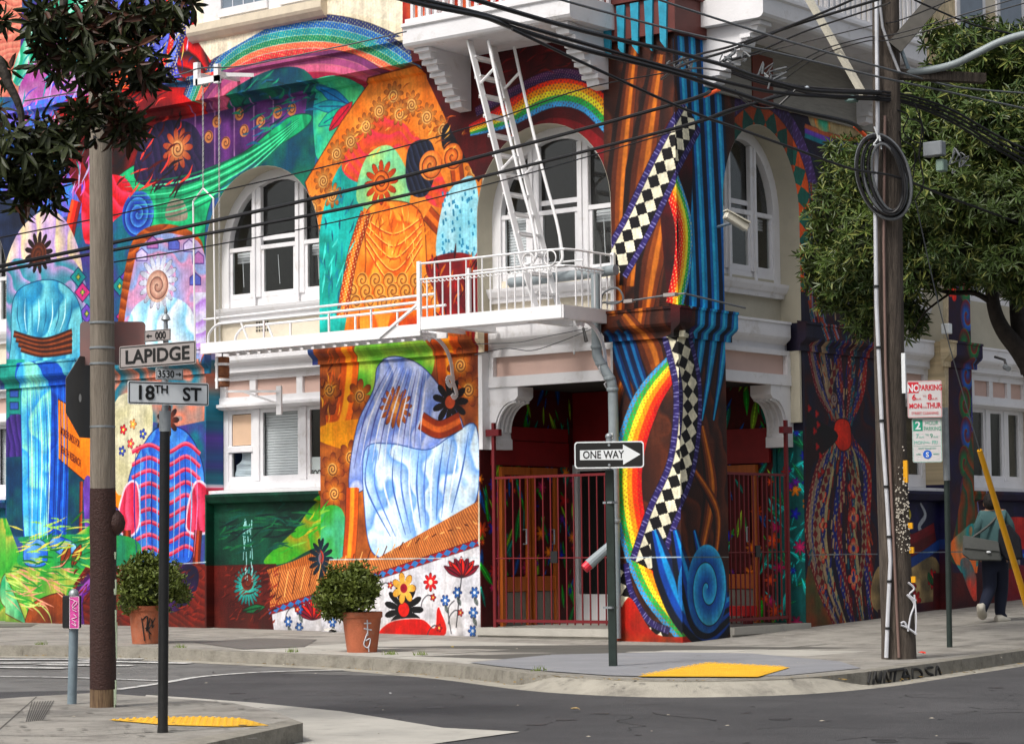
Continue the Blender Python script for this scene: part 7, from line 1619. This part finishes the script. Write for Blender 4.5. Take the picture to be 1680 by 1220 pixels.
limb(T1, [(1620, 420), (1540, 360), (1450, 350), (1360, 380)], [TD-.1, TD+.3], .045, .01, BARK); limb(T1, [(1600, 330), (1560, 240), (1520, 160)], [TD, TD], .04, .01, BARK)
def cl(L_):
    out = []
    for x, y, rx, ry, dd in L_: d_ = dd; s_ = d_/CF; out.append((D(x, y, d_), rx*s_, ry*s_))
    return out
c1 = cl([(1352, 420, 40, 42, TD+.8), (1375, 350, 50, 55, TD+.7), (1400, 440, 55, 55, TD+.5), (1395, 270, 45, 45, TD+.8), (1430, 300, 60, 60, TD+.2), (1440, 400, 70, 70, TD), (1500, 330, 70, 70, TD-.4), (1520, 240, 65, 60, TD-.2), (1500, 170, 50, 40, TD+.2),
         (1560, 160, 60, 50, TD-.3), (1600, 80, 60, 45, TD), (1680, 90, 70, 50, TD), (1620, 220, 80, 60, TD-.8), (1700, 200, 80, 70, TD-.8), (1560, 320, 60, 55, TD-1.1), (1640, 340, 80, 60, TD-1.2), (1580, 410, 60, 40, TD-.9), (1660, 430, 70, 45, TD-1.2), (1510, 440, 60, 45, TD-.2), (1480, 500, 35, 30, TD+.3), (1370, 490, 30, 22, TD+.9),
         (1500, 530, 22, 28, TD+.4), (1420, 520, 35, 25, TD+.7), (1720, 330, 90, 90, TD-.6), (1750, 80, 60, 60, TD), (1540, 60, 30, 22, TD+.3), (1420, 545, 20, 12, TD+.9),
         (1640, 250, 90, 90, TD-.2), (1550, 230, 80, 80, TD+.3), (1470, 420, 55, 50, TD+.2), (1620, 430, 60, 45, TD-.3), (1545, 420, 50, 45, TD+.2), (1690, 460, 50, 38, TD-1), (1340, 460, 24, 20, TD+.8), (1600, 120, 80, 60, TD+.3), (1690, 130, 70, 70, TD+.3), (1480, 250, 50, 50, TD+.4), (1440, 480, 45, 45, TD+.5)])
leaves(T1, 'crown', c1, .125, .19, 9600, GL, GL2, 5, .15, shell=.6)
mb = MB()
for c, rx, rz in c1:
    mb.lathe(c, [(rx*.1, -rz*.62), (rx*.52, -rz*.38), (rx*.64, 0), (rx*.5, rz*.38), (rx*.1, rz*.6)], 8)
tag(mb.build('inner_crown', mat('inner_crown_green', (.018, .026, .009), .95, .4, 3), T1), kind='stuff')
LB = G(-250, 1235); T2 = thing('street_tree', LB, 'near tree with big dark drooping leaves overhanging the top left corner', 'tree')
BARK2 = mat('grey_brown_bark', (.075, .065, .055), .85, .3, 10, .6, 20)
MB().tube(spline([LB, D(-255, 900, 15.), D(-240, 500, 15.2), D(-180, 100, 15.4), D(-100, -120, 15.6)], 5), list(np.linspace(.16, .07, 21)), 12).build('trunk', BARK2, T2, smooth=True)
limb(T2, [(-240, 500), (-100, 180), (-20, 90), (15, 140), (35, 190), (28, 250), (10, 300)], [15.2, 15.5], .05, .009, BARK2); limb(T2, [(-100, -120), (20, -80), (98, -20), (104, 30), (125, 60), (145, 85), (190, 100), (215, 130)], [15.6, 15.6], .04, .007, BARK2)
limb(T2, [(145, 85), (160, 130), (175, 180), (180, 220)], [15.6, 15.5], .012, .005, BARK2, 'twig'); limb(T2, [(98, -20), (200, -30), (260, 10), (290, 30)], [15.7, 15.7], .02, .006, BARK2); limb(T2, [(30, 190), (70, 200), (110, 190)], [15.5, 15.4], .01, .004, BARK2, 'twig')
c2 = cl([(75, 35, 40, 32, 15.5), (120, 45, 45, 42, 15.6), (180, 30, 45, 42, 15.7), (235, 35, 48, 38, 15.6), (280, 18, 35, 22, 15.7), (225, 95, 48, 42, 15.6), (250, 130, 28, 26, 15.6), (180, 105, 42, 42, 15.5), (130, 105, 35, 30, 15.4), (85, 95, 35, 28, 15.5), (190, 180, 34, 42, 15.5), (215, 220, 22, 30, 15.5),
         (115, 190, 40, 35, 15.4), (70, 230, 45, 38, 15.4), (35, 255, 45, 45, 15.4), (60, 290, 42, 40, 15.4), (20, 200, 35, 30, 15.5), (95, 240, 35, 30, 15.4), (25, 320, 25, 16, 15.4), (75, 325, 28, 18, 15.4), (-40, 260, 50, 60, 15.4), (20, 120, 12, 18, 15.5), (150, 220, 28, 20, 15.5), (305, 5, 22, 14, 15.7), (-20, 20, 30, 40, 15.6)])
leaves(T2, 'crown', c2, .15, .25, 350, DL, DL2, 9, .62, per=8, shell=.25)

# ------------------------------------------------------------------ pedestrian
FB_ = G(1642, 1019); depth_p = float((FB_-CAM)@cd); fwd = np.array((-CAM[0]+FB_[0], -CAM[1]+FB_[1], 0)); fwd /= np.linalg.norm(fwd); rgt = np.array((fwd[1], -fwd[0], 0))
KP = depth_p/24.8
def PP(x, y, f=0.): return D(x, y, depth_p)+fwd*f
def skin_mesh(name, verts, edges, rad, m, root=0, lvl=2):
    me = bpy.data.meshes.new(name); me.from_pydata([tuple(v) for v in verts], edges, []); ob = bpy.data.objects.new(name, me); COL.objects.link(ob)
    ob.modifiers.new('skin', 'SKIN'); sv = me.skin_vertices[0].data
    for i, r_ in enumerate(rad): sv[i].radius = (r_*KP, r_*KP) if not hasattr(r_, '__len__') else (r_[0]*KP, r_[1]*KP); sv[i].use_root = (i == root)
    sub = ob.modifiers.new('sub', 'SUBSURF'); sub.levels = lvl; sub.render_levels = lvl
    dg = bpy.context.evaluated_depsgraph_get(); dg.update(); out = bpy.data.meshes.new_from_object(ob.evaluated_get(dg)); bpy.data.objects.remove(ob); out.materials.clear(); out.materials.append(m); out.shade_smooth(); return out
PE = thing('person', FB_, 'person walking away on the sidewalk in a teal striped shirt and navy trousers', 'person')
V = [PP(1633, 918), PP(1632, 895), PP(1630, 868), PP(1629, 846), PP(1627, 836), PP(1626, 824), PP(1625, 818),       # 0-6 spine, neck, head
     PP(1645, 845), PP(1657, 862, .0), PP(1661, 890, .05), PP(1658, 908, .12), PP(1656, 916, .14),                     # 7-11 right arm
     PP(1613, 846), PP(1605, 862, .0), PP(1604, 882, .08), PP(1610, 898, .2), PP(1613, 904, .24),                      # 12-16 left arm
     PP(1641, 925, .02), PP(1643, 968, .14), PP(1640, 1008, .10), PP(1650, 1014, .16),                                 # 17-20 right leg, planted
     PP(1624, 925, -.02), PP(1624, 965, .02), PP(1613, 996, -.20), PP(1611, 1008, -.10)]                               # 21-24 left leg, heel up
E_ = [(0, 1), (1, 2), (2, 3), (3, 4), (4, 5), (5, 6), (3, 7), (7, 8), (8, 9), (9, 10), (10, 11), (3, 12), (12, 13), (13, 14), (14, 15), (15, 16), (0, 17), (17, 18), (18, 19), (19, 20), (0, 21), (21, 22), (22, 23), (23, 24)]
Rr = [(.17, .12), (.155, .11), (.18, .12), (.15, .10), .055, .078, .065, .075, .055, .045, .032, .035, .075, .055, .045, .032, .035, .10, .075, .06, .035, .10, .075, .055, .035]
pm = skin_mesh('body', V, E_, Rr, mat('striped_teal_shirt', (.05, .115, .12), .85, .1, 10))
pm.materials.append(mat('navy_trousers', (.008, .012, .03), .85)); pm.materials.append(mat('skin_tone', (.3, .16, .1), .6)); pm.materials.append(mat('shirt_stripe', (.02, .05, .055), .85))
zb_, zn_, ze = PP(1633, 916)[2], PP(1629, 837)[2], PP(1660, 884)[2]
for p in pm.polygons:
    c = np.array(p.center); pxx = CCX+CF*((c-CAM)@CR)/((c-CAM)@cd)
    if c[2] < zb_ and 1616-14 < pxx < 1652 or c[2] < PP(1640, 922)[2]: p.material_index = 1
    elif c[2] > zn_ or (c[2] < ze and (pxx > 1652 or pxx < 1610)): p.material_index = 2
link('body', pm, PE)
def blob(name, c, rx, ry, rz, m, parent, n=14, k=9):
    rx, ry, rz = rx*KP, ry*KP, rz*KP; mb = MB(); prof = [(max(.002, math.sin(math.pi*i/k)), -math.cos(math.pi*i/k)) for i in range(k+1)]; mb.lathe((0, 0, 0), prof, n); vs = [c+rgt*v[0]*rx+fwd*v[1]*ry+np.array((0, 0, v[2]*rz)) for v in mb.v]; mb.v = [tuple(v) for v in vs]; return mb.build(name, m, parent, smooth=True)
HAIR = mat('black_hair', (.012, .009, .008), .8, .5, 60, 1., 60)
blob('hair', PP(1625.5, 822, -.015), .080, .10, .098, HAIR, PE); blob('ear', PP(1637.5, 826, .02), .012, .02, .03, MATS['skin_tone'], PE, 8, 6); blob('ear', PP(1614.5, 826, .02), .012, .02, .03, MATS['skin_tone'], PE, 8, 6)
SHO = mat('off_white_shoe', (.5, .47, .40), .7)
def shoe(a, b, up, r_):
    r_ = r_*KP
    a, b, up = map(np.array, (a, b, up)); t = b-a; L = np.linalg.norm(t); t = t/L; s_ = np.cross(t, up); s_ /= np.linalg.norm(s_); u_ = np.cross(s_, t); mb = MB(); rings = []
    for f, w_, h_ in ((0, .6, .7), (.08, .85, 1.1), (.35, .9, 1.15), (.6, 1.05, .75), (.85, .95, .55), (1, .5, .3)):
        o = a+t*L*f; rings.append([o+s_*r_*w_*math.cos(th)+u_*r_*h_*max(-.35, math.sin(th)) for th in np.linspace(0, 2*math.pi, 11)[:-1]])
    mb.add([p for q in rings for p in q], [(i*10+k, i*10+(k+1) % 10, (i+1)*10+(k+1) % 10, (i+1)*10+k) for i in range(5) for k in range(10)]+[tuple(range(10)), tuple(range(50, 60))]); return mb.build('shoe', SHO, PE, smooth=True)
shoe(PP(1634, 1016.5, -.02), PP(1656, 1017, .16), (0, 0, 1), .05); shoe(PP(1609, 990, -.24), PP(1613, 1014, -.08), -fwd, .052)
for s_ in (1, -1):                          # hands with fingers
    hb = V[11] if s_ > 0 else V[16]; mbv = [hb, hb+np.array((0, 0, -.05))]; ed = [(0, 1)]; rr = [.03, .036]
    for k in range(4):
        o = hb+rgt*(k-1.5)*.02+np.array((0, 0, -.07)); mbv += [o, o+np.array((0, 0, -.035))+fwd*.012, o+np.array((0, 0, -.06))+fwd*.035]; i = len(mbv)-3; ed += [(1, i), (i, i+1), (i+1, i+2)]; rr += [.010, .009, .008]
    o = hb-rgt*s_*.035+np.array((0, 0, -.03)); mbv += [o, o+np.array((0, 0, -.03))-rgt*s_*.01]; i = len(mbv)-2; ed += [(0, i), (i, i+1)]; rr += [.011, .009]
    link('hand', skin_mesh('hand', mbv, ed, rr, MATS['skin_tone'], lvl=1), PE)
BG = thing('messenger_bag', PP(1613, 895), 'grey messenger bag slung on the back of the walking person', 'bag')
c = PP(1611, 893, -.16); mb = MB().prism([c+rgt*x*KP+np.array((0, 0, z*KP)) for x, z in ((-.19, .10), (.17, .03), (.20, -.17), (-.12, -.16), (-.20, -.10))], -fwd*.11); mb.build('bag_body', mat('grey_canvas', (.075, .08, .075), .8, .15, 12), BG, bevel=.015)
MB().prism([c-fwd*.115+rgt*x*KP+np.array((0, 0, z*KP)) for x, z in ((-.185, .09), (.165, .025), (.18, -.07), (-.18, -.03))], -fwd*.012).build('flap', mat('grey_canvas_flap', (.095, .1, .095), .8), BG); blob('badge', c-fwd*.13+rgt*.08-np.array((0, 0, .09)), .025, .01, .012, SIGNW, BG, 8, 6)
MB().tube(spline([c+np.array((0, 0, .08))-rgt*.12, PP(1622, 862, -.14), PP(1640, 842, -.06), PP(1645, 838, .0)], 4), .016, 5).build('strap', MATS['grey_canvas'], BG)
BB = thing('black_bag', PP(1655, 890), 'black jacket or bag hanging at the right side of the walking person', 'bag')
c = PP(1652, 885, -.1); MB().prism([c+rgt*x*KP+np.array((0, 0, z*KP)) for x, z in ((-.08, .12), (.02, .17), (.14, .02), (.16, -.20), (.0, -.22), (-.10, -.12))], -fwd*.12).build('cloth', mat('black_cloth', (.008, .009, .014), .9, .3, 10), BB, bevel=.02)
